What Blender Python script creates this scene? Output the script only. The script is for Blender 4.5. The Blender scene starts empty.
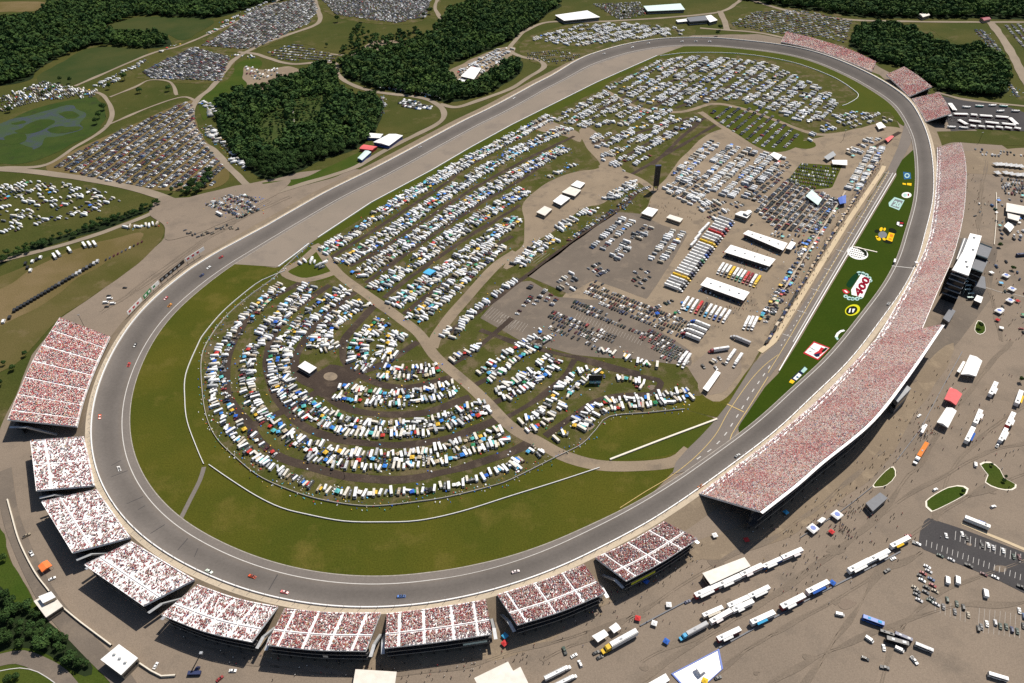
import bpy, bmesh, math, random
import numpy as np
from mathutils import Vector, Matrix
from mathutils.geometry import tessellate_polygon
rnd = random.Random(7)
npr = np.random.default_rng(7)
SC = bpy.context.scene
COL = SC.collection
# ------------------------------------------------------------------ camera (fitted on the outer wall of the oval)
TL, TAL, TCX, TCY, CH, YAW, PITCH, ROLL, FPX = (728.2727361, 0.827936727, 745.8116179, 676.5530318, 443.4450346,
                                                2.2100849404, 0.6903069621, -0.0258552142, 720.8925048)
_f = np.array([0, math.cos(PITCH), -math.sin(PITCH)])
_r0 = np.array([1.0, 0, 0]); _u0 = np.cross(_r0, _f)
_r = _r0*math.cos(ROLL) + _u0*math.sin(ROLL)
_u = -_r0*math.sin(ROLL) + _u0*math.cos(ROLL)
CAMP = np.array([0, 0, CH])

def at(px, py, z=0.0):
    """ground point (at height z) seen at a pixel of the photograph"""
    d = _r*(px-512)/FPX - _u*(py-341.5)/FPX + _f
    t = (z-CH)/d[2]
    return np.array([d[0]*t, d[1]*t, z])

def to_px(p):
    d = np.asarray(p, float) - CAMP
    w = d @ _f
    return np.stack([512+FPX*(d @ _r)/w, 341.5-FPX*(d @ _u)/w], -1)

def in_view(p, m=6):
    q = to_px(p)
    return -m < q[0] < 1024+m and -m < q[1] < 683+m

def dist(p):
    return float(np.linalg.norm(np.asarray(p)-CAMP))

# ------------------------------------------------------------------ materials
MATS = {}
def new_mat(name):
    m = bpy.data.materials.new(name); m.use_nodes = True
    nt = m.node_tree; nt.nodes.clear()
    out = nt.nodes.new('ShaderNodeOutputMaterial'); b = nt.nodes.new('ShaderNodeBsdfPrincipled')
    nt.links.new(b.outputs[0], out.inputs[0])
    MATS[name] = m
    return m, nt, b

def mix(nt, fac, a, b, mode='MIX'):
    n = nt.nodes.new('ShaderNodeMix'); n.data_type = 'RGBA'; n.blend_type = mode
    for i, v in ((0, fac), (6, a), (7, b)):
        if hasattr(v, 'is_output'): nt.links.new(v, n.inputs[i])
        elif i == 0: n.inputs[0].default_value = v
        else: n.inputs[i].default_value = (*v[:3], 1)
    return n.outputs[2]

def noise(nt, scale, detail=4, rough=.6, vec=None, dist_=0.0):
    n = nt.nodes.new('ShaderNodeTexNoise')
    n.inputs['Scale'].default_value = scale; n.inputs['Detail'].default_value = detail
    n.inputs['Roughness'].default_value = rough; n.inputs['Distortion'].default_value = dist_
    if vec is None:
        g = nt.nodes.new('ShaderNodeNewGeometry'); vec = g.outputs['Position']
    nt.links.new(vec, n.inputs['Vector'])
    return n.outputs['Fac']

def ramp(nt, v, lo, hi):
    n = nt.nodes.new('ShaderNodeMapRange'); n.inputs[1].default_value = lo; n.inputs[2].default_value = hi
    n.clamp = True; nt.links.new(v, n.inputs[0]); return n.outputs[0]

def ground_mat(name, base, alt, third=None, s1=.012, s2=.12, s3=.9, lo=.38, hi=.62, t_lo=.52, t_hi=.66, rough=.95, grain=.25):
    """two colours blended by broad patches, a third in scattered spots, fine grain over all (metres)"""
    m, nt, b = new_mat(name)
    c = mix(nt, ramp(nt, noise(nt, s1, 5), lo, hi), base, alt)
    if third: c = mix(nt, ramp(nt, noise(nt, s2, 5, .65), t_lo, t_hi), c, third)
    g = ramp(nt, noise(nt, s3, 3, .7), .3, .7)
    lo_c = tuple(1-grain for _ in range(3)); hi_c = (1+grain,)*3
    c = mix(nt, 1.0, c, mix(nt, g, lo_c, hi_c), 'MULTIPLY')
    nt.links.new(c, b.inputs['Base Color']); b.inputs['Roughness'].default_value = rough
    b.inputs['Specular IOR Level'].default_value = .04
    return m

def flat_mat(name, col, rough=.6, metal=0.0, var=.12, scale=.6, spec=.4):
    m, nt, b = new_mat(name)
    f = ramp(nt, noise(nt, scale, 4), .3, .7)
    c = mix(nt, f, tuple(x*(1-var) for x in col), tuple(min(1, x*(1+var)) for x in col))
    nt.links.new(c, b.inputs['Base Color']); b.inputs['Roughness'].default_value = rough
    b.inputs['Metallic'].default_value = metal; b.inputs['Specular IOR Level'].default_value = spec
    return m

def objcol_mat(name, rough=.45, spec=.4):
    m, nt, b = new_mat(name)
    oi = nt.nodes.new('ShaderNodeObjectInfo')
    f = ramp(nt, noise(nt, 1.3, 4), .3, .75)
    c = mix(nt, 1.0, oi.outputs['Color'], mix(nt, f, (.84, .83, .81), (1.04, 1.04, 1.04)), 'MULTIPLY')
    nt.links.new(c, b.inputs['Base Color']); b.inputs['Roughness'].default_value = rough
    b.inputs['Specular IOR Level'].default_value = spec
    return m

def attr_mat(name, rough=.55, spec=.3):
    m, nt, b = new_mat(name)
    a = nt.nodes.new('ShaderNodeAttribute'); a.attribute_name = 'Col'
    nt.links.new(a.outputs['Color'], b.inputs['Base Color']); b.inputs['Roughness'].default_value = rough
    b.inputs['Specular IOR Level'].default_value = spec
    return m

ground_mat('meadow', (.043, .052, .012), (.066, .064, .018), (.105, .085, .04), s1=.008, s2=.03, grain=.3, t_lo=.57, t_hi=.74)
ground_mat('far_field', (.030, .046, .013), (.048, .055, .017), None, s1=.01, grain=.2)
ground_mat('pasture_green', (.034, .058, .008), (.052, .066, .012), None, s1=.02, grain=.25)
ground_mat('infield_turf', (.071, .069, .0095), (.049, .058, .0075), (.100, .085, .018), s1=.011, s2=.028, lo=.38, hi=.62, t_lo=.52, t_hi=.72, grain=.3)
ground_mat('turf_dark', (.046, .060, .008), (.058, .066, .009), None, s1=.02, grain=.22)
ground_mat('tri_oval_turf', (.026, .046, .0035), (.031, .050, .004), None, s1=.02, s3=.5, grain=.12)
ground_mat('camp_ground', (.050, .056, .012), (.072, .068, .020), (.108, .086, .046), s1=.02, s2=.06, grain=.35, t_lo=.5, t_hi=.62)
ground_mat('dry_grass', (.105, .082, .03), (.15, .11, .055), None, s1=.012, grain=.25)
ground_mat('swamp_grass', (.028, .050, .011), (.042, .060, .014), (.03, .042, .014), s1=.02, s2=.05, grain=.3)
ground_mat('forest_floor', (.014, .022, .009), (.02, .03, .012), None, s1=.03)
ground_mat('gravel_lot', (.186, .149, .115), (.214, .170, .130), (.160, .130, .102), s1=.008, s2=.035, s3=1.2, grain=.16, t_lo=.5, t_hi=.7)
ground_mat('gravel_tan', (.215, .168, .118), (.182, .142, .102), (.245, .192, .134), s1=.015, s2=.06, grain=.14)
ground_mat('infield_paving', (.205, .160, .114), (.245, .192, .136), (.168, .134, .10), s1=.014, s2=.05, grain=.14)
ground_mat('dark_dirt', (.044, .033, .027), (.058, .043, .034), (.082, .062, .046), s1=.03, s2=.08, grain=.25)
ground_mat('brown_paving', (.128, .106, .086), (.152, .125, .10), (.17, .138, .108), s1=.02, s2=.07, grain=.12)
ground_mat('road_gravel', (.25, .205, .155), (.21, .172, .13), None, s1=.02, grain=.14)
ground_mat('lot_stain', (.150, .121, .094), (.176, .141, .108), None, s1=.03, s2=.1, grain=.2)
ground_mat('lot_patch', (.20, .158, .122), (.182, .142, .11), None, s1=.03, s2=.1, grain=.15)
ground_mat('asphalt_new', (.052, .049, .05), (.064, .06, .06), None, s1=.03, grain=.15)
ground_mat('skid_pad', (.20, .168, .135), (.225, .185, .148), (.185, .155, .128), s1=.01, s2=.03, grain=.06)
ground_mat('apron_asphalt', (.150, .132, .118), (.172, .150, .132), None, s1=.02, s3=.6, grain=.1)
ground_mat('pit_asphalt', (.150, .130, .115), (.168, .145, .126), None, s1=.02, grain=.1)
ground_mat('pit_concrete', (.45, .36, .24), (.50, .40, .27), None, s1=.03, grain=.08)
ground_mat('walk_concrete', (.42, .35, .26), (.47, .39, .29), (.36, .3, .23), s1=.03, grain=.1)
flat_mat('white_line', (.46, .44, .41), .8, var=.1, scale=.3)
flat_mat('faded_line', (.30, .27, .235), .9, var=.25, scale=.4)
flat_mat('yellow_line', (.46, .33, .12), .8, var=.15)
flat_mat('white_paint', (.74, .73, .71), .5, var=.06)
flat_mat('cream_paint', (.62, .56, .46), .6, var=.08)
flat_mat('roof_white', (.76, .745, .715), .55, var=.11, scale=.22)
flat_mat('roof_cream', (.62, .57, .50), .6, var=.1, scale=.2)
flat_mat('roof_gray', (.26, .27, .28), .6, var=.12, scale=.4)
flat_mat('roof_slate', (.10, .105, .12), .6, var=.12, scale=.4)
flat_mat('roof_teal', (.10, .22, .20), .6, var=.12)
flat_mat('wall_tan', (.36, .29, .21), .8, var=.1)
flat_mat('wall_gray', (.22, .21, .2), .8, var=.1)
flat_mat('dark_steel', (.035, .035, .04), .5, .3, var=.2)
flat_mat('steel', (.42, .43, .44), .4, .4, var=.1)
flat_mat('aluminium', (.76, .74, .735), .45, .0, var=.1, scale=.8)
flat_mat('aisle_white', (.79, .76, .75), .5, var=.06)
flat_mat('concrete', (.40, .37, .33), .85, var=.12)
flat_mat('glass_dark', (.012, .014, .018), .12, var=.1, spec=.6)
flat_mat('rubber', (.016, .016, .016), .8)
flat_mat('black_paint', (.016, .016, .018), .5)
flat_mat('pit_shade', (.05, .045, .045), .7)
flat_mat('red_paint', (.48, .045, .05), .5)
flat_mat('red_canvas', (.60, .10, .10), .7)
flat_mat('orange_canvas', (.75, .17, .04), .7)
flat_mat('maroon_paint', (.22, .012, .03), .6)
flat_mat('blue_paint', (.03, .09, .38), .5)
flat_mat('cyan_paint', (.06, .36, .62), .5)
flat_mat('teal_paint', (.30, .50, .47), .6, var=.2)
flat_mat('pale_teal', (.50, .62, .58), .7, var=.15)
flat_mat('green_paint', (.03, .2, .07), .6)
flat_mat('yellow_paint', (.78, .52, .03), .6)
flat_mat('lime_paint', (.50, .52, .03), .6)
flat_mat('orange_paint', (.70, .24, .03), .6)
flat_mat('navy_paint', (.02, .03, .09), .6)
flat_mat('skin', (.42, .24, .16), .7)
flat_mat('trousers', (.045, .05, .075), .8, var=.3)
flat_mat('bark', (.07, .05, .035), .9)
objcol_mat('body_paint'); objcol_mat('canvas', .75, .2); objcol_mat('shirt', .8, .1)
attr_mat('mixed_paint', .5); attr_mat('mixed_cloth', .85, .1)

def leaf_mat(name, a, b_, c_):
    m, nt, b = new_mat(name)
    oi = nt.nodes.new('ShaderNodeObjectInfo')
    c = mix(nt, ramp(nt, noise(nt, .05, 3), .4, .6), a, b_)
    c = mix(nt, ramp(nt, noise(nt, .35, 3), .42, .62), c, c_)
    c = mix(nt, ramp(nt, noise(nt, .011, 4), .50, .68), c, tuple(x*k for x, k in zip(c_, (1.45, 1.4, 1.2))))
    rr = nt.nodes.new('ShaderNodeMapRange'); rr.inputs[3].default_value = .72; rr.inputs[4].default_value = 1.25
    nt.links.new(oi.outputs['Random'], rr.inputs[0])
    cc = nt.nodes.new('ShaderNodeCombineColor')
    for i in range(3): nt.links.new(rr.outputs[0], cc.inputs[i])
    c = mix(nt, 1.0, c, cc.outputs[0], 'MULTIPLY')
    nt.links.new(c, b.inputs['Base Color']); b.inputs['Roughness'].default_value = .85
    b.inputs['Specular IOR Level'].default_value = .04
leaf_mat('leaves_forest', (.027, .058, .019), (.035, .067, .020), (.045, .077, .023))
ground_mat('field_mix', (.064, .062, .016), (.098, .080, .030), (.13, .10, .05), s1=.011, s2=.03, grain=.25, t_lo=.55, t_hi=.7)
ground_mat('scrub', (.036, .056, .014), (.052, .066, .02), (.024, .04, .012), s1=.03, s2=.08, grain=.35)
for n_, c_ in (('black', (.012, .016, .010)), ('white', (.72, .71, .68)), ('blue', (.03, .10, .22)), ('teal', (.34, .50, .46)), ('dark_teal', (.03, .09, .09)), ('leaf', (.008, .034, .014)), ('maroon', (.20, .008, .022)), ('red', (.42, .03, .04)), ('yellow', (.72, .44, .02)), ('orange', (.62, .2, .02)), ('lime', (.52, .50, .02)), ('grey', (.16, .17, .18)), ('navy', (.014, .02, .05))):
    flat_mat('turf_'+n_, c_, 1.0, var=.12, scale=.5, spec=0)
leaf_mat('leaves_olive', (.048, .074, .020), (.057, .083, .022), (.037, .066, .019))
leaf_mat('leaves_deep', (.016, .038, .014), (.020, .044, .015), (.026, .050, .016))
leaf_mat('leaves_pale', (.028, .052, .016), (.036, .060, .018), (.024, .046, .014))

# ------------------------------------------------------------------ mesh builder
class MB:
    def __init__(s): s.v = []; s.f = []; s.m = []
    def quad(s, a, b, c, d, mi=0):
        n = len(s.v); s.v += [tuple(a), tuple(b), tuple(c), tuple(d)]; s.f.append((n, n+1, n+2, n+3)); s.m.append(mi)
    def poly(s, pts, mi=0):
        n = len(s.v); s.v += [tuple(p) for p in pts]; s.f.append(tuple(range(n, n+len(pts)))); s.m.append(mi)
    def frus(s, x0, x1, y0, y1, z0, z1, tx0=0, tx1=0, ty=0, mi=0, bottom=True):
        """box whose top is drawn in by tx0/tx1 (ends) and ty (sides)"""
        n = len(s.v)
        s.v += [(x0, y0, z0), (x1, y0, z0), (x1, y1, z0), (x0, y1, z0),
                (x0+tx0, y0+ty, z1), (x1-tx1, y0+ty, z1), (x1-tx1, y1-ty, z1), (x0+tx0, y1-ty, z1)]
        fs = [(4, 5, 6, 7), (0, 1, 5, 4), (1, 2, 6, 5), (2, 3, 7, 6), (3, 0, 4, 7)] + ([(3, 2, 1, 0)] if bottom else [])
        for q in fs: s.f.append(tuple(n+i for i in q)); s.m.append(mi)
    def prism(s, prof, y0, y1, mi=0):
        """profile of (x, z), anticlockwise seen from -y, extruded across y"""
        n = len(s.v); k = len(prof)
        s.v += [(x, y0, z) for x, z in prof] + [(x, y1, z) for x, z in prof]
        s.f.append(tuple(range(n, n+k))); s.m.append(mi)
        s.f.append(tuple(range(n+2*k-1, n+k-1, -1))); s.m.append(mi)
        for i in range(k):
            j = (i+1) % k
            s.f.append((n+j, n+i, n+k+i, n+k+j)); s.m.append(mi)
    def cyl(s, p, q, r0, r1=None, n=8, mi=0, cap=True):
        r1 = r0 if r1 is None else r1
        p = Vector(p); q = Vector(q); d = (q-p).normalized()
        a = d.orthogonal().normalized(); b = d.cross(a); k = len(s.v)
        for c, r in ((p, r0), (q, r1)):
            for i in range(n):
                t = 2*math.pi*i/n
                s.v.append(tuple(c + (a*math.cos(t)+b*math.sin(t))*r))
        for i in range(n):
            j = (i+1) % n; s.f.append((k+i, k+j, k+n+j, k+n+i)); s.m.append(mi)
        if cap:
            s.f.append(tuple(range(k+n-1, k-1, -1))); s.m.append(mi)
            s.f.append(tuple(range(k+n, k+2*n))); s.m.append(mi)
    def mesh(s, name, mats):
        me = bpy.data.meshes.new(name); me.from_pydata(s.v, [], s.f)
        for m in mats: me.materials.append(MATS[m])
        if len(mats) > 1: me.polygons.foreach_set('material_index', s.m)
        me.update(); return me
    def arrays(s): return np.array(s.v, float), s.f, s.m

def link(name, me, parent=None, loc=None, rz=0.0, col=None):
    o = bpy.data.objects.new(name, me); COL.objects.link(o)
    if parent is not None: o.parent = parent
    if loc is not None: o.location = loc
    if rz: o.rotation_euler = (0, 0, rz)
    if col is not None: o.color = (*col, 1)
    return o

def tag(o, label=None, cat=None, group=None, kind=None):
    if label: o['label'] = label
    if cat: o['category'] = cat
    if group: o['group'] = group
    if kind: o['kind'] = kind
    return o

def thing(name, label, cat, loc=(0, 0, 0), rz=0.0, group=None):
    return tag(link(name, None, None, loc, rz), label, cat, group)

def part(name, mb, mats, parent, col=None):
    if isinstance(mats, str): mats = [mats]
    me = mb if isinstance(mb, bpy.types.Mesh) else mb.mesh(name, mats)
    return link(name, me, parent, col=col)

# ------------------------------------------------------------------ plane geometry
def catmull(pts, step=4.0, closed=False):
    P = [np.asarray(p, float) for p in pts]; n = len(P); out = []
    rng = range(n if closed else n-1)
    for i in rng:
        p1, p2 = P[i], P[(i+1) % n]
        p0 = P[(i-1) % n] if closed or i > 0 else 2*p1-p2
        p3 = P[(i+2) % n] if closed or i < n-2 else 2*p2-p1
        k = max(2, int(np.linalg.norm(p2-p1)/step))
        for t in np.arange(k)/k:
            out.append(.5*((2*p1)+(-p0+p2)*t+(2*p0-5*p1+4*p2-p3)*t*t+(-p0+3*p1-3*p2+p3)*t**3))
    if not closed: out.append(P[-1])
    return np.array(out)

def resample(p, step):
    d = np.r_[0, np.cumsum(np.linalg.norm(np.diff(p, axis=0), axis=1))]
    n = max(2, int(round(d[-1]/step))+1); s = np.linspace(0, d[-1], n)
    return np.stack([np.interp(s, d, p[:, i]) for i in range(p.shape[1])], 1)

def wpts(px): return [at(x, y)[:2] for x, y in px]

def wobble(p, amp, seed):
    r = np.random.default_rng(seed); n = len(p); o = np.zeros(n)
    s = np.arange(n)
    for k in range(1, 7): o += np.sin(s*(.13*k+.31*r.random())+r.random()*7)/k**.5
    d = np.gradient(p, axis=0); nn = np.stack([-d[:, 1], d[:, 0]], 1); nn /= np.linalg.norm(nn, axis=1)[:, None]+1e-9
    return p + nn*(o*amp*.5)[:, None]

def structure(name, me):
    o = link(name, me); o['kind'] = 'structure'; return o

SHEETN = [0]
def sheet(name, px, z, mat, smooth=True, jit=0.0, world=False):
    SHEETN[0] += 1; z += .008*(SHEETN[0] % 7)
    w = np.array(px if world else wpts(px))
    p = catmull(w, 6.0, True) if smooth else resample(np.vstack([w, w[:1]]), 6.0)[:-1]
    if jit: p = wobble(p, jit, len(px)*13+int(abs(w[0][0])))
    v = [(x, y, z) for x, y in p]
    tris = tessellate_polygon([[Vector((x, y, 0)) for x, y in p]])
    me = bpy.data.meshes.new(name); me.from_pydata(v, [], [tuple(t) for t in tris])
    bm = bmesh.new(); bm.from_mesh(me); bmesh.ops.recalc_face_normals(bm, faces=bm.faces)
    if bm.faces and sum(f.normal.z for f in bm.faces) < 0: bmesh.ops.reverse_faces(bm, faces=bm.faces)
    bm.to_mesh(me); bm.free()
    me.materials.append(MATS[mat])
    return structure(name, me)

def strip_mesh(name, L, R, mat):
    """quad strip between two polylines of equal length (3-D)"""
    n = len(L); v = [tuple(p) for p in L]+[tuple(p) for p in R]
    f = [(i, i+1, n+i+1, n+i) for i in range(n-1)]
    me = bpy.data.meshes.new(name); me.from_pydata(v, [], f)
    me.update()
    if sum(p.normal.z for p in me.polygons) < 0: me.flip_normals()
    me.materials.append(MATS[mat]); return me

def ribbon(name, px, width, z, mat, jit=0.0, world=False, smooth=True):
    w = np.array(px if world else wpts(px))
    p = catmull(w, 6.0) if smooth else resample(w, 6.0)
    d = np.gradient(p, axis=0); d /= np.linalg.norm(d, axis=1)[:, None]+1e-9
    n = np.stack([-d[:, 1], d[:, 0]], 1)
    L = p+n*width/2; R = p-n*width/2
    if jit: L = wobble(L, jit, len(px)+3); R = wobble(R, jit, len(px)+11)
    zz = np.full((len(p), 1), z)
    return structure(name, strip_mesh(name, np.hstack([L, zz]), np.hstack([R, zz]), mat))
# ------------------------------------------------------------------ world, sun, camera
SUN_EL = math.radians(56); sx, sy = .64, .77       # towards the sun, on the ground
W = bpy.data.worlds.new('World'); SC.world = W; W.use_nodes = True
nt = W.node_tree; bg = nt.nodes['Background']
sky = nt.nodes.new('ShaderNodeTexSky'); sky.sky_type = 'NISHITA'; sky.sun_disc = False
sky.sun_elevation = SUN_EL; sky.sun_rotation = math.atan2(sx, sy)
nt.links.new(sky.outputs[0], bg.inputs[0]); bg.inputs[1].default_value = .07
sl = bpy.data.lights.new('sun', 'SUN'); sl.energy = 4.7; sl.angle = math.radians(.5); sl.color = (1, .94, .85)
so = bpy.data.objects.new('sun', sl); COL.objects.link(so)
sd = Vector((sx*math.cos(SUN_EL), sy*math.cos(SUN_EL), math.sin(SUN_EL)))
so.rotation_euler = sd.to_track_quat('Z', 'Y').to_euler(); so.location = (0, 600, 900)
cam = bpy.data.cameras.new('camera'); cam.sensor_width = 36; cam.lens = FPX/1024*36; cam.clip_start = 1; cam.clip_end = 30000
co = bpy.data.objects.new('camera', cam); COL.objects.link(co)
co.matrix_world = Matrix(((_r[0], _u[0], -_f[0], 0), (_r[1], _u[1], -_f[1], 0), (_r[2], _u[2], -_f[2], CH), (0, 0, 0, 1)))
SC.camera = co
SC.view_settings.view_transform = 'Standard'; SC.view_settings.look = 'None'
SC.view_settings.exposure = 0.30; SC.view_settings.gamma = 1.0
SC.cycles.max_bounces = 4; SC.cycles.sample_clamp_indirect = 1.5; SC.cycles.use_denoising = False

# ------------------------------------------------------------------ ground sheets (photo pixels)
Z = dict(base=-.3, lot=-.2, field=-.12, grass=-.08, dirt=0.0, road=.08, line=.16)
g = MB(); g.quad((-14000, -3000, -.3), (14000, -3000, -.3), (14000, 22000, -.3), (-14000, 22000, -.3))
structure('ground', g.mesh('ground', ['meadow']))
PAVED = [(0, 430), (14, 400), (32, 355), (60, 318), (84, 302), (112, 282), (140, 262), (163, 240), (168, 226), (152, 212), (160, 200), (176, 198),
         (205, 196), (235, 186), (262, 181), (300, 172), (335, 168), (380, 170), (460, 128), (560, 72), (650, 36), (760, 34), (815, 45), (872, 62), (915, 88), (960, 120),
         (1010, 150), (1130, 152), (1300, 320), (1300, 800), (700, 860), (130, 760), (120, 683), (103, 662), (78, 648), (52, 622), (33, 600), (12, 560), (0, 528), (-60, 480)]
sheet('paved_lot', PAVED, Z['lot'], 'gravel_lot', smooth=False, jit=1.0)
sheet('vendor_road', [(980, 150), (1130, 148), (1130, 175), (960, 172), (950, 158)], Z['field'], 'gravel_tan', jit=1)
sheet('verge_grass', [(926, 134), (950, 131), (982, 131), (1060, 135), (1060, 146), (985, 144), (955, 142), (940, 146), (930, 146)], Z['field'], 'meadow', jit=.8)
sheet('vendor_asphalt', [(939, 95), (955, 99), (985, 102), (1009, 107), (1040, 118), (1040, 132), (978, 129), (951, 131), (946, 118)], Z['grass'], 'asphalt_new', smooth=False)
sheet('grass_field', [(60, 318), (84, 302), (112, 282), (140, 262), (160, 241), (163, 228), (150, 222), (118, 228), (60, 252), (0, 276), (-80, 310), (-80, 400), (0, 372), (30, 350)], Z['field'], 'field_mix', jit=1.2)
rl = random.Random(5); TZ = [-.027+.001*k for k in range(26)]
for px, w_ in (([(1030, 470), (960, 500), (900, 545), (860, 600), (800, 690)], 5), ([(1030, 440), (980, 455), (900, 500), (800, 575), (700, 640), (620, 690)], 4), ([(1010, 340), (960, 400), (905, 480), (850, 540), (760, 600), (640, 660)], 6), ([(540, 660), (640, 610), (720, 560), (800, 520), (880, 450)], 4), ([(1030, 400), (1000, 420), (950, 470), (935, 520)], 3), ([(180, 640), (260, 662), (360, 676), (480, 660), (600, 628)], 5), ([(760, 690), (850, 640), (940, 610), (1030, 600)], 6), ([(880, 690), (900, 630), (940, 590), (1030, 560)], 4), ([(985, 160), (978, 220), (985, 270), (1000, 340)], 4), ([(120, 300), (170, 262), (230, 222), (290, 196)], 5), ([(100, 312), (150, 280), (210, 236), (270, 200)], 3), ([(700, 690), (760, 640), (850, 590), (920, 550)], 3)):
    for o_ in (0, 2.2): ribbon('tyre_track', [(x+o_, y+o_*.6) for x, y in px], w_*.28, TZ.pop(), 'lot_stain', jit=1.6)
for k in range(34):
    cx, cy = rl.uniform(560, 1020), rl.uniform(380, 680); r_ = rl.uniform(3, 11); sheet('oil_stain', [(cx+r_*rl.uniform(.5, 1.2)*math.cos(t), cy+r_*.6*rl.uniform(.5, 1.2)*math.sin(t)) for t in np.linspace(0, 6.28, 8)[:-1]], -.07+.0017*k, 'lot_stain' if k % 3 else 'lot_patch', jit=1)
sheet('dry_field', [(0, 288), (60, 256), (110, 238), (140, 233), (134, 244), (75, 282), (20, 316), (-30, 334), (-40, 310)], Z['grass'], 'dry_grass', jit=3)
# tan ground by the stands, swept by people
sheet('walk_apron', [(560, 618), (620, 600), (690, 560), (720, 560), (770, 545), (820, 515), (880, 470), (905, 430), (930, 392), (955, 350), (945, 345), (900, 395), (840, 445), (770, 510), (700, 540), (640, 575), (560, 605)], Z['field'], 'gravel_tan', jit=1.5)
sheet('walk_apron', [(100, 560), (160, 610), (240, 650), (330, 668), (440, 668), (540, 648), (560, 618), (440, 640), (330, 640), (230, 615), (150, 570), (110, 520), (90, 470), (84, 430), (70, 440), (80, 500)], Z['field'], 'gravel_tan', jit=1.5)
sheet('stand_road', [(945, 238), (972, 238), (998, 246), (990, 300), (960, 340), (935, 365), (918, 350), (940, 320), (952, 270)], Z['field'], 'brown_paving', smooth=False, jit=.5)
sheet('parking_asphalt', [(920, 532), (926, 517), (960, 528), (1050, 562), (1050, 606), (1000, 581), (918, 547)], Z['grass'], 'asphalt_new', smooth=False)
# bottom-left corner
sheet('verge_grass', [(-60, 520), (0, 530), (12, 562), (33, 602), (52, 625), (78, 650), (103, 664), (122, 700), (100, 760), (-120, 760)], Z['field'], 'pasture_green', jit=1)
ribbon('service_road', [(-30, 668), (0, 660), (20, 657), (40, 664), (60, 676), (80, 700)], 9, Z['road'], 'brown_paving')
ribbon('road_marking', [(0, 671), (20, 668), (38, 672), (55, 683)], .5, Z['line'], 'white_line')
ribbon('service_road', [(4, 470), (10, 512), (20, 542), (35, 575), (52, 604), (72, 628), (98, 655), (118, 675), (135, 700)], 11, Z['road'], 'brown_paving')
# fields, far woods ground
sheet('far_field', [(37, 77), (60, 63), (92, 48), (147, 50), (125, 64), (80, 83), (50, 85)], Z['field'], 'far_field', jit=2)
sheet('far_field', [(100, 29), (140, 17), (212, 20), (195, 34), (180, 40), (160, 33)], Z['field'], 'far_field', jit=2)
sheet('far_field', [(-30, 3), (42, 2), (40, 10), (0, 12), (-30, 12)], Z['field'], 'dry_grass', jit=2)
sheet('far_field', [(933, 26), (980, 26), (992, 40), (996, 54), (975, 48), (955, 42), (940, 36)], Z['field'], 'meadow', jit=2)
FORESTS = {
 'backstretch wood': [(218, 105), (238, 90), (262, 88), (300, 76), (318, 66), (337, 68), (337, 85), (352, 97), (378, 97), (384, 110), (372, 135), (358, 148), (322, 160), (296, 172), (268, 180), (250, 170), (232, 150), (218, 126)],
 'central wood': [(340, 64), (356, 54), (385, 50), (412, 46), (432, 34), (442, 24), (447, 12), (470, 4), (520, 3), (560, 4), (548, 14), (530, 27), (514, 38), (500, 46), (470, 57), (445, 66), (448, 76), (465, 88), (478, 84), (500, 66), (520, 60), (521, 72), (505, 84), (480, 96), (450, 102), (418, 96), (380, 89), (348, 78)],
 'distant woods': [(-40, 92), (0, 86), (30, 80), (36, 72), (50, 62), (92, 45), (150, 48), (172, 44), (160, 36), (120, 34), (98, 30), (138, 15), (212, 18), (256, 6), (310, -4), (150, -12), (100, -4), (48, 4), (42, 14), (20, 20), (-60, 20)],
 'far woods beyond the road': [(730, -3), (760, -10), (900, -14), (1080, -14), (1080, 17), (960, 18), (888, 18), (855, 16), (800, 8), (768, 4)],
 'wood beside the far stands': [(851, 46), (856, 32), (875, 25), (908, 30), (943, 50), (978, 48), (1000, 60), (1009, 78), (1006, 93), (993, 97), (943, 92), (930, 86), (905, 68), (878, 62), (865, 54)],
 'quarry trees': [(332, 54), (350, 45), (352, 29), (362, 26), (374, 37), (392, 36), (400, 30), (420, 32), (432, 34), (412, 46), (385, 50), (356, 54)],
 'corner thicket': [(-10, 585), (20, 606), (45, 618), (58, 630), (82, 654), (92, 668), (85, 676), (50, 655), (20, 650), (-20, 650)],
 'camp hedgerow': [(0, 258), (30, 246), (80, 229), (118, 216), (150, 206), (158, 202), (160, 206), (120, 223), (80, 236), (40, 249), (0, 266), (-10, 268)],
 'roadside clump': [(172, 193), (190, 183), (210, 172), (216, 180), (208, 190), (186, 197)],
}
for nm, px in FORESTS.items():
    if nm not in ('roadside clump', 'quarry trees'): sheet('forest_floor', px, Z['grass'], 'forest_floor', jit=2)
sheet('swamp', [(-20, 122), (0, 125), (36, 108), (90, 97), (104, 108), (100, 128), (75, 143), (38, 160), (0, 164), (-30, 160)], Z['field'], 'swamp_grass', jit=2)
m_, nt_, b_ = new_mat('pond_water')
cw = mix(nt_, ramp(nt_, noise(nt_, .03, 6, .7), .42, .56), (.034, .042, .052), (.034, .056, .014))
nt_.links.new(cw, b_.inputs['Base Color']); b_.inputs['Roughness'].default_value = .5; b_.inputs['Specular IOR Level'].default_value = .3
sheet('pond_water', [(-10, 127), (6, 121), (25, 115), (50, 110), (70, 107), (86, 116), (82, 128), (62, 135), (45, 137), (32, 150), (15, 143), (-10, 136)], Z['grass'], 'pond_water', jit=6)
for px in ([(20, 128), (40, 120), (58, 122), (50, 128), (30, 133)], [(60, 112), (74, 110), (80, 116), (68, 119)], [(48, 130), (66, 124), (78, 128), (60, 133)], [(4, 138), (18, 134), (26, 141), (14, 146)], [(10, 123), (24, 119), (26, 123), (12, 127)]): sheet('swamp', px, -.02, 'swamp_grass', jit=8)
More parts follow.
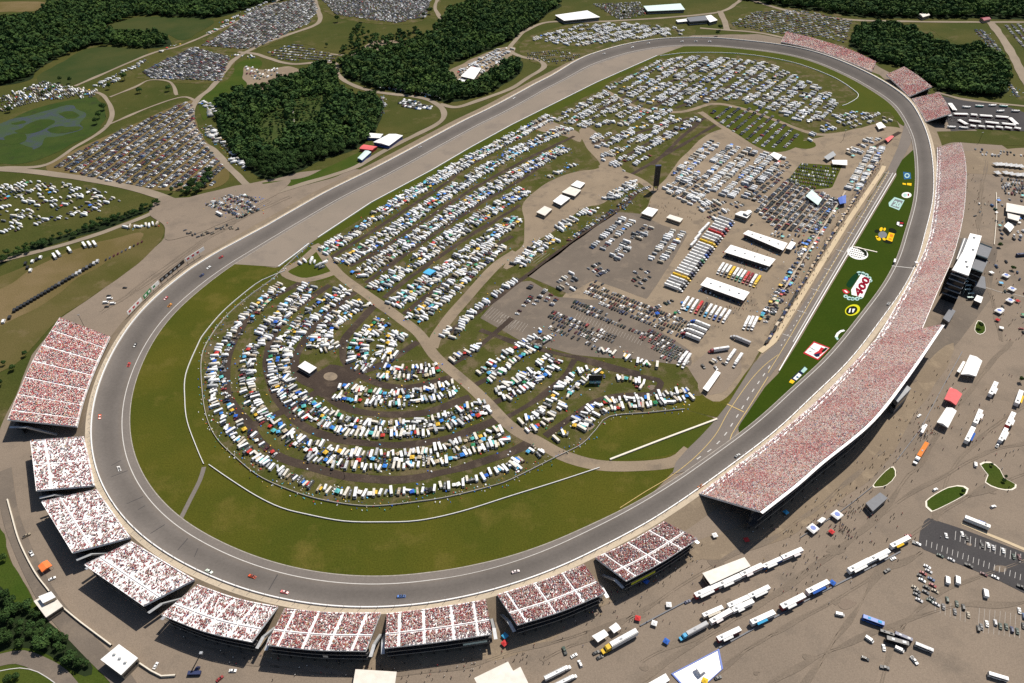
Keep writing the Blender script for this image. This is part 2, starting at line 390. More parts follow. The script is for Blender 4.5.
sheet('pasture', [(95, 92), (110, 98), (135, 88), (150, 82), (170, 84), (178, 95), (150, 106), (118, 119), (106, 116), (112, 108)], Z['field'], 'meadow', jit=1)
sheet('pasture', [(200, 96), (214, 88), (226, 74), (240, 62), (256, 58), (262, 64), (250, 76), (240, 92), (220, 100), (205, 120), (200, 110)], Z['field'], 'pasture_green', jit=1.5)
sheet('pasture', [(270, 46), (300, 38), (325, 22), (340, 20), (365, 24), (358, 38), (340, 52), (300, 44)], Z['field'], 'meadow', jit=2)
sheet('pasture', [(386, 97), (398, 98), (432, 104), (442, 112), (436, 122), (420, 130), (392, 135), (378, 130), (384, 112)], Z['grass'], 'meadow', jit=1.5)
sheet('pasture', [(262, 183), (300, 178), (330, 166), (360, 152), (366, 150), (372, 140), (366, 158), (345, 172), (318, 182), (290, 186)], Z['grass'], 'pasture_green', jit=1.5)
sheet('dirt_patch', [(245, 66), (262, 70), (290, 66), (302, 74), (280, 84), (262, 90), (250, 88), (243, 76)], Z['grass'], 'gravel_tan', jit=2)
sheet('dirt_patch', [(362, 50), (372, 42), (390, 40), (412, 44), (420, 46), (385, 54)], Z['dirt'], 'gravel_tan', jit=2)
sheet('camp_clearing', [(444, 74), (470, 60), (500, 48), (516, 48), (505, 62), (482, 78), (466, 86), (452, 82)], Z['dirt'], 'gravel_tan', jit=2)
sheet('car_field', [(46, 167), (120, 130), (188, 101), (194, 104), (197, 125), (212, 150), (228, 170), (215, 188), (150, 190), (100, 181)], Z['grass'], 'dry_grass', jit=1.5)
for px in ([(140, 72), (192, 46), (232, 57), (222, 82), (150, 80)], [(198, 48), (256, 6), (312, -4), (320, 10), (308, 26), (256, 50), (238, 52)],
           [(316, -4), (432, -4), (428, 17), (395, 25), (334, 16)], [(726, 26), (755, 10), (800, 8), (855, 20), (846, 46), (820, 38), (775, 36)]):
    sheet('car_field', px, Z['grass'], 'camp_ground', jit=2)
sheet('camp_field', [(522, 56), (526, 38), (574, 24), (625, 21), (688, 27), (690, 36), (640, 42), (600, 52), (570, 64), (545, 66)], Z['grass'], 'camp_ground', jit=1)
ROADS = [('access_road', [(313, -6), (318, 10), (320, 19), (313, 26), (281, 37), (256, 47), (235, 59), (224, 72), (212, 87), (197, 100), (191, 117), (197, 137), (215, 152), (228, 166), (242, 180), (256, 194)], 10),
 ('access_road', [(-20, 168), (17, 170), (75, 177), (125, 186), (160, 196), (185, 206)], 13),
 ('dirt_track', [(0, 168), (45, 165), (75, 147), (100, 132), (112, 117), (107, 100), (95, 92), (62, 90), (30, 88)], 7),
 ('dirt_track', [(105, 126), (117, 121), (150, 107), (182, 97), (196, 101)], 5),
 ('dirt_track', [(110, 97), (135, 87), (150, 80), (170, 82), (177, 95)], 5),
 ('dirt_track', [(75, 86), (150, 54), (185, 44), (250, 15), (290, -6)], 7),
 ('dirt_track', [(-20, 270), (0, 261), (70, 243), (120, 226), (150, 214), (166, 205)], 8),
 ('access_road', [(238, 52), (256, 54), (271, 59), (293, 64), (322, 62), (336, 64), (338, 75), (351, 84), (376, 92), (411, 96), (431, 101), (443, 110), (442, 120), (426, 130), (401, 142), (368, 160), (351, 169), (300, 185), (262, 196), (215, 206)], 9),
 ('access_road', [(440, 104), (456, 107), (480, 100), (512, 88), (529, 77), (544, 67), (538, 60), (522, 57), (510, 50), (514, 42), (527, 30), (549, 22), (587, 22), (629, 20), (674, 17), (719, 12), (737, 3), (744, -6)], 9),
 ('dirt_track', [(727, 30), (724, 20), (720, 11)], 12),
 ('dirt_track', [(700, 28), (760, 33), (800, 42)], 8),
 ('far_road', [(740, -4), (785, 10), (843, 19), (888, 21), (968, 22), (1100, 22)], 10),
 ('far_road', [(990, 22), (995, 28), (1008, 47), (1024, 77), (1050, 125)], 15),
 ('dirt_track', [(936, 92), (950, 96), (968, 100), (1024, 106), (1080, 110)], 7),
 ('access_road', [(441, -6), (435, 7), (441, 21), (434, 34), (410, 40)], 8),
 ('dirt_track', [(330, 54), (350, 55), (372, 48), (400, 44), (440, 34)], 6),
 ('dirt_track', [(35, 26), (50, 18), (68, 7)], 12)]
for k, (nm, px, w) in enumerate(ROADS): ribbon(nm, px, w, Z['road']+.003*k, 'road_gravel', jit=.8)
sheet('road_junction', [(150, 210), (162, 196), (185, 198), (235, 186), (262, 184), (290, 180), (275, 195), (240, 215), (200, 232), (168, 240), (163, 226)], Z['road']+.06, 'gravel_lot', jit=1.5)
# ------------------------------------------------------------------ infield ground
INNER = [(310, 243), (371, 205), (431, 171), (512, 124), (597, 82), (657, 56), (700, 50), (762, 54), (805, 62), (850, 78), (890, 104), (905, 140), (885, 175), (830, 258), (768, 342), (735, 395), (700, 430), (672, 462), (600, 500), (500, 540),
         (380, 552), (280, 535), (190, 490), (150, 430), (148, 370), (180, 310), (235, 264), (278, 268)]
sheet('infield_ground', INNER, -.04, 'camp_ground', smooth=False)
sheet('infield_paving', [(590, 272), (640, 215), (660, 185), (700, 140), (735, 128), (800, 140), (860, 128), (900, 128), (905, 140), (888, 168), (830, 258), (768, 340), (742, 378), (720, 402), (700, 392), (690, 368), (620, 352), (560, 318), (560, 300)], 0.0, 'infield_paving', jit=1)
sheet('infield_paving', [(480, 318), (512, 283), (530, 280), (556, 297), (600, 300), (640, 318), (690, 350), (692, 366), (640, 360), (575, 355), (520, 340)], .02, 'brown_paving', smooth=False, jit=.6)
sheet('infield_paving', [(527, 276), (575, 240), (617, 212), (640, 214), (662, 225), (688, 233), (668, 268), (647, 299), (594, 280), (569, 294)], .03, 'brown_paving', smooth=False, jit=.4)
sheet('infield_paving', [(688, 368), (712, 348), (740, 352), (742, 372), (725, 392), (706, 396)], .04, 'gravel_lot', smooth=False)
sheet('camp_dirt', [(512, 255), (524, 243), (524, 221), (523, 204), (542, 186), (562, 176), (580, 171), (600, 166), (586, 146), (579, 130), (590, 128), (604, 140), (622, 168), (640, 181), (620, 190), (604, 203), (582, 209), (554, 231), (532, 244), (514, 266), (503, 268)], .02, 'infield_paving', jit=.8)
sheet('camp_dirt', [(578, 132), (545, 120), (530, 124), (540, 131), (565, 136), (580, 142)], .025, 'infield_paving', jit=.5)
sheet('car_field', [(708, 114), (724, 106), (764, 108), (802, 134), (790, 150), (760, 150), (728, 130)], .03, 'turf_dark', jit=.8)
sheet('car_field', [(787, 181), (801, 163), (842, 166), (832, 188), (810, 190)], .03, 'turf_dark', smooth=False)
sheet('grass_island', [(792, 146), (800, 141), (812, 141), (816, 146), (806, 149)], .05, 'turf_dark')
IROADS = [('infield_road', [(314, 245), (321, 251), (341, 276), (376, 301), (416, 331), (436, 357), (473.5, 389.5), (508.5, 424.5), (537, 441), (562, 455), (597, 465), (637, 466), (674, 462), (690, 450)], 11),
 ('infield_road', [(516, 252), (496, 266), (468, 296), (451, 316), (437, 335), (432, 348)], 12),
 ('infield_road', [(600, 165), (620, 172), (640, 180), (660, 196)], 10),
 ('infield_road', [(604, 90), (640, 108), (680, 112), (712, 104), (740, 108), (775, 120), (815, 134), (850, 132), (880, 124)], 8),
 ('infield_road', [(700, 112), (730, 132), (765, 152), (800, 155), (820, 148), (850, 136), (890, 130)], 9),
 ('infield_road', [(316, 248), (300, 262), (284, 272), (300, 280), (318, 278), (336, 272)], 9)]
for k, (nm, px, w) in enumerate(IROADS): ribbon(nm, px, w, .08+.004*k, 'infield_paving', jit=.5)
LANES = [[(300, 283), (265, 302), (245, 322), (232, 345), (227, 362), (226, 387), (235, 407), (250, 424.5), (258.5, 440), (281, 457), (318.5, 469.5), (356, 478), (406, 479), (443.5, 472), (481, 462), (516, 450), (530, 442)],
 [(330, 285), (300, 305), (284, 320), (272, 338), (268, 352), (267, 367), (273.5, 392), (285, 408), (301, 424.5), (326, 436), (356, 442), (396, 445), (443.5, 439.5), (473.5, 429.5), (500, 419)],
 [(355, 292), (322, 318), (306, 338), (295, 360), (300, 378), (318, 388), (331, 399.5), (356, 411), (393.5, 414.5), (431, 411), (470, 397)],
 [(376, 303), (352, 330), (344, 342), (343.5, 359.5), (356, 372), (372, 381), (393.5, 387), (418.5, 386), (455, 376)],
 [(250, 427), (286, 409.5), (321, 390), (356, 374.5), (386, 362), (418, 342)],
 [(331, 258), (440, 187), (470, 165), (540, 126)], [(350, 266), (380, 250), (455, 200), (510, 168), (574, 136)], [(366, 283), (400, 258), (470, 210), (520, 180), (560, 152)],
 [(384, 298), (420, 270), (470, 236), (520, 205)], [(404, 314), (440, 286), (490, 250), (512, 236)],
 [(600, 110), (640, 88), (690, 62)], [(625, 106), (670, 82), (720, 58)], [(648, 110), (700, 82), (745, 62)], [(676, 108), (720, 90), (770, 70)],
 [(592, 144), (640, 132), (690, 118)], [(610, 165), (655, 140), (705, 118)], [(625, 178), (665, 155), (720, 122)],
 [(574.5, 359.5), (562, 379.5), (537, 399.5), (512, 414.5), (500, 420)], [(576, 358), (600, 366), (620, 371), (640, 376), (658, 380), (659.5, 386), (650, 394), (617, 396), (594.5, 402), (574.5, 414.5), (545, 436)],
 [(480, 330), (520, 344), (560, 354), (590, 360), (640, 374)], [(445, 335), (470, 318), (500, 296), (526, 276), (575, 240), (620, 208), (640, 190)],
 [(450, 366), (475, 350), (498, 330), (512, 318)], [(470, 388), (500, 372), (530, 350), (545, 335)], [(490, 405), (515, 392), (545, 372)],
 [(720, 92), (760, 84), (800, 92), (830, 104)], [(700, 100), (740, 92), (780, 104), (830, 122)], [(870, 150), (900, 132)], [(652, 165), (690, 130), (705, 118)]]
for k, px in enumerate(LANES): ribbon('camp_lane', px, 7.6 if k < 5 else 5.6, .05+.001*k, 'dark_dirt', jit=.7)
sheet('turning_circle', [(330.5+7*math.cos(t), 376.5+4.2*math.sin(t)) for t in np.linspace(0, 6.28, 13)[:-1]], .13, 'infield_paving')
sheet('camp_lane', [(296, 372), (310, 384), (322, 397), (345, 386), (360, 376), (350, 368), (330, 364), (318, 372), (304, 362)], .09, 'dark_dirt', jit=1)
# turf belts between the camp fence and the track, clipped by the ribbons of the track above
FENCE = [(684.5, 409.5), (649.5, 413), (609.5, 417), (596, 430), (582, 444.5), (557, 457), (512, 479.5), (490, 487), (450, 497), (418.5, 502), (368.5, 506.5), (318.5, 499.5), (281, 487), (256, 474.5), (235, 457), (217.5, 439.5), (207.5, 419.5), (202.5, 392), (202, 357), (212, 335), (228, 315), (250, 296), (272, 280), (281, 271), (310, 244)]
sheet('infield_turf', FENCE+[(278, 268), (235, 262), (180, 305), (150, 340), (118, 400), (118, 440), (150, 510), (200, 550), (300, 585), (440, 585), (560, 552), (640, 505), (690, 455), (720, 420)], .01, 'infield_turf', smooth=False, jit=.4)
sheet('infield_turf', [(640, 400), (684, 409.5), (720, 418), (748, 372), (730, 380), (700, 396)], .012, 'infield_turf', smooth=False, jit=.3)
BACK_WALL = [(278.5, 267), (310, 243.5), (371, 203), (431, 171), (471, 147.5), (512, 125), (597, 82.5), (657, 56)]
sheet('infield_turf', [(316, 247), (371, 213), (431, 181), (471, 157), (512, 134), (545, 116), (600, 90), (606, 84), (657, 58), (700, 53), (762, 57), (805, 66), (845, 83), (858, 96), (852, 100), (842, 104), (838, 108), (860, 112), (890, 112), (900, 124), (912, 130), (905, 100), (880, 75), (800, 45), (690, 40), (640, 52), (590, 78), (500, 122), (430, 163), (312, 236)], .014, 'turf_dark', smooth=False, jit=.4)
sheet('skid_pad', BACK_WALL+[(690, 44), (640, 44), (597, 58), (512, 105), (430, 150), (371, 180), (281, 230), (237, 255), (232, 264)], .03, 'skid_pad', smooth=False)
sheet('infield_turf', [(281, 271), (296, 262), (310, 246), (324, 256), (338, 268), (338, 275), (318, 281), (300, 280)], .035, 'turf_dark', jit=.3)
for px in ([(260, 118), (284, 102), (290, 120), (288, 144), (272, 152), (256, 140)], [(291, 112), (298, 97), (326, 95), (332, 108), (314, 126), (296, 134)]): sheet('scrub', px, .0, 'scrub', jit=2)
ribbon('creek', [(286, 98), (289, 104), (292, 110), (294, 120), (293, 131)], 2.4, .3, 'faded_line', jit=1)
ribbon('crossing_path', [(204, 467), (200, 480), (190, 500), (178, 524), (172, 535)], 3.5, .07, 'apron_asphalt')
sheet('turf_mound', [(607, 458), (662, 438), (717, 419), (712, 426), (690, 447), (665, 456), (620, 460)], .05, 'turf_dark', smooth=False)
# ------------------------------------------------------------------ the oval
OUTER = [(371,171),(431,139),(511.75,97.5),(562,70),(594.5,53.7),(632,43.7),(662,38.7),(712,38),(762,43),(780.5,44.5),(818,53),(843,62.5),(868,73.7),(893,88.7),(910.5,102.5),(923,125),(929,142.5),(931.7,160),(933,178.5),(931.7,203.5),(925.5,228.5),(915.5,263.5),(903,288.5),(883,316),(868,336),(850.5,359.5),(810.5,397),(768,438),(737,459.5),(697,489.5),(664.5,511),(632,533),(587,553),(557,567),(512,586),(506,584.5),(456,598),(418.5,604.5),(381,607),(331,606),(281,598),(256,593),(225,581),(195,568),(150,542),(122.5,514.5),(110,497),(96,467),(92.5,437),(94,407),(102.5,377),(120,344.5),(125,331),(150,303.5),(180,278.5),(212.5,256),(237,243.5),(255,232),(281,218.5),(331,190)]
TW = 22.3
def make_track():
    L, al = TL, TAL
    R = (3219-L-al*L/2/math.sin(al/2))/(2*math.pi); phi = math.pi-al/2; R2 = R+(L/2)/math.sin(al/2)
    seg = []
    s = np.linspace(0, L/2, 120, False); seg.append((np.c_[s, 0*s], np.c_[0*s, -1+0*s], 0*s+5, 0*s))
    t = np.linspace(0, phi, 240, False); seg.append((np.c_[L/2+R*np.sin(t), R-R*np.cos(t)], np.c_[np.sin(t), -np.cos(t)], 0*t+18, 0*t+1))
    t = np.linspace(phi, math.pi, 180); c = np.array([L/2+R*math.sin(phi), R-R*math.cos(phi)])-R2*np.array([math.sin(phi), -math.cos(phi)])
    seg.append((np.c_[c[0]+R2*np.sin(t), c[1]-R2*np.cos(t)], np.c_[np.sin(t), -np.cos(t)], 0*t+12, 0*t+2))
    P, N, B, K = (np.concatenate([q[i] for q in seg]) for i in range(4))
    P2 = P[::-1][1:-1]*np.array([-1, 1]); N2 = N[::-1][1:-1]*np.array([-1, 1])
    P = np.vstack([P, P2]); N = np.vstack([N, N2]); B = np.r_[B, B[::-1][1:-1]]; K = np.r_[K, K[::-1][1:-1]]
    d = np.r_[0, np.cumsum(np.linalg.norm(np.diff(np.vstack([P, P[:1]]), axis=0), axis=1))]
    n = 900; s = np.linspace(0, d[-1], n, False)
    ip = lambda A: np.interp(s, d, np.r_[A, A[:1]])
    P = np.c_[ip(P[:, 0]), ip(P[:, 1])]; N = np.c_[ip(N[:, 0]), ip(N[:, 1])]; N /= np.linalg.norm(N, axis=1)[:, None]
    B = ip(B); K = ip(K); k = 31
    B = np.convolve(np.r_[B[-k:], B, B[:k]], np.ones(k)/k, 'same')[k:-k]
    cy, sy_ = math.cos(YAW), math.sin(YAW)
    rot = lambda D: np.c_[cy*D[:, 0]+sy_*D[:, 1], -sy_*D[:, 0]+cy*D[:, 1]]
    return rot(P-np.array([TCX, TCY])), rot(N), np.radians(B), K
TP, TN, TB, TK = make_track()
TH = TW*np.sin(TB)                                   # height of the outer wall's foot
NT = len(TP)
def outer_pts(): return TP+TN*(TW/2*np.cos(TB))[:, None]
for _ in range(2):                                   # pull the smooth oval onto the surveyed outer edge
    O = outer_pts(); idx = []; off = []
    q = to_px(np.hstack([O, TH[:, None]]))
    for px, py in OUTER:
        j = int(np.argmin(((q-np.array([px, py]))**2).sum(1)))
        w = at(px, py, TH[j])[:2]; idx.append(j); off.append(float((w-O[j]) @ TN[j]))
    a = np.arange(NT); wsum = np.zeros(NT)+.15; vsum = np.zeros(NT)
    for j, o in zip(idx, off):
        dd = np.abs(a-j); dd = np.minimum(dd, NT-dd); ww = np.exp(-(dd/16.0)**2); wsum += ww; vsum += ww*np.clip(o, -6, 6)
    TP = TP+TN*(vsum/wsum)[:, None]
VM = np.where(TK > 1.5, 5.4, 0.0); kk = 61
VM = np.convolve(np.r_[VM[-kk:], VM, VM[:kk]], np.ones(kk)/kk, 'same')[kk:-kk]     # the painted line runs higher up along the front straight
def lane(v, extra=0.0, dz=0.0, i0=0, i1=None):
    """points at v metres from the inner edge (v < 0: on the flat apron), up the bank"""
    cosb = np.cos(TB); base = TP-TN*(TW/2*cosb)[:, None]
    vv = (v if np.ndim(v) else np.full(NT, float(v)))+VM
    vv = np.where(vv > 0, np.minimum(vv, TW), vv)
    lat = np.where(vv > 0, vv*cosb, vv); z = np.where(vv > 0, vv*np.sin(TB), 0.0)+.12+dz
    return np.hstack([base+TN*lat[:, None], z[:, None]])
def loop(A): return np.vstack([A, A[:1]])
# asphalt with the darker groove worn by the cars, following the lanes
m, nt, b = new_mat('track_asphalt')
at_ = nt.nodes.new('ShaderNodeAttribute'); at_.attribute_name = 'lane'
gv = nt.nodes.new('ShaderNodeValToRGB'); nt.links.new(at_.outputs['Fac'], gv.inputs[0])
e = gv.color_ramp.elements; e[0].position = 0; e[0].color = (.134, .114, .097, 1); e[1].position = 1; e[1].color = (.142, .121, .104, 1)
for p_, c_ in ((.18, .108), (.38, .092), (.62, .098), (.85, .118)):
    k_ = e.new(p_); k_.color = (c_*1.10, c_*.97, c_*.87, 1)
c = mix(nt, ramp(nt, noise(nt, .02, 5), .35, .65), (.9, .9, .9), (1.1, 1.1, 1.1)); c = mix(nt, 1.0, gv.outputs[0], c, 'MULTIPLY')
c = mix(nt, 1.0, c, mix(nt, ramp(nt, noise(nt, .5, 3), .3, .7), (.93, .93, .93), (1.07, 1.07, 1.07)), 'MULTIPLY')
nt.links.new(c, b.inputs['Base Color']); b.inputs['Roughness'].default_value = .85; b.inputs['Specular IOR Level'].default_value = .1
rows_ = [loop(lane(v)) for v in [.01+(TW-.01-VM)*q for q in (0, .13, .27, .4, .54, .67, .81, 1)]]
V = np.vstack(rows_); n1 = NT+1; F = []
for r_ in range(len(rows_)-1):
    for i in range(NT): F.append((r_*n1+i, r_*n1+i+1, (r_+1)*n1+i+1, (r_+1)*n1+i))
me = bpy.data.meshes.new('racetrack'); me.from_pydata(V.tolist(), [], F)
atr = me.attributes.new('lane', 'FLOAT', 'POINT'); atr.data.foreach_set('value', np.repeat([0, .13, .27, .4, .54, .67, .81, 1], n1))
me.update()
if sum(p.normal.z for p in me.polygons) < 0: me.flip_normals()
me.materials.append(MATS['track_asphalt'])
structure('racetrack', me)
AP = np.where(TK < .5, 4.0, np.where(TK < 1.5, 6.0, 2.8)); kk = 41
AP = np.convolve(np.r_[AP[-kk:], AP, AP[:kk]], np.ones(kk)/kk, 'same')[kk:-kk]
structure('track_apron', strip_mesh('track_apron', loop(lane(-AP, dz=.0)), loop(lane(0.0)), 'apron_asphalt'))
structure('track_line', strip_mesh('track_line', loop(lane(-.35, dz=.05)), loop(lane(0.3, dz=.05)), 'white_line'))
structure('track_line', strip_mesh('track_line', loop(lane(-AP-.6, dz=.03)), loop(lane(-AP+.1, dz=.05)), 'faded_line'))
# old transverse seams and patches in the first turn
sm = MB()
for (px, py) in [(106, 462), (112, 474), (126, 503), (134, 512), (152, 533), (176, 550), (190, 560), (268, 588)]:
    j = int(np.argmin(((to_px(lane(11.0))-np.array([px, py]))**2).sum(1)))
    a_, b_ = rnd.uniform(2, 10), rnd.uniform(11, 19); k_ = rnd.uniform(-.5, .5)
    A, B_ = lane(a_, dz=.04), lane(b_, dz=.04)
    for d_ in (0,): sm.quad(A[j], B_[j+1]+(B_[j+2]-B_[j+1])*k_, B_[j+1]+(B_[j+2]-B_[j+1])*(k_+.13), A[j]+(A[j+1]-A[j])*.2)
structure('track_seam', sm.mesh('track_seam', ['asphalt_new']))
# embankment behind the wall, with the spectators' walkway along the fence
CB = np.cos(TB)
def beyond(d, z): return np.hstack([outer_pts()+TN*np.full((NT, 1), d), (np.full(NT, float(z)) if np.isscalar(z) else z)[:, None]])
structure('walkway', strip_mesh('walkway', loop(beyond(.9, TH+.25)), loop(beyond(5.2, TH+.25)), 'walk_concrete'))
structure('embankment', strip_mesh('embankment', loop(beyond(5.2, TH+.22)), loop(beyond(5.2+2.0*6.9, np.full(NT, -.25))), 'gravel_tan'))
# outer concrete wall with posts, cables
wall = thing('outer_wall', 'white concrete retaining wall with catch fence round the outside of the oval', 'wall')
b0, b1 = loop(beyond(0.0, TH+.1)), loop(beyond(.75, TH+.1)); up = np.array([0, 0, 1.25])
mb = MB()
for i in range(NT):
    mb.quad(b0[i], b0[i+1], b0[i+1]+up, b0[i]+up); mb.quad(b0[i]+up, b0[i+1]+up, b1[i+1]+up, b1[i]+up); mb.quad(b1[i+1], b1[i], b1[i]+up, b1[i+1]+up)
part('barrier', mb, 'white_paint', wall)
cb = MB()
for h in (2.6, 4.0, 5.2):
    for i in range(0, NT, 3):
        p, q = b1[i].copy(), b1[(i+3) % NT].copy(); p[2] += h; q[2] += h
        cb.quad(p, q, q+np.array([0, 0, .07]), p+np.array([0, 0, .07]))
part('cable', cb, 'steel', wall)
posts = [i for i in range(0, NT, 3)]; posts.sort(key=lambda i: dist(b1[i]))
pm = MB(); pm.frus(-.09, .09, -.09, .09, 0, 5.4); pme = pm.mesh('post', ['steel'])
rest = MB()
for k, i in enumerate(posts):
    x, y, z = b1[i]
    if k < 100: o = link('post', pme, wall, (x, y, z))
    else: rest.frus(x-.09, x+.09, y-.09, y+.09, z, z+5.4)
o = part('post', rest, 'steel', wall); o['kind'] = 'stuff'

def wall_line(name, label, px, h, w, mat, cat='wall', z=0.0, smooth=True, group=None, cap=None):
    wp = np.array(wpts(px)); p = catmull(wp, 6.0) if smooth else resample(wp, 8.0)
    d = np.gradient(p, axis=0); d /= np.linalg.norm(d, axis=1)[:, None]+1e-9; n = np.stack([-d[:, 1], d[:, 0]], 1)*w/2
    mb = MB()
    for i in range(len(p)-1):
        a, b_, c, d_ = p[i]+n[i], p[i+1]+n[i+1], p[i+1]-n[i+1], p[i]-n[i]
        lo, hi = z-.1, z+h
        mb.quad((*a, hi), (*b_, hi), (*c, hi), (*d_, hi)); mb.quad((*b_, lo), (*a, lo), (*a, hi), (*b_, hi)); mb.quad((*d_, lo), (*c, lo), (*c, hi), (*d_, hi))
    mb.quad((*(p[0]+n[0]), z), (*(p[0]-n[0]), z), (*(p[0]-n[0]), z+h), (*(p[0]+n[0]), z+h))
    return tag(link(name, mb.mesh(name, [mat])), label, cat, group)
RAIL = [(285, 271), (268, 278), (255, 285), (225, 310), (205, 333), (198, 345), (186, 374.5), (185, 399.5), (187.5, 422), (197.5, 449.5), (204, 464.5)]
flat_mat('guard_steel', (.56, .55, .53), .6)
wall_line('guard_rail', 'white steel guard rail curving along the infield turf of the near bend', RAIL, 1.0, .6, 'guard_steel', 'guard rail')
wall_line('guard_rail', 'white steel guard rail sweeping below the curved campground to the pit exit road', [(209, 465), (230, 479.5), (256, 496), (281, 508), (306, 514.5), (343.5, 521.5), (381, 522.5), (418.5, 521), (461, 512), (512, 496), (557, 482), (599.5, 468)], 1.0, .6, 'guard_steel', 'guard rail')
wall_line('pit_exit_barrier', 'thick white concrete barrier running along the turf beside the pit exit', [(610, 460), (662, 440), (717, 419.5)], 1.2, 1.5, 'cream_paint', 'barrier', smooth=False)
wall_line('camp_fence', 'low grey fence round the curved edge of the infield campground', FENCE, 1.3, .35, 'concrete', 'fence')
wall_line('backstretch_wall', 'white concrete wall between the backstretch paving and the infield grass', [(318, 238)]+BACK_WALL[2:], 1.2, 1.0, 'white_paint', 'wall', smooth=False)
wall_line('backstretch_wall', 'short white wall beside the infield gate at the end of the backstretch', [(278.5, 267), (295, 255), (309, 244)], 1.2, 1.0, 'white_paint', 'wall', smooth=False)
wall_line('backstretch_wall', 'stub of white wall beside the infield road gate', [(317, 250), (330, 243), (341, 234)], 1.0, .8, 'white_paint', 'wall', smooth=False)
wall_line('camp_fence', 'white fence line along the turf at the far end of the infield', [(660, 56), (690, 53), (740, 54), (790, 62), (830, 76), (853, 90), (858, 97), (848, 104), (842, 106)], 1.2, .6, 'white_paint', 'fence')
# pit road
sheet('pit_road', [(905, 122), (911, 132), (911, 143), (896.5, 171), (868, 219), (830, 283), (796, 341), (768, 379), (739, 428), (729, 446), (700, 462), (690, 470), (672, 475), (676, 462), (687, 449.5), (700, 437), (712, 424), (729.5, 402), (754, 363), (778, 342), (825, 271), (887, 171), (898, 147), (903, 130)], .17, 'pit_asphalt', smooth=False)
ribbon('pit_lane', [(760, 352), (773, 342), (821, 264), (848, 221), (882, 171), (884, 166)], 5.4, .22, 'pit_concrete', smooth=False)
for px in ([(793, 342), (827, 284), (865, 220), (893, 173)],): 
    ribbon('pit_line', px, .9, .30, 'white_line', smooth=False)
wall_line('pit_wall', 'long white wall between pit road and the painted turf', [(779, 371), (795.8, 342), (830, 284), (868, 220), (895.5, 174)], .8, .8, 'white_paint', smooth=False)
ribbon('pit_line', [(768, 373), (787, 342), (821, 284), (845, 244), (889, 171)], .5, .30, 'yellow_line', smooth=False)
ribbon('pit_line', [(768, 377), (751, 404), (740, 421), (732, 434), (730, 441), (731, 445), (737, 441)], .6, .30, 'yellow_line')
ribbon('pit_line', [(778, 355), (765, 365), (750, 381), (729, 411), (718, 431), (708, 444), (692, 460), (670, 477), (645, 492), (620, 508)], .5, .32, 'yellow_line')
dashes = MB()
A = np.array(wpts([(781, 346), (830, 268), (890, 171)])); A = resample(A, 9.0)
for i in range(len(A)-1):
    p = A[i]; d = (A[i+1]-A[i])/9; n = np.array([-d[1], d[0]])
    q = [p-n*.35, p-n*.35+d*2.6, p+n*.35+d*2.6, p+n*.35]; dashes.poly([(*x, .31) for x in q])
    if i % 5 == 2:
        q = [p-n*4, p-n*4+d*.6, p+n*5+d*.6, p+n*5]; dashes.poly([(*x, .312) for x in q])
A = resample(np.array(wpts([(770, 366), (752, 392), (738, 415), (724, 437), (712, 449), (690, 464)])), 13.0)
for i in range(len(A)-1):
    p = A[i]; d = (A[i+1]-A[i])/13; n = np.array([-d[1], d[0]])
    dashes.poly([(*x, .31) for x in (p-n*.45, p-n*.45+d*5, p+n*.45+d*5, p+n*.45)])
structure('lane_dashes', dashes.mesh('lane_dashes', ['white_line']))
bar = MB(); a, b_ = at(727, 404, .33), at(744, 412, .33); d = (b_-a)/np.linalg.norm(b_-a); n = np.array([-d[1], d[0], 0])*.5; bar.quad(a-n, b_-n, b_+n, a+n)
structure('pit_line', bar.mesh('pit_line', ['yellow_line']))
ribbon('pit_ground', [(772, 338), (818, 262), (846, 216), (876, 166)], 15, .15, 'gravel_tan', smooth=False)
# painted turf of the tri-oval
j0 = int(np.argmin(((to_px(lane(0.0))-np.array([911, 150]))**2).sum(1))); j1 = int(np.argmin(((to_px(lane(0.0))-np.array([740, 432]))**2).sum(1)))
lo_, hi_ = min(j0, j1), max(j0, j1)
edge = lane(-AP-.3)[lo_:hi_+1, :2]
if (hi_-lo_) > NT/2: edge = np.vstack([lane(-AP-.3)[hi_:, :2], lane(-AP-.3)[:lo_+1, :2]])
if np.linalg.norm(edge[0]-at(911, 150)[:2]) > np.linalg.norm(edge[-1]-at(911, 150)[:2]): edge = edge[::-1]
TRI = np.vstack([edge, wpts([(738, 427), (747, 414), (765, 387), (778, 374), (798, 342.5), (831.5, 285), (869.5, 221), (897, 175), (896, 171), (902, 160)])])
sheet('tri_oval_turf', TRI, .26, 'tri_oval_turf', smooth=False, world=True)
# finish line
j = int(np.argmin(((to_px(lane(11.0))-np.array([903, 266]))**2).sum(1)))
fl = MB(); A, B_ = lane(-4, dz=.06), lane(TW-1, dz=.06); d = (A[(j+1) % NT]-A[j]); d = d/np.linalg.norm(d)*1.1; mid = lane(.2, dz=.06)
fl.quad(A[j], mid[j], mid[j]+d, A[j]+d); fl.quad(mid[j], B_[j], B_[j]+d, mid[j]+d)
structure('finish_line', fl.mesh('finish_line', ['white_line']))
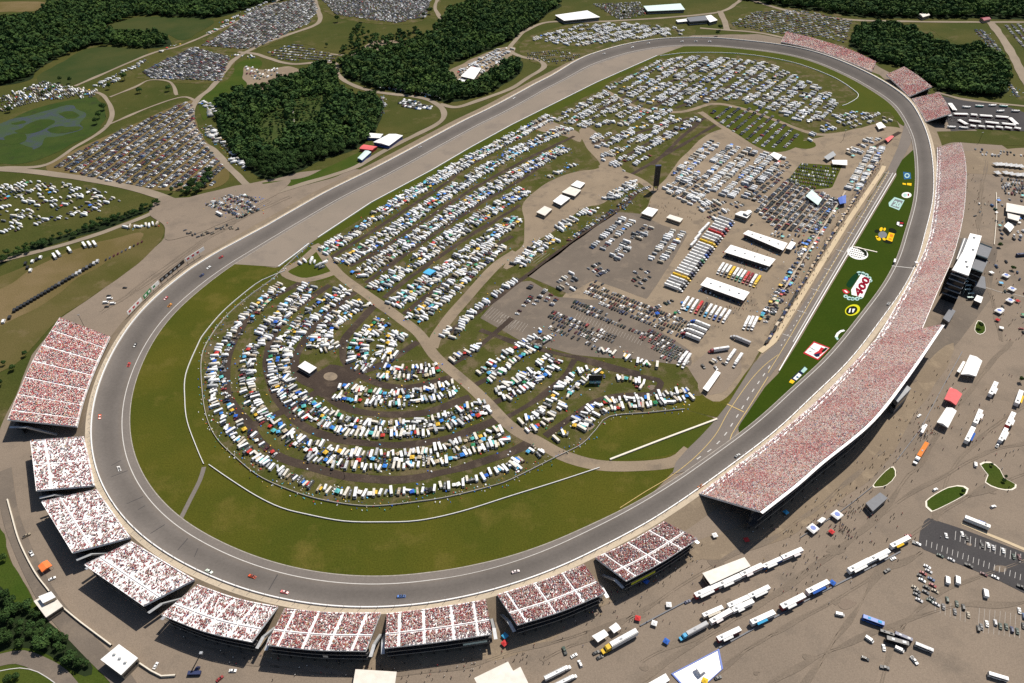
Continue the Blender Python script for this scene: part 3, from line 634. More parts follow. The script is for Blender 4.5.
# ------------------------------------------------------------------ emblems painted on the turf
def decal(px, z, mat, parent, name, smooth=False):
    w = np.array(wpts(px)); p = catmull(w, 1.5, True) if smooth else w
    tris = tessellate_polygon([[Vector((x, y, 0)) for x, y in p]])
    me = bpy.data.meshes.new(name); me.from_pydata([(x, y, z) for x, y in p], [], [tuple(t) for t in tris]); me.update()
    if sum(q.normal.z for q in me.polygons) < 0: me.flip_normals()
    me.materials.append(MATS[mat]); return link(name, me, parent)
def ell(cx, cy, rx, ry, rot=0, n=20):
    c, s = math.cos(math.radians(rot)), math.sin(math.radians(rot))
    return [(cx+c*rx*math.cos(t)-s*ry*math.sin(t), cy+s*rx*math.cos(t)+c*ry*math.sin(t)) for t in np.linspace(0, 2*math.pi, n, False)]
def lettering(text, c, along, upv, height_frac, z, mat, parent, name, spread=1.0):
    """text laid flat on the ground: c centre px, along = px vector of the whole width, upv = px vector of the letter height"""
    cu = bpy.data.curves.new('text', 'FONT'); cu.body = text; cu.align_x = 'CENTER'; cu.align_y = 'CENTER'; cu.resolution_u = 2; cu.offset = .05
    to = bpy.data.objects.new('text', cu); COL.objects.link(to)
    dg = bpy.context.evaluated_depsgraph_get(); me = bpy.data.meshes.new_from_object(to.evaluated_get(dg)); bpy.data.objects.remove(to)
    v = np.array([x.co[:] for x in me.vertices]); w = v[:, 0].max()-v[:, 0].min(); h = v[:, 1].max()-v[:, 1].min()
    v[:, 0] -= (v[:, 0].max()+v[:, 0].min())/2; v[:, 1] -= (v[:, 1].max()+v[:, 1].min())/2
    o_ = at(*c)[:2]; ax = at(c[0]+along[0], c[1]+along[1])[:2]-o_; ay = at(c[0]+upv[0], c[1]+upv[1])[:2]-o_
    p = o_+np.outer(v[:, 0]/w, ax)+np.outer(v[:, 1]/h, ay)
    me2 = bpy.data.meshes.new(name); me2.from_pydata([(x, y, z) for x, y in p], [], [tuple(q.vertices) for q in me.polygons]); me2.update()
    if sum(q.normal.z for q in me2.polygons) < 0: me2.flip_normals()
    me2.materials.append(MATS[mat]); return link(name, me2, parent)
def emblem(label, c): return thing('turf_emblem', label, 'turf emblem', (0, 0, 0))
ZE = .36
t = emblem('pale blue square emblem painted on the turf nearest the pit entry', None)
decal([(903, 172), (910.5, 173), (911, 179), (904, 179.5)], ZE, 'turf_blue', t, 'plate'); decal(ell(907, 175.8, 2.6, 2.4), ZE+.02, 'turf_teal', t, 'ring'); decal(ell(907, 175.8, 1.6, 1.4), ZE+.04, 'turf_blue', t, 'disc')
t = emblem('small yellow lettering painted on the turf below the blue emblem', None)
decal([(902.5, 183), (906, 183.7), (906, 185.2), (902.5, 184.6)], ZE, 'turf_yellow', t, 'word'); decal([(907, 183.2), (911.5, 183.4), (911.3, 186), (907, 185.2)], ZE, 'turf_yellow', t, 'word')
t = emblem('white oval emblem with teal and red marks on the turf', None)
decal(ell(906.5, 195.3, 4.9, 2.9), ZE, 'turf_white', t, 'plate', True); decal(ell(905, 195.4, 2.0, 1.8), ZE+.02, 'turf_teal', t, 'disc'); decal([(907.5, 194), (909, 193.8), (909, 196.4), (907.5, 196)], ZE+.02, 'turf_maroon', t, 'bar')
t = emblem('pale square panel with dark numerals 20 painted on the turf', None)
decal([(894.5, 197.3), (904.5, 200.5), (899, 210.5), (889, 206.5), (888.5, 203)], ZE, 'turf_teal', t, 'plate'); decal([(895, 199), (903, 201.3), (898.4, 209), (890.5, 206)], ZE+.02, 'turf_grey', t, 'panel')
lettering('20', (897, 204.3), (7.2, 2.2), (2.2, -5.2), 1, ZE+.04, 'turf_teal', t, 'numerals')
t = emblem('round black emblem with white and red bars painted on the turf', None)
decal(ell(900, 224, 4.3, 3.1), ZE, 'turf_black', t, 'plate'); decal([(897, 222), (899.4, 222.4), (899, 226), (896.6, 224.8)], ZE+.02, 'turf_white', t, 'bar'); decal([(900, 222.4), (903.4, 223), (903, 224), (899.8, 223.6)], ZE+.02, 'turf_red', t, 'bar'); decal([(899.8, 225), (902.8, 225.3), (902, 226.6), (899.4, 226.4)], ZE+.02, 'turf_white', t, 'bar')
t = emblem('yellow and orange emblem with dark splashes painted on the turf', None)
decal(ell(892.5, 231, 4.2, 2.4, 20), ZE, 'turf_black', t, 'shadow', True); decal(ell(887.5, 241.5, 5.2, 2.2, 15), ZE, 'turf_black', t, 'shadow', True); decal(ell(877, 231.5, 2.6, 1.8), ZE, 'turf_black', t, 'shadow')
decal(ell(882.5, 235, 4.4, 3.4), ZE+.02, 'turf_grey', t, 'disc')
for a, b_, r1, r2 in ((881, 229.5, 1.5, 2.1), (884.5, 229.5, 1.2, 1.6), (878.5, 239, 2.4, 1.7), (884, 239.3, 1.8, 1.2), (877, 237.2, 1.8, .9)): decal(ell(a, b_, r1, r2, 25), ZE+.04, 'turf_yellow', t, 'patch')
decal([(889, 232.5), (894.6, 234), (892, 242), (886, 239.8)], ZE+.05, 'turf_yellow', t, 'plate'); decal([(890, 234), (893.5, 235), (892.4, 238), (889.3, 236.8)], ZE+.07, 'turf_orange', t, 'bar'); decal([(888.8, 238), (891.8, 239), (891.3, 240.6), (888.2, 239.6)], ZE+.07, 'turf_orange', t, 'bar')
t = emblem('large white oval emblem with chequered black script beside pit wall', None)
decal(ell(857.6, 253.4, 10.6, 6.2, 14, 30), ZE, 'turf_white', t, 'plate', True)
c_, s_ = math.cos(math.radians(14)), math.sin(math.radians(14))
for k in range(5):
    for q in range(-4, 5):
        x, y = q*2.2+(k % 2)*1.1, (k-2)*2.0
        if (x/8.8)**2+(y/5)**2 < 1:
            X, Y = 857+c_*x-s_*y, 253+s_*x+c_*y
            decal([(X-.8, Y-.55), (X+.55, Y-.25), (X+.8, Y+.6), (X-.55, Y+.3)], ZE+.06, 'turf_black', t, 'check')
decal([(855, 247.2), (862, 248.8), (866.6, 252), (867, 256), (864.6, 256.4), (863.6, 253), (860, 250.4)], ZE+.08, 'turf_black', t, 'swoosh')
t = emblem('big white plate with maroon 400 numerals and pale scalloped edge on the turf', None)
for (x, y, r) in [(859, 273.5, 2.6), (862.5, 274, 2.6), (866, 275.5, 2.6), (869, 278.5, 2.4), (870.3, 281, 2), (845.5, 296.5, 2.2), (849, 298.5, 2.4), (852.5, 299, 2.3), (857, 299, 2.4), (860.5, 297.5, 2.2)]:
    decal(ell(x, y, r, r*.8, 0, 10), ZE, 'turf_teal', t, 'scallop'); decal(ell(x+.2, y+.2, r*.45, r*.36, 0, 8), ZE+.02, 'turf_dark_teal', t, 'dot')
decal([(861, 274.5), (871, 279.5), (863, 298), (851.5, 295), (851, 290)], ZE+.01, 'turf_white', t, 'plate')
lettering('400', (862, 286.6), (10.5, -17.5), (-7.2, -4.4), 1, ZE+.05, 'turf_maroon', t, 'numerals')
decal([(842, 290), (846, 289.2), (850, 292.5), (846.6, 294.6), (843.4, 293)], ZE+.02, 'turf_red', t, 'banner'); decal([(843.6, 290.6), (845.6, 290.6), (848, 292.6), (846.4, 293.2)], ZE+.04, 'turf_white', t, 'banner_text')
decal([(847, 283), (852, 276.5), (857, 273), (858, 276), (854, 284), (849.5, 288), (846.5, 286)], ZE, 'turf_leaf', t, 'leaf', True)
t = emblem('round black emblem in a bright yellow ring painted on the turf', None)
decal(ell(852.4, 310.3, 7.8, 5.4, -20), ZE, 'turf_lime', t, 'ring'); decal(ell(851.6, 310.6, 5.9, 4.0, -20), ZE+.02, 'turf_black', t, 'disc')
decal([(849.4, 309), (851, 308.5), (850, 312.6), (848.4, 313)], ZE+.04, 'turf_white', t, 'bar'); decal([(852.4, 309), (855.2, 309), (854.6, 310), (853.2, 312.6), (852, 312.8)], ZE+.04, 'turf_white', t, 'bar')
t = emblem('white crescent painted on the turf below the yellow ring', None)
decal([(837, 340.5), (834.6, 337), (836.4, 333.4), (840, 330.6), (843.6, 329.8), (845, 331.2), (841, 332.4), (838.4, 335), (837.6, 337.4), (838.6, 339.5)], ZE, 'turf_white', t, 'crescent'); decal([(834.7, 337), (837, 340.5), (838.6, 339.5), (837.4, 337.2)], ZE+.02, 'turf_teal', t, 'tip')
t = emblem('white square panel with red border and dark lettering on the turf', None)
decal([(813.8, 341.5), (830, 348), (818, 360.5), (803, 353.5)], ZE, 'turf_red', t, 'border'); decal([(814, 343), (828.6, 348.6), (817.6, 359), (804.8, 352.6)], ZE+.02, 'turf_white', t, 'plate')
decal([(821, 347.4), (826.4, 349.6), (820.8, 354.8), (815.2, 355.6), (814, 353.6), (818.6, 351)], ZE+.04, 'turf_red', t, 'stripe'); decal([(825.3, 347.8), (828, 348.9), (823, 353), (821.3, 351.6)], ZE+.05, 'turf_black', t, 'stripe'); decal([(813, 354.8), (820, 353.2), (819.4, 356.8), (816, 357.4)], ZE+.06, 'turf_navy', t, 'stripe')
for a in ((810, 347.6), (812.6, 349.2), (809, 351)): decal([(a[0], a[1]), (a[0]+3, a[1]+1.1), (a[0]+2.6, a[1]+1.7), (a[0]-.4, a[1]+.6)], ZE+.04, 'turf_grey', t, 'lettering')
t = emblem('narrow banner with yellow, white and navy blocks painted on the turf', None)
decal([(804.5, 366.5), (807.5, 369), (793.5, 383.5), (789, 380.5)], ZE, 'turf_navy', t, 'plate'); decal([(791, 379.3), (794.8, 381.6), (792.6, 384), (788.8, 382.5)], ZE+.02, 'turf_yellow', t, 'block')
decal([(798.6, 373), (801.6, 375.4), (796.4, 380.6), (793, 378.6)], ZE+.02, 'turf_white', t, 'block'); decal([(804.6, 367), (807.4, 369.2), (803.4, 373.4), (800.6, 371.4)], ZE+.02, 'turf_teal', t, 'block'); decal([(797, 376.2), (799, 377.4), (797.6, 378.6), (795.6, 377.4)], ZE+.04, 'turf_blue', t, 'mark')
wall_line('winners_walk', 'cream walkway strip reaching from pit wall into the turf', [(853, 247), (866, 250), (877, 252.5)], .5, 1.6, 'cream_paint', 'walkway strip', z=.3, smooth=False)
# ------------------------------------------------------------------ vehicles and tents: prototypes (front towards +x)
def tmb(fn):
    m = MB(); fn(m); return m
def wheels(m, xs, y, r=.34, w=.24, mi=0):
    for x in xs:
        for s in (-1, 1): m.cyl((x, s*(y-w/2), r), (x, s*(y+w/2), r), r, n=8, mi=mi)
def axles(xs, y, r): return [('axle', tmb(lambda m, x=x: m.cyl((x, -y, r), (x, y, r), r, n=10)), ['rubber']) for x in xs]
def p_car(long=4.7, suv=False):
    h = 1.72 if suv else 1.42; a = long/2
    body = MB(); body.prism([(-a, .32), (a-.1, .3), (a, .55), (a-.12, .78), (a-1.25, .96), (-a+.75, 1.0), (-a+.06, .9)], -.9, .9)
    rf = (-a+.25, a-1.9) if suv else (-a+1.0, a-2.0)
    body.frus(rf[0]+.12, rf[1]-.15, -.68, .68, h-.03, h, .05, .05, .04)
    win = MB(); win.frus(rf[0]-.35 if not suv else rf[0]-.1, rf[1]+.62, -.82, .82, .94, h-.02, .45 if not suv else .2, .75, .15)
    wh = [tmb(lambda m, x=x, s=s: m.cyl((x, s*.72, .33), (x, s*.93, .33), .33, n=10)) for x in (-a+.85, a-.95) for s in (-1, 1)]
    return [('body', body, ['body_paint']), ('windows', win, ['glass_dark'])]+[('wheel', w_, ['rubber']) for w_ in wh]
def p_pickup():
    body = MB(); body.prism([(-2.8, .5), (2.7, .45), (2.8, .75), (2.65, 1.05), (1.3, 1.18), (-2.8, 1.15)], -.97, .97)
    body.frus(-.65, .75, -.72, .72, 1.82, 1.86, .05, .05, .05)
    for s in (-1, 1): body.frus(-2.8, -.9, s*.9-.07, s*.9+.07, 1.14, 1.32)
    body.frus(-2.82, -2.7, -.85, .85, 1.14, 1.32)
    bed = MB(); bed.frus(-2.68, -.95, -.82, .82, 1.16, 1.2)
    win = MB(); win.frus(-.95, 1.3, -.88, .88, 1.12, 1.83, .25, .6, .14)
    wh = [tmb(lambda m, x=x, s=s: m.cyl((x, s*.76, .4), (x, s*1.0, .4), .4, n=10)) for x in (-1.75, 1.75) for s in (-1, 1)]
    return [('body', body, ['body_paint']), ('bed', bed, ['black_paint']), ('windows', win, ['glass_dark'])]+[('wheel', w_, ['rubber']) for w_ in wh]
def p_van():
    body = MB(); body.prism([(-2.7, .4), (2.7, .4), (2.75, .9), (2.2, 1.25), (1.5, 2.1), (-2.55, 2.15), (-2.7, 2.0)], -1.0, 1.0)
    win = MB(); win.poly([(2.16, -.85, 1.32), (2.16, .85, 1.32), (1.6, .8, 2.02), (1.6, -.8, 2.02)])
    for s in (-1, 1): win.frus(-2.3, 1.4, min(s*1.0, s*1.02), max(s*1.0, s*1.02), 1.35, 1.9)
    win.v = [(x+.03 if x > 1.5 and abs(y) < .9 else x, y, z) for x, y, z in win.v]
    wh = [tmb(lambda m, x=x, s=s: m.cyl((x, s*.78, .36), (x, s*1.02, .36), .36, n=10)) for x in (-1.7, 1.7) for s in (-1, 1)]
    return [('body', body, ['body_paint']), ('windows', win, ['glass_dark'])]+[('wheel', w_, ['rubber']) for w_ in wh]
def p_motorhome(L=10.2):
    a = L/2
    body = MB(); body.prism([(-a, .25), (a-.15, .2), (a, 1.1), (a-.25, 2.3), (a-.75, 3.2), (-a+.1, 3.25), (-a, 3.1)], -1.27, 1.27)
    win = MB(); win.quad((a-.03, -1.1, 1.35), (a-.03, 1.1, 1.35), (a-.42, 1.08, 2.75), (a-.42, -1.08, 2.75)); win.v = [(x+.05, y, z) for x, y, z in win.v]
    sw = [tmb(lambda m, s=s: m.frus(-a+1.0, a-1.4, min(s*1.26, s*1.29), max(s*1.26, s*1.29), 1.75, 2.45)) for s in (-1, 1)]
    ac = [tmb(lambda m, x=x: m.frus(x, x+1.0, -.42, .42, 3.2, 3.5, .12, .12, .08)) for x in (-a+1.8, 1.4)]
    st = MB()
    for s in (-1, 1): st.frus(-a+.2, a-.6, min(s*1.268, s*1.285), max(s*1.268, s*1.285), .9, 1.45)
    aw = MB(); aw.quad((-2.6, 1.3, 2.9), (2.2, 1.3, 2.9), (2.2, 3.6, 2.45), (-2.6, 3.6, 2.45)); aw.cyl((-2.6, 3.6, 2.45), (-2.6, 3.6, 0), .04, n=4); aw.cyl((2.2, 3.6, 2.45), (2.2, 3.6, 0), .04, n=4)
    return [('body', body, ['body_paint']), ('windshield', win, ['glass_dark'])]+[('window', x, ['glass_dark']) for x in sw]+[('roof_vent', x, ['roof_white']) for x in ac]+[('side_stripe', st, ['wall_tan']), ('awning', aw, ['canvas'])]
def p_trailer(L=7.4):
    a = L/2
    body = MB(); body.prism([(-a, .3), (a-.3, .3), (a, 1.2), (a-.35, 2.6), (a-.8, 2.85), (-a+.15, 2.9), (-a, 2.75)], -1.2, 1.2)
    win = MB(); win.quad((a-.12, -.8, 1.5), (a-.12, .8, 1.5), (a-.33, .8, 2.35), (a-.33, -.8, 2.35)); win.v = [(x+.04, y, z) for x, y, z in win.v]
    sw = [tmb(lambda m, s=s: m.frus(-a+.7, a-1.2, min(s*1.19, s*1.22), max(s*1.19, s*1.22), 1.5, 2.15)) for s in (-1, 1)]
    ac = MB(); ac.frus(-.6, .4, -.4, .4, 2.88, 3.15, .12, .12, .08)
    ht = MB(); ht.cyl((a-.2, -.5, .5), (a+1.2, 0, .5), .05, n=5); ht.cyl((a-.2, .5, .5), (a+1.2, 0, .5), .05, n=5); ht.cyl((a+1.15, 0, 0), (a+1.15, 0, .7), .06, n=5)
    aw = MB(); aw.quad((-1.8, -1.22, 2.55), (1.9, -1.22, 2.55), (1.9, -3.3, 2.15), (-1.8, -3.3, 2.15)); aw.cyl((-1.8, -3.3, 2.15), (-1.8, -3.3, 0), .04, n=4); aw.cyl((1.9, -3.3, 2.15), (1.9, -3.3, 0), .04, n=4)
    return [('body', body, ['body_paint']), ('front_window', win, ['glass_dark'])]+[('window', x, ['glass_dark']) for x in sw]+[('roof_vent', ac, ['roof_white']), ('hitch', ht, ['dark_steel']), ('awning', aw, ['canvas'])]
def p_canopy(w=4.2, h=2.3, rise=1.1):
    a = w/2; rf = MB()
    c = [(-a, -a, h), (a, -a, h), (a, a, h), (-a, a, h)]; top = (0, 0, h+rise)
    for i in range(4):
        p, q = c[i], c[(i+1) % 4]; mp = tuple((p[k]*.5+top[k]*.5) - (.12 if k == 2 else 0) for k in range(3)); mq = tuple((q[k]*.5+top[k]*.5) - (.12 if k == 2 else 0) for k in range(3))
        rf.quad(p, q, mq, mp); rf.poly([mp, mq, top]); rf.quad((p[0], p[1], h-.3), (q[0], q[1], h-.3), q, p)
    lg = [tmb(lambda m, x=x, y=y: m.cyl((x*.97, y*.97, 0), (x*.97, y*.97, h), .05, n=5)) for x, y, _ in c]
    return [('roof', rf, ['canvas'])]+[('leg', x, ['steel']) for x in lg]
def p_hauler():
    tr = MB(); tr.frus(-9.6, 5.6, -1.3, 1.3, 1.1, 4.05, mi=1); tr.frus(-9.62, 5.62, -1.32, 1.32, 4.03, 4.12, mi=0); tr.frus(-6.5, 2.0, -1.2, 1.2, .45, 1.1, mi=2)
    dr = MB(); dr.frus(-9.64, -9.6, -1.1, 1.1, 1.2, 3.9)
    cab = MB(); cab.prism([(6.1, .7), (10.6, .6), (10.7, 1.5), (9.3, 1.75), (8.7, 2.75), (8.1, 3.45), (6.1, 3.7)], -1.2, 1.2)
    ws = MB(); ws.quad((9.36, -1.05, 1.85), (9.36, 1.05, 1.85), (8.78, 1.0, 2.75), (8.78, -1.0, 2.75))
    for s in (-1, 1): ws.frus(7.7, 8.6, min(s*1.19, s*1.22), max(s*1.19, s*1.22), 1.9, 2.6)
    return [('trailer', tr, ['canvas', 'body_paint', 'dark_steel']), ('trailer_door', dr, ['steel']), ('roof_hatch', tmb(lambda m: m.frus(-1.0, .6, -.5, .5, 4.1, 4.3, .1, .1, .1)), ['roof_gray']), ('roof_rail', tmb(lambda m: m.frus(-9.4, 5.2, 1.0, 1.12, 4.1, 4.3)), ['dark_steel']), ('cab', cab, ['body_paint']), ('windshield', ws, ['glass_dark'])]+axles((-7.6, -6.4, 6.6, 7.6, 9.9), 1.22, .5)
def p_bus():
    b = MB(); b.prism([(-6.1, .45), (6.0, .4), (6.15, 1.2), (5.95, 3.1), (5.7, 3.45), (-6.0, 3.45), (-6.1, 3.2)], -1.28, 1.28)
    w = MB(); w.quad((6.13, -1.1, 1.4), (6.13, 1.1, 1.4), (6.0, 1.1, 2.9), (6.0, -1.1, 2.9)); w.v = [(x+.04, y, z) for x, y, z in w.v]
    for s in (-1, 1): w.frus(-5.6, 5.3, min(s*1.27, s*1.3), max(s*1.27, s*1.3), 1.75, 2.75)
    r = MB(); r.frus(-4.6, -2.4, -.8, .8, 3.4, 3.7, .2, .2, .1); r.frus(1.5, 3.2, -.7, .7, 3.4, 3.62, .2, .2, .1)
    return [('body', b, ['body_paint']), ('windows', w, ['glass_dark']), ('roof_unit', r, ['canvas'])]+axles((-3.9, -2.8, 4.0), 1.3, .5)
def p_vendor():
    b = MB(); b.frus(-7.2, 7.2, -1.25, 1.25, .9, 3.6, mi=0); b.frus(-7.25, 7.25, -1.3, 1.3, 3.58, 3.68, mi=1)
    fl = MB(); fl.quad((-5.2, -1.31, 3.45), (-5.2, -2.5, 2.95), (4.6, -2.5, 2.95), (4.6, -1.31, 3.45)); va = MB(); va.quad((-7.0, -1.27, 3.4), (-7.0, -1.27, 2.7), (7.0, -1.27, 2.7), (7.0, -1.27, 3.4))
    op = MB(); op.frus(-6.0, 5.8, -1.27, -1.24, 1.9, 3.2)
    ct = MB(); ct.frus(-6.0, 5.8, -1.75, -1.3, 1.75, 1.85)
    return [('body', b, ['body_paint', 'roof_white']), ('serving_flap', fl, ['canvas']), ('valance', va, ['canvas']), ('opening', op, ['black_paint']), ('counter', ct, ['steel']), ('roof_unit', tmb(lambda m: m.frus(-5.2, -3.9, -.6, .6, 3.66, 4.15, .1, .1, .1)), ['roof_gray']), ('roof_unit', tmb(lambda m: m.frus(2.6, 3.6, -.5, .5, 3.66, 4.05, .1, .1, .1)), ['steel'])]+axles((-4.6, -3.5), 1.2, .45)
def p_racecar():
    b = MB(); b.prism([(-2.55, .2), (2.5, .15), (2.55, .45), (1.3, .82), (-1.5, .95), (-2.5, .98)], -.98, .98); b.frus(-1.0, .3, -.68, .68, 1.3, 1.34, .1, .1, .05)
    w = MB(); w.frus(-1.6, 1.1, -.85, .85, .85, 1.31, .5, .75, .15)
    sp = MB(); sp.frus(-2.6, -2.5, -.85, .85, .97, 1.2)
    nb = MB(); nb.quad((-.9, -.45, 1.35), (.15, -.45, 1.35), (.15, .45, 1.35), (-.9, .45, 1.35)); nb.quad((1.35, -.7, .83), (2.4, -.6, .5), (2.4, .6, .5), (1.35, .7, .83)); nb.v = [(x, y, z+.015) for x, y, z in nb.v]
    wh = [tmb(lambda m, x=x, s=s: m.cyl((x, s*.74, .34), (x, s*1.0, .34), .34, n=10)) for x in (-1.55, 1.5) for s in (-1, 1)]
    return [('body', b, ['body_paint']), ('windows', w, ['glass_dark']), ('spoiler', sp, ['black_paint']), ('livery', nb, ['canvas'])]+[('wheel', x, ['rubber']) for x in wh]
KINDS = {'car': (p_car(), 4.7, 1.9, 'car'), 'suv': (p_car(4.8, True), 4.8, 1.9, 'car'), 'pickup_truck': (p_pickup(), 5.6, 2.0, 'pickup truck'), 'van': (p_van(), 5.5, 2.0, 'van'),
         'motorhome': (p_motorhome(), 10.2, 2.6, 'motorhome'), 'camper_trailer': (p_trailer(), 7.4, 2.5, 'camper trailer'), 'canopy_tent': (p_canopy(), 4.2, 4.2, 'canopy tent'),
         'transporter': (p_hauler(), 20.2, 2.6, 'transporter'), 'bus': (p_bus(), 12.2, 2.6, 'bus'), 'vendor_trailer': (p_vendor(), 14.4, 3, 'vendor trailer'), 'stock_car': (p_racecar(), 5.1, 1.95, 'stock car')}
FIXED = {'glass_dark': (.012, .014, .018), 'rubber': (.016,)*3, 'black_paint': (.016, .016, .018), 'dark_steel': (.035, .035, .04), 'steel': (.4, .41, .42), 'roof_white': (.72, .71, .68), 'wall_tan': (.36, .29, .21)}
PM = {}
def proto(kind):
    if kind not in PM:
        PM[kind] = [(n, mb.mesh(n, mats), mats) for n, mb, mats in KINDS[kind][0]]
    return PM[kind]
PS = {}
def single(kind, drop=('wheel', 'wheels', 'awning', 'side_stripe', 'hitch', 'leg')):
    """the whole vehicle as one mesh, for copies that stand too far off to show their parts"""
    if kind not in PS:
        big = MB(); mats = []
        for n, mb, ms in KINDS[kind][0]:
            if n in drop: continue
            k = len(big.v); big.v += mb.v; big.f += [tuple(i+k for i in f) for f in mb.f]
            for mm in mb.m:
                if ms[mm] not in mats: mats.append(ms[mm])
                big.m.append(mats.index(ms[mm]))
        PS[kind] = big.mesh(kind, mats)
    return PS[kind]

SUBPART = {('transporter', 'windshield'): 'cab', ('transporter', 'trailer_door'): 'trailer', ('transporter', 'roof_hatch'): 'trailer', ('transporter', 'roof_rail'): 'trailer', ('vendor_trailer', 'roof_unit'): 'body', ('bus', 'roof_unit'): 'body', ('motorhome', 'roof_vent'): 'body', ('motorhome', 'windshield'): 'body', ('motorhome', 'window'): 'body', ('camper_trailer', 'roof_vent'): 'body', ('camper_trailer', 'window'): 'body', ('camper_trailer', 'front_window'): 'body', ('pickup_truck', 'bed'): 'body'}
def make(kind, x, y, z, rz, label, group, col, col2=None, parts=True, tilt=None, s=1.0, skip=(), name=None, cat=None):
    cat = cat or KINDS[kind][3]; name = name or ('car' if kind == 'suv' else kind)
    if not parts:
        o = link(name, single(kind), None, (x, y, z), rz, col); tag(o, label, cat, group)
    else:
        o = thing(name, label, cat, (x, y, z), rz, group); made = {}
        fx = rnd.uniform(.4, .95); i_ = rnd.randint(0, 9)
        for n, me, ms in proto(kind):
            if n in skip: continue
            c = col
            if 'canvas' in ms and col2 is not None: c = col2
            ch = link(n, me, made.get(SUBPART.get((kind, n)), o), col=c); made.setdefault(n, ch)
            if n in ('serving_flap', 'opening', 'counter'): ch.scale = (fx, 1, 1); ch.location = ((1-fx)*(4 if i_ % 2 else -4), 0, 0)
            if n == 'serving_flap' and max(col2)-min(col2) > .2 and col2[0] > col2[2] and col2[1] < .3: ch.color = (.75, .70, .69, 1)
            if kind == 'transporter' and n == 'trailer': ch.color = (*col2, 1)
    o.scale = (s, s, s)
    if tilt is not None: o.rotation_euler = tilt
    return o

# lighter shapes for the far masses: list of boxes with roles (quads only)
def lite(kind):
    m = MB()
    if kind in ('car', 'suv'):
        m.frus(-2.3, 2.25, -.9, .9, .3, .95, .05, .2, .03, 0, False); m.frus(-1.7, 1.0, -.82, .82, .95, 1.42, .5, .7, .15, 1, False); m.frus(-1.15, .25, -.66, .66, 1.42, 1.46, 0, 0, 0, 0, False)
    elif kind == 'pickup_truck':
        m.frus(-2.8, 2.75, -.95, .95, .45, 1.15, 0, .15, .02, 0, False); m.frus(-.95, 1.3, -.86, .86, 1.15, 1.82, .25, .6, .14, 1, False); m.frus(-.7, .7, -.7, .7, 1.82, 1.86, 0, 0, 0, 0, False); m.frus(-2.65, -1.0, -.8, .8, 1.15, 1.2, 0, 0, 0, 2, False)
    elif kind in ('van',):
        m.frus(-2.7, 2.7, -1, 1, .4, 2.1, .1, .9, .08, 0, False)
    elif kind == 'motorhome':
        m.frus(-5.1, 5.1, -1.27, 1.27, .5, 3.2, .05, .5, .04, 0, False); m.frus(-3.4, -2.4, -.42, .42, 3.2, 3.5, .1, .1, .08, 3, False); m.frus(1.4, 2.4, -.42, .42, 3.2, 3.5, .1, .1, .08, 3, False); m.frus(-4.6, 4.5, -1.29, 1.29, 1.7, 2.4, 0, 0, 0, 1, False)
    elif kind == 'camper_trailer':
        m.frus(-3.7, 3.7, -1.2, 1.2, .5, 2.85, .08, .5, .04, 0, False); m.frus(-.6, .4, -.4, .4, 2.85, 3.12, .1, .1, .06, 3, False); m.frus(-3.0, 2.8, -1.22, 1.22, 1.5, 2.1, 0, 0, 0, 1, False)
    elif kind == 'canopy_tent':
        m.frus(-2.1, 2.1, -2.1, 2.1, 2.05, 2.3, 0, 0, 0, 0, False); m.frus(-2.1, 2.1, -2.1, 2.1, 2.3, 3.4, 1.95, 1.95, 1.95, 0, False)
        for x in (-2, 2):
            for y in (-2, 2): m.frus(x-.06, x+.06, y-.06, y+.06, 0, 2.1, 0, 0, 0, 3, False)
    return np.array(m.v), np.array(m.f), np.array(m.m)
ROLE = np.array([(0, 0, 0), (.03, .034, .04), (.02, .02, .02), (.7, .69, .66)])
def bulk(name, groups, mat, label, cat, kind='stuff'):
    """many far copies in ONE mesh; groups = list of (verts, quads, roles, pos(n,3), rz(n), scale(n), colours(n,3))"""
    Vs, Fs, Cs = [], [], []; k = 0
    for v, f, r, pos, rz, sc, col in groups:
        n = len(pos)
        if not n: continue
        c, s = np.cos(rz)[:, None], np.sin(rz)[:, None]
        vv = v[None]*sc[:, None, None] if np.ndim(sc) == 1 else v[None]*sc[:, None, :]
        X = c*vv[..., 0]-s*vv[..., 1]+pos[:, 0:1]; Y = s*vv[..., 0]+c*vv[..., 1]+pos[:, 1:2]; Zz = vv[..., 2]+pos[:, 2:3]
        Vs.append(np.stack([X, Y, Zz], -1).reshape(-1, 3))
        Fs.append((f[None]+(np.arange(n)*len(v))[:, None, None]+k).reshape(-1, 4)); k += n*len(v)
        cc = np.where((r == 0)[None, :, None], col[:, None, :], ROLE[r][None]) if r.max() < 10 else r
        Cs.append(np.repeat(cc.reshape(-1, 3), 4, axis=0))
    V = np.concatenate(Vs); F = np.concatenate(Fs); C = np.concatenate(Cs)
    me = bpy.data.meshes.new(name); me.vertices.add(len(V)); me.vertices.foreach_set('co', V.astype(np.float32).ravel())
    me.loops.add(F.size); me.loops.foreach_set('vertex_index', F.astype(np.int32).ravel())
    me.polygons.add(len(F)); me.polygons.foreach_set('loop_start', np.arange(len(F), dtype=np.int32)*4)
    me.update(calc_edges=True)
    ca = me.color_attributes.new('Col', 'FLOAT_COLOR', 'CORNER'); ca.data.foreach_set('color', np.hstack([C, np.ones((len(C), 1))]).astype(np.float32).ravel())
    me.materials.append(MATS[mat])
    return tag(link(name, me), label, cat, None, kind)

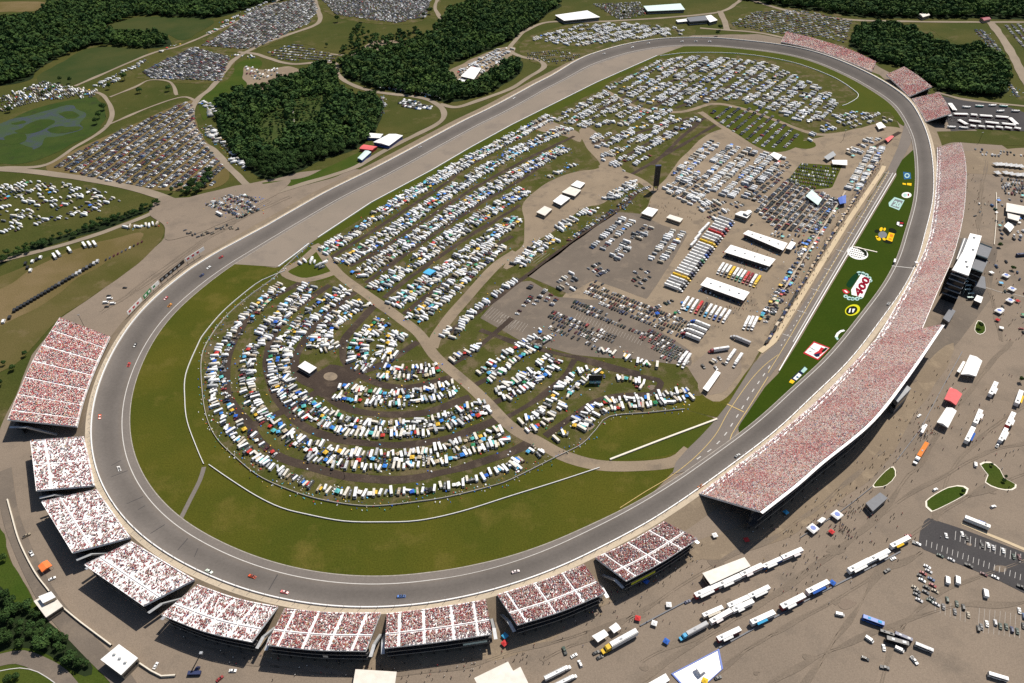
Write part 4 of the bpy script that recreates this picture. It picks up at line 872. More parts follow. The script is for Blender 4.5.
WHITES = [('white', (.78, .78, .77)), ('white', (.72, .73, .74)), ('cream', (.62, .58, .50)), ('white', (.80, .80, .80)), ('pale grey', (.46, .47, .48)), ('white', (.68, .69, .72)), ('tan', (.36, .30, .22)), ('dark grey', (.10, .105, .11)), ('silver', (.36, .37, .38))]
CARC = [('black', (.02, .02, .022)), ('dark grey', (.07, .07, .075)), ('silver', (.42, .42, .43)), ('white', (.76, .76, .75)), ('dark blue', (.02, .03, .09)), ('red', (.26, .03, .03)), ('maroon', (.10, .02, .025)), ('dark green', (.02, .05, .035)), ('tan', (.30, .25, .18)), ('white', (.8, .79, .78)), ('silver', (.52, .52, .52)), ('blue', (.04, .09, .2)), ('black', (.025, .025, .027)), ('silver', (.46, .46, .47)), ('white', (.78, .78, .77)), ('dark grey', (.10, .10, .105)), ('black', (.03, .03, .03))]
TENTC = [('white', (.80, .80, .80)), ('white', (.78, .78, .77)), ('blue', (.03, .12, .5)), ('sky blue', (.1, .38, .62)), ('green', (.03, .22, .1)), ('white', (.76, .76, .74)), ('red', (.5, .05, .04)), ('blue', (.04, .2, .6)), ('yellow', (.68, .42, .05)), ('teal', (.1, .42, .42)), ('black', (.03, .03, .03)), ('beige', (.5, .42, .3))]
REC = []
RV = {'motorhome': .42, 'camper_trailer': .33, 'pickup_truck': .06, 'car': .06, 'canopy_tent': .13}
MIDDLE = {'canopy_tent': .3, 'camper_trailer': .15, 'car': .27, 'pickup_truck': .28}
RVD = {'motorhome': .52, 'camper_trailer': .36, 'pickup_truck': .05, 'car': .04, 'canopy_tent': .03}
LUX = {'motorhome': .72, 'car': .18, 'canopy_tent': .1}
CARS = {'car': .5, 'suv': .28, 'pickup_truck': .17, 'van': .05}
def pick(mixd):
    r = rnd.random()*sum(mixd.values())
    for k, v in mixd.items():
        r -= v
        if r <= 0: return k
    return k
def emit(kind, p, rz, row, lot, cluster=True):
    if kind in ('motorhome', 'camper_trailer'): cn, c = rnd.choice(WHITES[:4]*2+WHITES)
    elif kind == 'canopy_tent': cn, c = rnd.choice(TENTC)
    else: cn, c = rnd.choice(CARC)
    s = rnd.uniform(.66, .96) if kind in ('motorhome', 'camper_trailer', 'canopy_tent') else rnd.uniform(.95, 1.05)
    if lot is None and rnd.random() < .10: rz += rnd.uniform(.5, 1.5)
    REC.append(dict(kind=kind, p=np.array([p[0], p[1], .1]), rz=rz+(math.pi if rnd.random() < .5 else 0), col=c, cn=cn, s=s, row=row, lot=lot))
def row(px, name, sides=(-6.8, 0, 6.8), step=3.45, mixd=RV, fill=.9, jit=.26, wild=1.7, turn=math.pi/2, clump=True):
    p = resample(catmull(np.array(wpts(px)), 6.0), 1.0); d = np.gradient(p, axis=0); d /= np.linalg.norm(d, axis=1)[:, None]+1e-9
    for s in sides:
        x = rnd.uniform(0, 3); gate = 1
        while x < len(p)-1:
            i = int(x)
            if clump and rnd.random() < .06: gate = 1-gate if gate == 0 or rnd.random() < (1-fill)*1.5 else gate
            if gate and rnd.random() < fill*(.85 if s == 0 and len(sides) == 3 else 1.03):
                k = pick(MIDDLE if s == 0 and len(sides) == 3 else mixd); n = np.array([-d[i][1], d[i][0]])
                q = p[i]+n*(s+rnd.uniform(-1, 1)*wild)
                if in_view((*q, 1), 12): emit(k, q, math.atan2(d[i][1], d[i][0])+turn+rnd.uniform(-jit, jit), (name, round(s)), None)
                x += step*(1.0 if k in ('motorhome', 'camper_trailer') else .95 if k == 'canopy_tent' else .75)*rnd.uniform(.85, 1.3)
            else: x += step
def inside(p, poly):
    x, y = p; c = False; n = len(poly)
    for i in range(n):
        x1, y1 = poly[i]; x2, y2 = poly[i-1]
        if (y1 > y) != (y2 > y) and x < (x2-x1)*(y-y1)/(y2-y1)+x1: c = not c
    return c
def lot(px, dirpx, name, pitch=9.0, step=3.0, mixd=CARS, fill=.9, jit=.05, turn=math.pi/2, gap=0.0, wild=.35, pair=0.0):
    poly = [tuple(w) for w in wpts(px)]; a, b_ = wpts(dirpx); d = (b_-a)/np.linalg.norm(b_-a); n = np.array([-d[1], d[0]])
    P = np.array(poly); c = P.mean(0); u = (P-c) @ d; v = (P-c) @ n
    r = 0; y = v.min()+pitch*.4
    while y < v.max():
        x = u.min()+rnd.uniform(0, step); run = 1
        while x < u.max():
            q = c+d*x+n*(y+rnd.uniform(-wild, wild)); k = pick(mixd)
            if rnd.random() < gap: x += step*rnd.uniform(2, 5); continue
            if inside(q, poly) and rnd.random() < fill and in_view((*q, 1), 12):
                emit(k, q, math.atan2(d[1], d[0])+turn+rnd.uniform(-jit, jit), r, name)
            x += step*rnd.uniform(.92, 1.1)
        y += pitch if not pair or r % 2 else pair; r += 1
# curved camp rows by the near bend
row([(281, 285), (256, 308), (240, 326), (221, 350), (216, 367), (216, 392), (223, 414), (235, 433), (250, 447), (271, 463), (289, 472), (316, 484), (343, 489.5), (376, 491), (406, 490), (431, 487), (456, 482), (482, 474), (506, 465), (522, 457)], 'outermost curved camp row', (-2.5,), 3.5, fill=.93, clump=False)
row([(281, 288), (256, 311), (240, 329), (222, 352), (219, 370), (220, 392), (227, 412), (239, 430), (254, 443), (275, 459)], 'inner file of outermost camp row', (4,), 3.6, MIDDLE, fill=.75, clump=False)
row([(311, 286), (286, 311), (268, 331), (249, 350), (243, 375), (246, 397), (258, 417), (272, 430), (293.5, 444.5), (318.5, 453), (343.5, 459), (368.5, 461), (406, 460.5), (436, 457), (463.5, 448), (490, 440), (506, 434)], 'second curved camp row', fill=.96)
row([(346, 290), (316, 311), (296, 331), (281, 352), (279.5, 375), (288, 392), (308.5, 409.5), (328.5, 420), (356, 428), (381, 430), (411, 429), (443.5, 423), (468.5, 413), (488, 407)], 'third curved camp row', fill=.95)
row([(364, 302), (336, 320), (322, 336), (316, 350)], 'short camp row by first gate', fill=.95)
row([(336, 392), (363.5, 396.5), (396, 399.5), (418.5, 397), (440, 392), (458, 387)], 'fourth curved camp row', fill=.93)
row([(381, 372), (398, 373.5), (428, 371), (440, 368)], 'innermost curved camp row', (-6, 0, 6), fill=.9)
row([(384, 322), (366, 336), (358, 350), (360, 362), (372, 366)], 'camp row by the turning circle', fill=.85)
row([(402, 334), (386, 345), (384, 356), (396, 358)], 'camp row behind the turning circle', (-5, 0, 5), fill=.8)
row([(318, 350), (330, 346), (336, 350)], 'camp row beside turning circle', (-4, 5), fill=.8)
# straight rows along the backstretch
row([(322, 253), (345, 238), (371, 219), (431, 183), (471, 160), (512, 138), (552, 117)], 'camp row along backstretch grass', fill=.94)
row([(340, 264), (380, 240), (420, 212), (447, 194), (480, 173), (520, 150), (568, 128)], 'second row from backstretch', fill=.93)
row([(357, 276), (390, 255), (430, 228), (462, 207), (500, 184), (520, 172), (566, 148)], 'third row from backstretch', fill=.93)
row([(374, 290), (410, 266), (445, 241), (480, 218), (525, 190)], 'fourth row from backstretch', fill=.9)
row([(393, 306), (430, 280), (465, 255), (500, 230), (518, 218)], 'fifth row from backstretch', fill=.9)
row([(412, 321), (428, 309), (450, 289), (474, 267), (500, 245)], 'sixth row from backstretch', fill=.9)
row([(520, 200), (532, 190), (548, 178), (575, 165)], 'short row by dirt yard', (0,), fill=.6)
RVFAR = dict(motorhome=.42, camper_trailer=.36, car=.08, pickup_truck=.07, canopy_tent=.07)
lot([(606, 88), (655, 62), (690, 56), (765, 62), (805, 80), (828, 92), (838, 106), (834, 120), (800, 124), (776, 112), (740, 102), (712, 100), (690, 108), (660, 106), (640, 102)], [(640, 95), (690, 65)], 'camp block under the far bend', 8.6, 4.6, RVFAR, .9, .3, gap=.05, wild=1.5, pair=14.5)
lot([(548, 119), (604, 90), (640, 106), (676, 110), (670, 120), (652, 123), (610, 127), (582, 128)], [(548, 119), (604, 90)], 'camp block above the dirt yard', 8.6, 4.5, RVFAR, .9, .25, gap=.05, wild=1.2, pair=14.5)
lot([(590, 137), (632, 128), (694, 115), (702, 120), (660, 150), (625, 172), (604, 164)], [(600, 160), (660, 128)], 'camp block beside the dirt yard', 8.6, 4.5, RVFAR, .9, .25, gap=.05, wild=1.2, pair=15.5)
lot([(798, 136), (815, 130), (845, 112), (880, 114), (892, 122), (850, 130), (830, 140), (812, 142)], [(815, 135), (880, 115)], 'camp block by the pit entry', 12, 5, RVFAR, .7, .3, gap=.1, wild=1.5)
row([(516, 266), (540, 246), (556, 238)], 'camp strip by dirt yard', (-5, 4), fill=.85)
row([(560, 230), (580, 219), (602, 206)], 'camp strip by paved lot', (0, 7), fill=.55)
row([(606, 200), (625, 190), (637, 182)], 'camp strip near the scoring tower', (-4, 4), fill=.8)
# rows between the gate road and the pit exit
row([(448, 338), (462, 318), (478, 303), (498, 288), (518, 275)], 'camp row beside the gate road', (-5, 5), fill=.85)
row([(449, 358), (466, 350), (480, 342)], 'camp corner by gate road', (-4, 4), fill=.7)
row([(482, 378), (505, 362), (530, 346), (548, 333)], 'first row below car lots', fill=.88)
row([(497, 396), (512, 390), (530, 379), (546, 367), (556, 357)], 'second row below car lots', fill=.9)
row([(522, 427), (542, 419), (560, 399), (574, 381), (588, 374), (602, 380)], 'third row below car lots', (-5.5, 5.5), fill=.9)
row([(618, 383), (634, 384), (644, 386)], 'camp strip inside the loop', (-3, 4), fill=.85)
row([(592, 348), (612, 353), (636, 361), (664, 369)], 'camp row along the car lot', (0,), fill=.8)
row([(578, 428), (588, 415), (604, 407), (622, 404), (650, 402), (672, 397), (690, 393)], 'last camp row before pit exit', (-5, 4), fill=.88)
row([(556, 440), (563, 434), (570, 434)], 'camp corner by pit exit', (0,), fill=.6)
row([(514, 468), (528, 458), (540, 450)], 'camp corner by crossroads', (-4, 4), fill=.7)
# motor coaches in paved lots
lot([(599, 231), (619, 217), (638, 221), (604, 252), (584, 246)], [(590, 246), (620, 219)], 'paved lot by the camp strip', 12, 4.4, RVD, .95, .05)
lot([(627, 237), (642, 223), (658, 225), (617, 262), (607, 256)], [(612, 256), (648, 224)], 'middle strip of paved lot', 8, 3.6, {'motorhome': .3, 'car': .7}, .88, .05, gap=.05)
lot([(652, 243), (667, 230), (688, 233), (660, 264), (648, 261)], [(654, 260), (676, 232)], 'paved lot beside the transporters', 12, 4.3, RVD, .92, .05)
lot([(554, 290), (563, 270), (580, 276), (574, 292)], [(556, 288), (575, 276)], 'empty end of paved lot', 10, 4.2, {'motorhome': .5, 'car': .5}, .7, .1)
lot([(664, 172), (705, 139), (720, 143), (692, 182), (676, 182)], [(670, 172), (706, 141)], 'driver coach lot', 10.8, 4.3, LUX, .94, .06, pair=14)
lot([(722, 144), (756, 150), (784, 158), (772, 172), (746, 200), (722, 196), (700, 186)], [(722, 190), (762, 152)], 'owner coach lot', 10.8, 4.2, LUX, .94, .06, pair=14)
lot([(842, 190), (868, 146), (886, 147), (860, 192)], [(846, 190), (872, 148)], 'coach strip behind pit wall', 10.5, 3.9, LUX, .94, .06)
lot([(664, 190), (688, 172), (712, 186), (704, 204), (684, 206)], [(668, 190), (690, 175)], 'mixed lot by the scoring tower', 9, 3.3, {'car': .6, 'motorhome': .3, 'camper_trailer': .1}, .8, .1)
# car lots of the infield
lot([(594, 281), (690, 322), (684, 338), (640, 322), (580, 294)], [(594, 284), (690, 322)], 'crew car lot', 7.6, 3.0, CARS, .95)
lot([(574, 301), (646, 331), (640, 336), (570, 307)], [(574, 304), (642, 331)], 'middle car rows', 8, 3.1, CARS, .95)
lot([(552, 311), (616, 336), (612, 343), (548, 318)], [(554, 313), (612, 336)], 'lower car rows', 7.2, 3.1, CARS, .92)
lot([(556, 321), (600, 340), (590, 345), (545, 328)], [(556, 323), (594, 339)], 'last car rows', 8, 3.2, CARS, .75)
lot([(512, 314), (532, 284), (562, 297), (536, 318)], [(514, 312), (534, 288)], 'striped car lot', 8.5, 3.0, CARS, .7, gap=.05)
lot([(636, 334), (650, 329), (690, 350), (688, 364), (664, 360)], [(640, 334), (686, 354)], 'dark car lot', 6.6, 3.0, CARS, .97)
lot([(752, 210), (784, 178), (840, 200), (820, 234), (776, 230)], [(758, 212), (786, 184)], 'garage car lot', 7.0, 2.9, CARS, .97)
lot([(709, 114), (724, 107), (762, 109), (800, 134), (789, 148), (762, 148), (730, 130)], [(724, 128), (748, 108)], 'grass car rows', 13.5, 3.2, CARS, .85)
lot([(788, 181), (802, 164), (840, 167), (830, 187), (812, 189)], [(788, 180), (826, 186)], 'grass lot behind pit wall', 10.5, 3.0, CARS, .88)
lot([(740, 170), (786, 160), (780, 170), (745, 192)], [(748, 188), (782, 162)], 'car lot edge', 8, 3.4, CARS, .5)
row([(568, 241), (590, 226), (614, 210)], 'car row beside the camp strip', (0,), 3.0, CARS, .8, .05, .4)
row([(620, 208), (634, 196), (652, 188)], 'car row by the tower', (-4, 4), 3.0, CARS, .8, .05, .4)
# outside fields
lot([(50, 166), (120, 131), (186, 102), (193, 105), (195, 124), (211, 152), (224, 168), (212, 186), (150, 188), (100, 180)], [(110, 172), (178, 122)], 'field car park', 6.0, 2.8, CARS, .93, .1, pair=10.5, wild=.6)
lot([(142, 72), (192, 47), (230, 57), (221, 81), (152, 79)], [(150, 74), (190, 52)], 'upper field car park', 6.8, 2.9, CARS, .93, .12)
lot([(202, 46), (256, 8), (312, -4), (318, 10), (308, 24), (256, 48), (240, 49)], [(210, 46), (256, 12)], 'far field car park', 7.0, 2.9, CARS, .93, .12)
lot([(318, -4), (432, -4), (426, 17), (396, 23), (336, 15)], [(330, 12), (400, 2)], 'farthest field car park', 7.0, 2.9, CARS, .93, .12)
lot([(266, 53), (293, 43), (338, 56), (333, 62), (281, 60)], [(270, 54), (330, 60)], 'roadside car park', 13, 3.2, CARS, .85, .12)
lot([(0, 97), (45, 81), (72, 88), (98, 90), (95, 97), (40, 101), (0, 113)], [(0, 104), (60, 90)], 'pond side camp', 8.5, 3.3, {'car': .7, 'motorhome': .1, 'camper_trailer': .12, 'canopy_tent': .08}, .85, .3, gap=.05, wild=1.5)
row([(100, 87), (125, 74), (150, 61)], 'camp along the dirt track', (-8, 3, 10), 5, RV, .75, .3)
row([(158, 55), (200, 36), (250, 12), (275, 0)], 'camp along the upper track', (-8, 8), 5, RV, .65, .3)
row([(180, 45), (250, 58), (240, 52)], 'camp by the crossroads', (0,), 5, RV, .6, .3)
lot([(0, 180), (60, 183), (112, 193), (124, 205), (82, 217), (40, 224), (0, 236)], [(0, 220), (60, 190)], 'roadside meadow camp', 11, 4.3, {'motorhome': .3, 'camper_trailer': .3, 'car': .32, 'canopy_tent': .08}, .74, .3, gap=.09, wild=2)
lot([(530, 40), (574, 26), (617, 23), (684, 29), (682, 35), (629, 40), (576, 47)], [(540, 40), (590, 26)], 'oval edge camp', 8.4, 4.7, RVD, .88, .2, gap=.06, pair=13.5)
lot([(522, 54), (560, 50), (585, 56), (560, 64), (530, 60)], [(525, 58), (570, 54)], 'oval edge car park', 11, 3.6, CARS, .6, .2)
lot([(730, 25), (755, 12), (800, 10), (852, 21), (845, 43), (820, 37), (776, 34)], [(735, 25), (790, 14)], 'stand side field park', 11, 3.2, CARS, .72, .15)
lot([(592, 4), (640, 2), (646, 15), (620, 20)], [(595, 10), (640, 8)], 'hall side car park', 8, 3.2, CARS, .85, .2)
lot([(1003, 25), (1030, 24), (1030, 58)], [(1006, 26), (1026, 50)], 'corner field park', 12, 3.2, CARS, .8)
row([(978, 30), (988, 40), (998, 52)], 'roadside row', (-5, 4), 3.2, CARS, .8)
row([(880, 28), (905, 32), (932, 34)], 'wood edge row', (-5, 5), 4.5, RV, .6)
row([(1005, 78), (1012, 88), (1018, 98)], 'wood corner row', (0,), 3.5, CARS, .7)
row([(199, 103), (207, 108), (212, 118)], 'road side campers', (0, 8), 5, RVD, .6)
row([(205, 128), (218, 146), (230, 158), (240, 170)], 'wood edge campers', (0, 8), 3.6, {'motorhome': .3, 'car': .7}, .8)
lot([(398, 103), (406, 99), (433, 107), (429, 111), (402, 107)], [(399, 104), (430, 110)], 'grass triangle park', 7.5, 3.0, {'van': .6, 'car': .4}, .95)
row([(375, 117), (383, 105), (385, 97)], 'wood edge park', (-3, 3), 3.2, CARS, .85)
row([(376, 88), (410, 93), (436, 98)], 'road verge park', (5,), 3.4, CARS, .75, turn=0)
row([(210, 203), (228, 209), (246, 217)], 'junction car row', (-4, 4), 3.0, CARS, .9)
row([(226, 197), (242, 203), (256, 212)], 'second junction car row', (-4, 4), 3.0, CARS, .9)
row([(240, 195), (252, 199), (262, 203)], 'third junction car row', (0,), 3.0, CARS, .8)
lot([(488, 54), (505, 47), (514, 50), (495, 66), (470, 80), (458, 82), (450, 76)], [(455, 78), (500, 52)], 'camp in the clearing', 12, 4.6, RV, .65, .4, wild=2)
lot([(245, 66), (262, 70), (280, 68), (284, 74), (262, 80), (248, 78)], [(246, 70), (280, 72)], 'yard by the pasture', 10, 6, {'camper_trailer': .6, 'van': .4}, .6)
lot([(1000, 178), (1030, 180), (1030, 196), (1003, 194)], [(1002, 180), (1030, 184)], 'vendor car park', 7, 3.2, CARS, .8)
lot([(950, 146), (980, 148), (1028, 152), (1028, 158), (985, 156)], [(955, 148), (1024, 154)], 'verge car park', 8, 4, CARS, .4)
row([(124, 228), (140, 227), (160, 224)], 'campers by the dry field', (0,), 4.6, RVD, .95)

for k, (a, b_) in enumerate([((701, 289.5), (742, 304)), ((724.5, 256.5), (768, 270)), ((743, 238), (782, 251.5))]): row([a, b_], ['lower', 'middle', 'upper'][k]+' garage front row', (0, 5), 3.4, {'car': 1}, .8, .1, .4, clump=False)
lot([(596, 262), (612, 268), (600, 277), (582, 271)], [(584, 270), (600, 262)], 'west paved lot rows', 8, 3.2, CARS, .7, .06)
lot([(640, 268), (656, 270), (645, 290), (625, 282)], [(630, 280), (646, 270)], 'south paved lot rows', 8, 3.2, CARS, .5, .06)
lot([(690, 207), (720, 196), (745, 204), (730, 212), (715, 222)], [(694, 208), (722, 198)], 'mixed vehicles above transporters', 8.5, 3.6, {'car': .6, 'motorhome': .2, 'pickup_truck': .2}, .6, .2)
lot([(640, 310), (672, 296), (686, 304), (680, 322), (662, 322)], [(645, 312), (672, 300)], 'crew vehicles by transporters', 9, 4, {'car': .5, 'pickup_truck': .3, 'canopy_tent': .2}, .55, .4)
lot([(700, 366), (722, 354), (730, 360), (712, 374)], [(702, 366), (722, 356)], 'vehicles by the pit exit lot', 8, 3.4, CARS, .5, .3)
lot([(758, 322), (790, 270), (796, 274), (766, 326)], [(760, 322), (790, 272)], 'equipment row behind the stalls', 6, 3.4, {'car': .4, 'pickup_truck': .3, 'canopy_tent': .3}, .75, .3)
lot([(988, 198), (1030, 196), (1030, 242), (1000, 240)], [(990, 220), (1030, 224)], 'vendor lot by the storage buildings', 10, 6, {'canopy_tent': .4, 'car': .4, 'van': .2}, .5, .4, wild=2)
lot([(988, 262), (1030, 258), (1030, 345), (1000, 330)], [(990, 300), (1030, 306)], 'umbrella tent lot', 14, 9, {'canopy_tent': .5, 'car': .3, 'pickup_truck': .2}, .42, .6, wild=4)
lot([(745, 222), (775, 232), (812, 238), (800, 262), (790, 244)], [(760, 226), (806, 240)], 'strip above the top garage', 7, 4, {'car': .6, 'pickup_truck': .2, 'canopy_tent': .2}, .5, .3)
row([(766, 318), (808, 248), (838, 200)], 'tool carts behind the stall fence', (-4, 3), 3.6, {'car': .5, 'canopy_tent': .3, 'pickup_truck': .2}, .7, .3, .8, clump=False)
lot([(846, 150), (870, 138), (884, 138), (872, 146), (850, 160)], [(848, 154), (876, 140)], 'yard by the salmon tent', 8, 4, {'car': .5, 'motorhome': .3, 'canopy_tent': .2}, .6, .3)
lot([(742, 196), (772, 172), (786, 160), (792, 166), (760, 204)], [(744, 198), (784, 166)], 'strip beside the owner coaches', 7, 3.4, CARS, .7, .1)
CL = []
CAMPS = [[(r['p'][0], r['p'][1]) for r in REC if r['row'] and isinstance(r['row'], tuple)]]
for x, y in CAMPS[0]:
    for _ in range(2):
        if rnd.random() < .75: CL.append((x+rnd.gauss(0, 5), y+rnd.gauss(0, 5), rnd.uniform(.5, 1.5), rnd.uniform(.3, 1.0)))
FW = resample(catmull(np.array(wpts(FENCE)), 6.0), 1.6)
for p in FW:
    if rnd.random() < .8: CL.append((p[0]+rnd.uniform(-5, 5), p[1]+rnd.uniform(-5, 5), rnd.uniform(.4, .9), rnd.uniform(.4, 1.4)))
CL = [c for c in CL if in_view((c[0], c[1], 0))]
cb_ = MB(); cb_.frus(-.5, .5, -.5, .5, 0, 1, .05, .05, .05, 0, False)

row([(294, 270), (304, 264), (316, 262), (326, 268)], 'camp wedge by the gate', (-3, 4), 5, RV, .5)
def nth(n):
    return f"{n}{'th' if 10 <= n % 100 <= 20 else {1: 'st', 2: 'nd', 3: 'rd'}.get(n % 10, 'th')}"
# ------------------------------------------------------------------ set the parked vehicles out
ROLE = np.array([(0, 0, 0), (.03, .034, .04), (.02, .02, .02), (.7, .69, .66), (.46, .37, .36), (.52, .36, .28), (.05, .035, .025)])
def visible(r):
    q = to_px(r['p']); return -2 < q[0] < 1026 and -2 < q[1] < 685
REC = [r for r in REC if in_view(r['p'], 25)]
BUDGET = {'motorhome': 296, 'camper_trailer': 296, 'canopy_tent': 240, 'pickup_truck': 170, 'car': 190, 'van': 40}
fam = lambda k: 'car' if k == 'suv' else k
byk = {}
for r in REC: byk.setdefault(fam(r['kind']), []).append(r)
LEFT = []
def row_key(r): return r['lot'] if r['lot'] else r['row'][0]
for k, rs in byk.items():
    rs.sort(key=lambda r: (not visible(r), dist(r['p'])))
    own = rs[:BUDGET[k]]; LEFT += rs[BUDGET[k]:]
    rows = {}
    for r in own: rows.setdefault((row_key(r), r['row'] if r['lot'] else 0), []).append(r)
    lots_n = {}
    for (nm, ri), rr in sorted(rows.items(), key=lambda t: (t[0][0], str(t[0][1]))):
        lots_n[nm] = lots_n.get(nm, 0)+1
        c = np.mean([r['p'] for r in rr], 0)
        rr.sort(key=lambda r: -to_px(r['p'])[0])
        word = {'canopy_tent': 'canopy', 'camper_trailer': 'camper', 'pickup_truck': 'pickup'}.get(k, k)
        for i, r in enumerate(rr):
            if r['lot']: lab = f"{r['cn']} {word}, {nth(i+1)} {word} from pit end, {nth(lots_n[nm])} line, {nm}"
            else: lab = f"{r['cn']} {word}, {nth(i+1)} {word} from the gate road end, {nm}"
            size = KINDS[r['kind']][1]*FPX/dist(r['p'])
            aw = rnd.choice(TENTC)[1]
            z = r['p'][2]
            make(r['kind'], r['p'][0], r['p'][1], z, r['rz'], lab, f"{word}s in the {nm}", r['col'], aw if k in ('motorhome', 'camper_trailer') else r['col'],
                 parts=size > (9.3 if k in ('motorhome', 'camper_trailer') else 4.6 if k == 'canopy_tent' else 6.0), s=r['s'], skip=('awning',) if rnd.random() < .5 else ())
for kind_, nm, lab in (('motorhome', 'motorhomes', 'mass of white motorhomes filling the farther infield camps and meadows'), ('camper_trailer', 'camper_trailers', 'mass of white camper trailers filling the farther infield camps'),
                       ('canopy_tent', 'canopy_tents', 'mass of small coloured canopies among the farther campers'), ('pickup_truck', 'pickup_trucks', 'mass of pickup trucks in the farther car parks'), ('car', 'cars', 'mass of cars parked in rows in the farther fields'), ('van', 'vans', 'vans parked in the farther fields')):
    rs = [r for r in LEFT if fam(r['kind']) == kind_]
    if not rs: continue
    v, f, ro = lite(kind_)
    bulk(nm, [(v, f, ro, np.array([r['p'] for r in rs]), np.array([r['rz'] for r in rs]), np.array([r['s'] for r in rs]), np.array([np.array(r['col'])*(1 if min(r['col']) > .6 or kind_ != 'car' else .55) for r in rs]))], 'mixed_paint', lab, kind_.replace('_', ' '))

cc_ = [TENTC[int(i)][1] for i in npr.integers(0, len(TENTC), len(CL))]
bulk('camp_clutter', [(np.array(cb_.v), np.array(cb_.f), np.zeros(5, int), np.array([(c[0], c[1], .05) for c in CL]), npr.uniform(0, 6.28, len(CL)), np.array([(c[2], c[2]*.7, c[3]) for c in CL]), np.array(cc_))], 'mixed_paint', 'chairs, coolers and small camp gear strewn between the campers', 'camp gear')
# ------------------------------------------------------------------ grandstands and their crowds
def poly3(px, z, n):
    w = np.array([at(x, y, z) for x, y in px]); return resample(w, 1e9) if False else w
def sample_line(px, z, n):
    w = np.array([at(x, y, z) for x, y in px])
    if len(w) > 2: w = catmull(w, 5.0)
    d = np.r_[0, np.cumsum(np.linalg.norm(np.diff(w, axis=0), axis=1))]; s = np.linspace(0, d[-1], n)
    return np.stack([np.interp(s, d, w[:, i]) for i in range(3)], 1)
SEATS = []      # every taken seat
SHIRTS = [('white', (.85, .80, .74), 46), ('red', (.55, .07, .09), 18), ('dark red', (.30, .03, .07), 8), ('black', (.03, .03, .035), 8), ('pink', (.72, .40, .39), 12), ('grey', (.36, .32, .33), 4), ('navy', (.03, .04, .12), 6), ('tan', (.68, .50, .36), 10), ('blue', (.06, .14, .42), 2), ('orange', (.66, .22, .04), 2), ('yellow', (.66, .46, .07), 1.0)]
SHW = np.array([s[2] for s in SHIRTS])/sum(s[2] for s in SHIRTS)
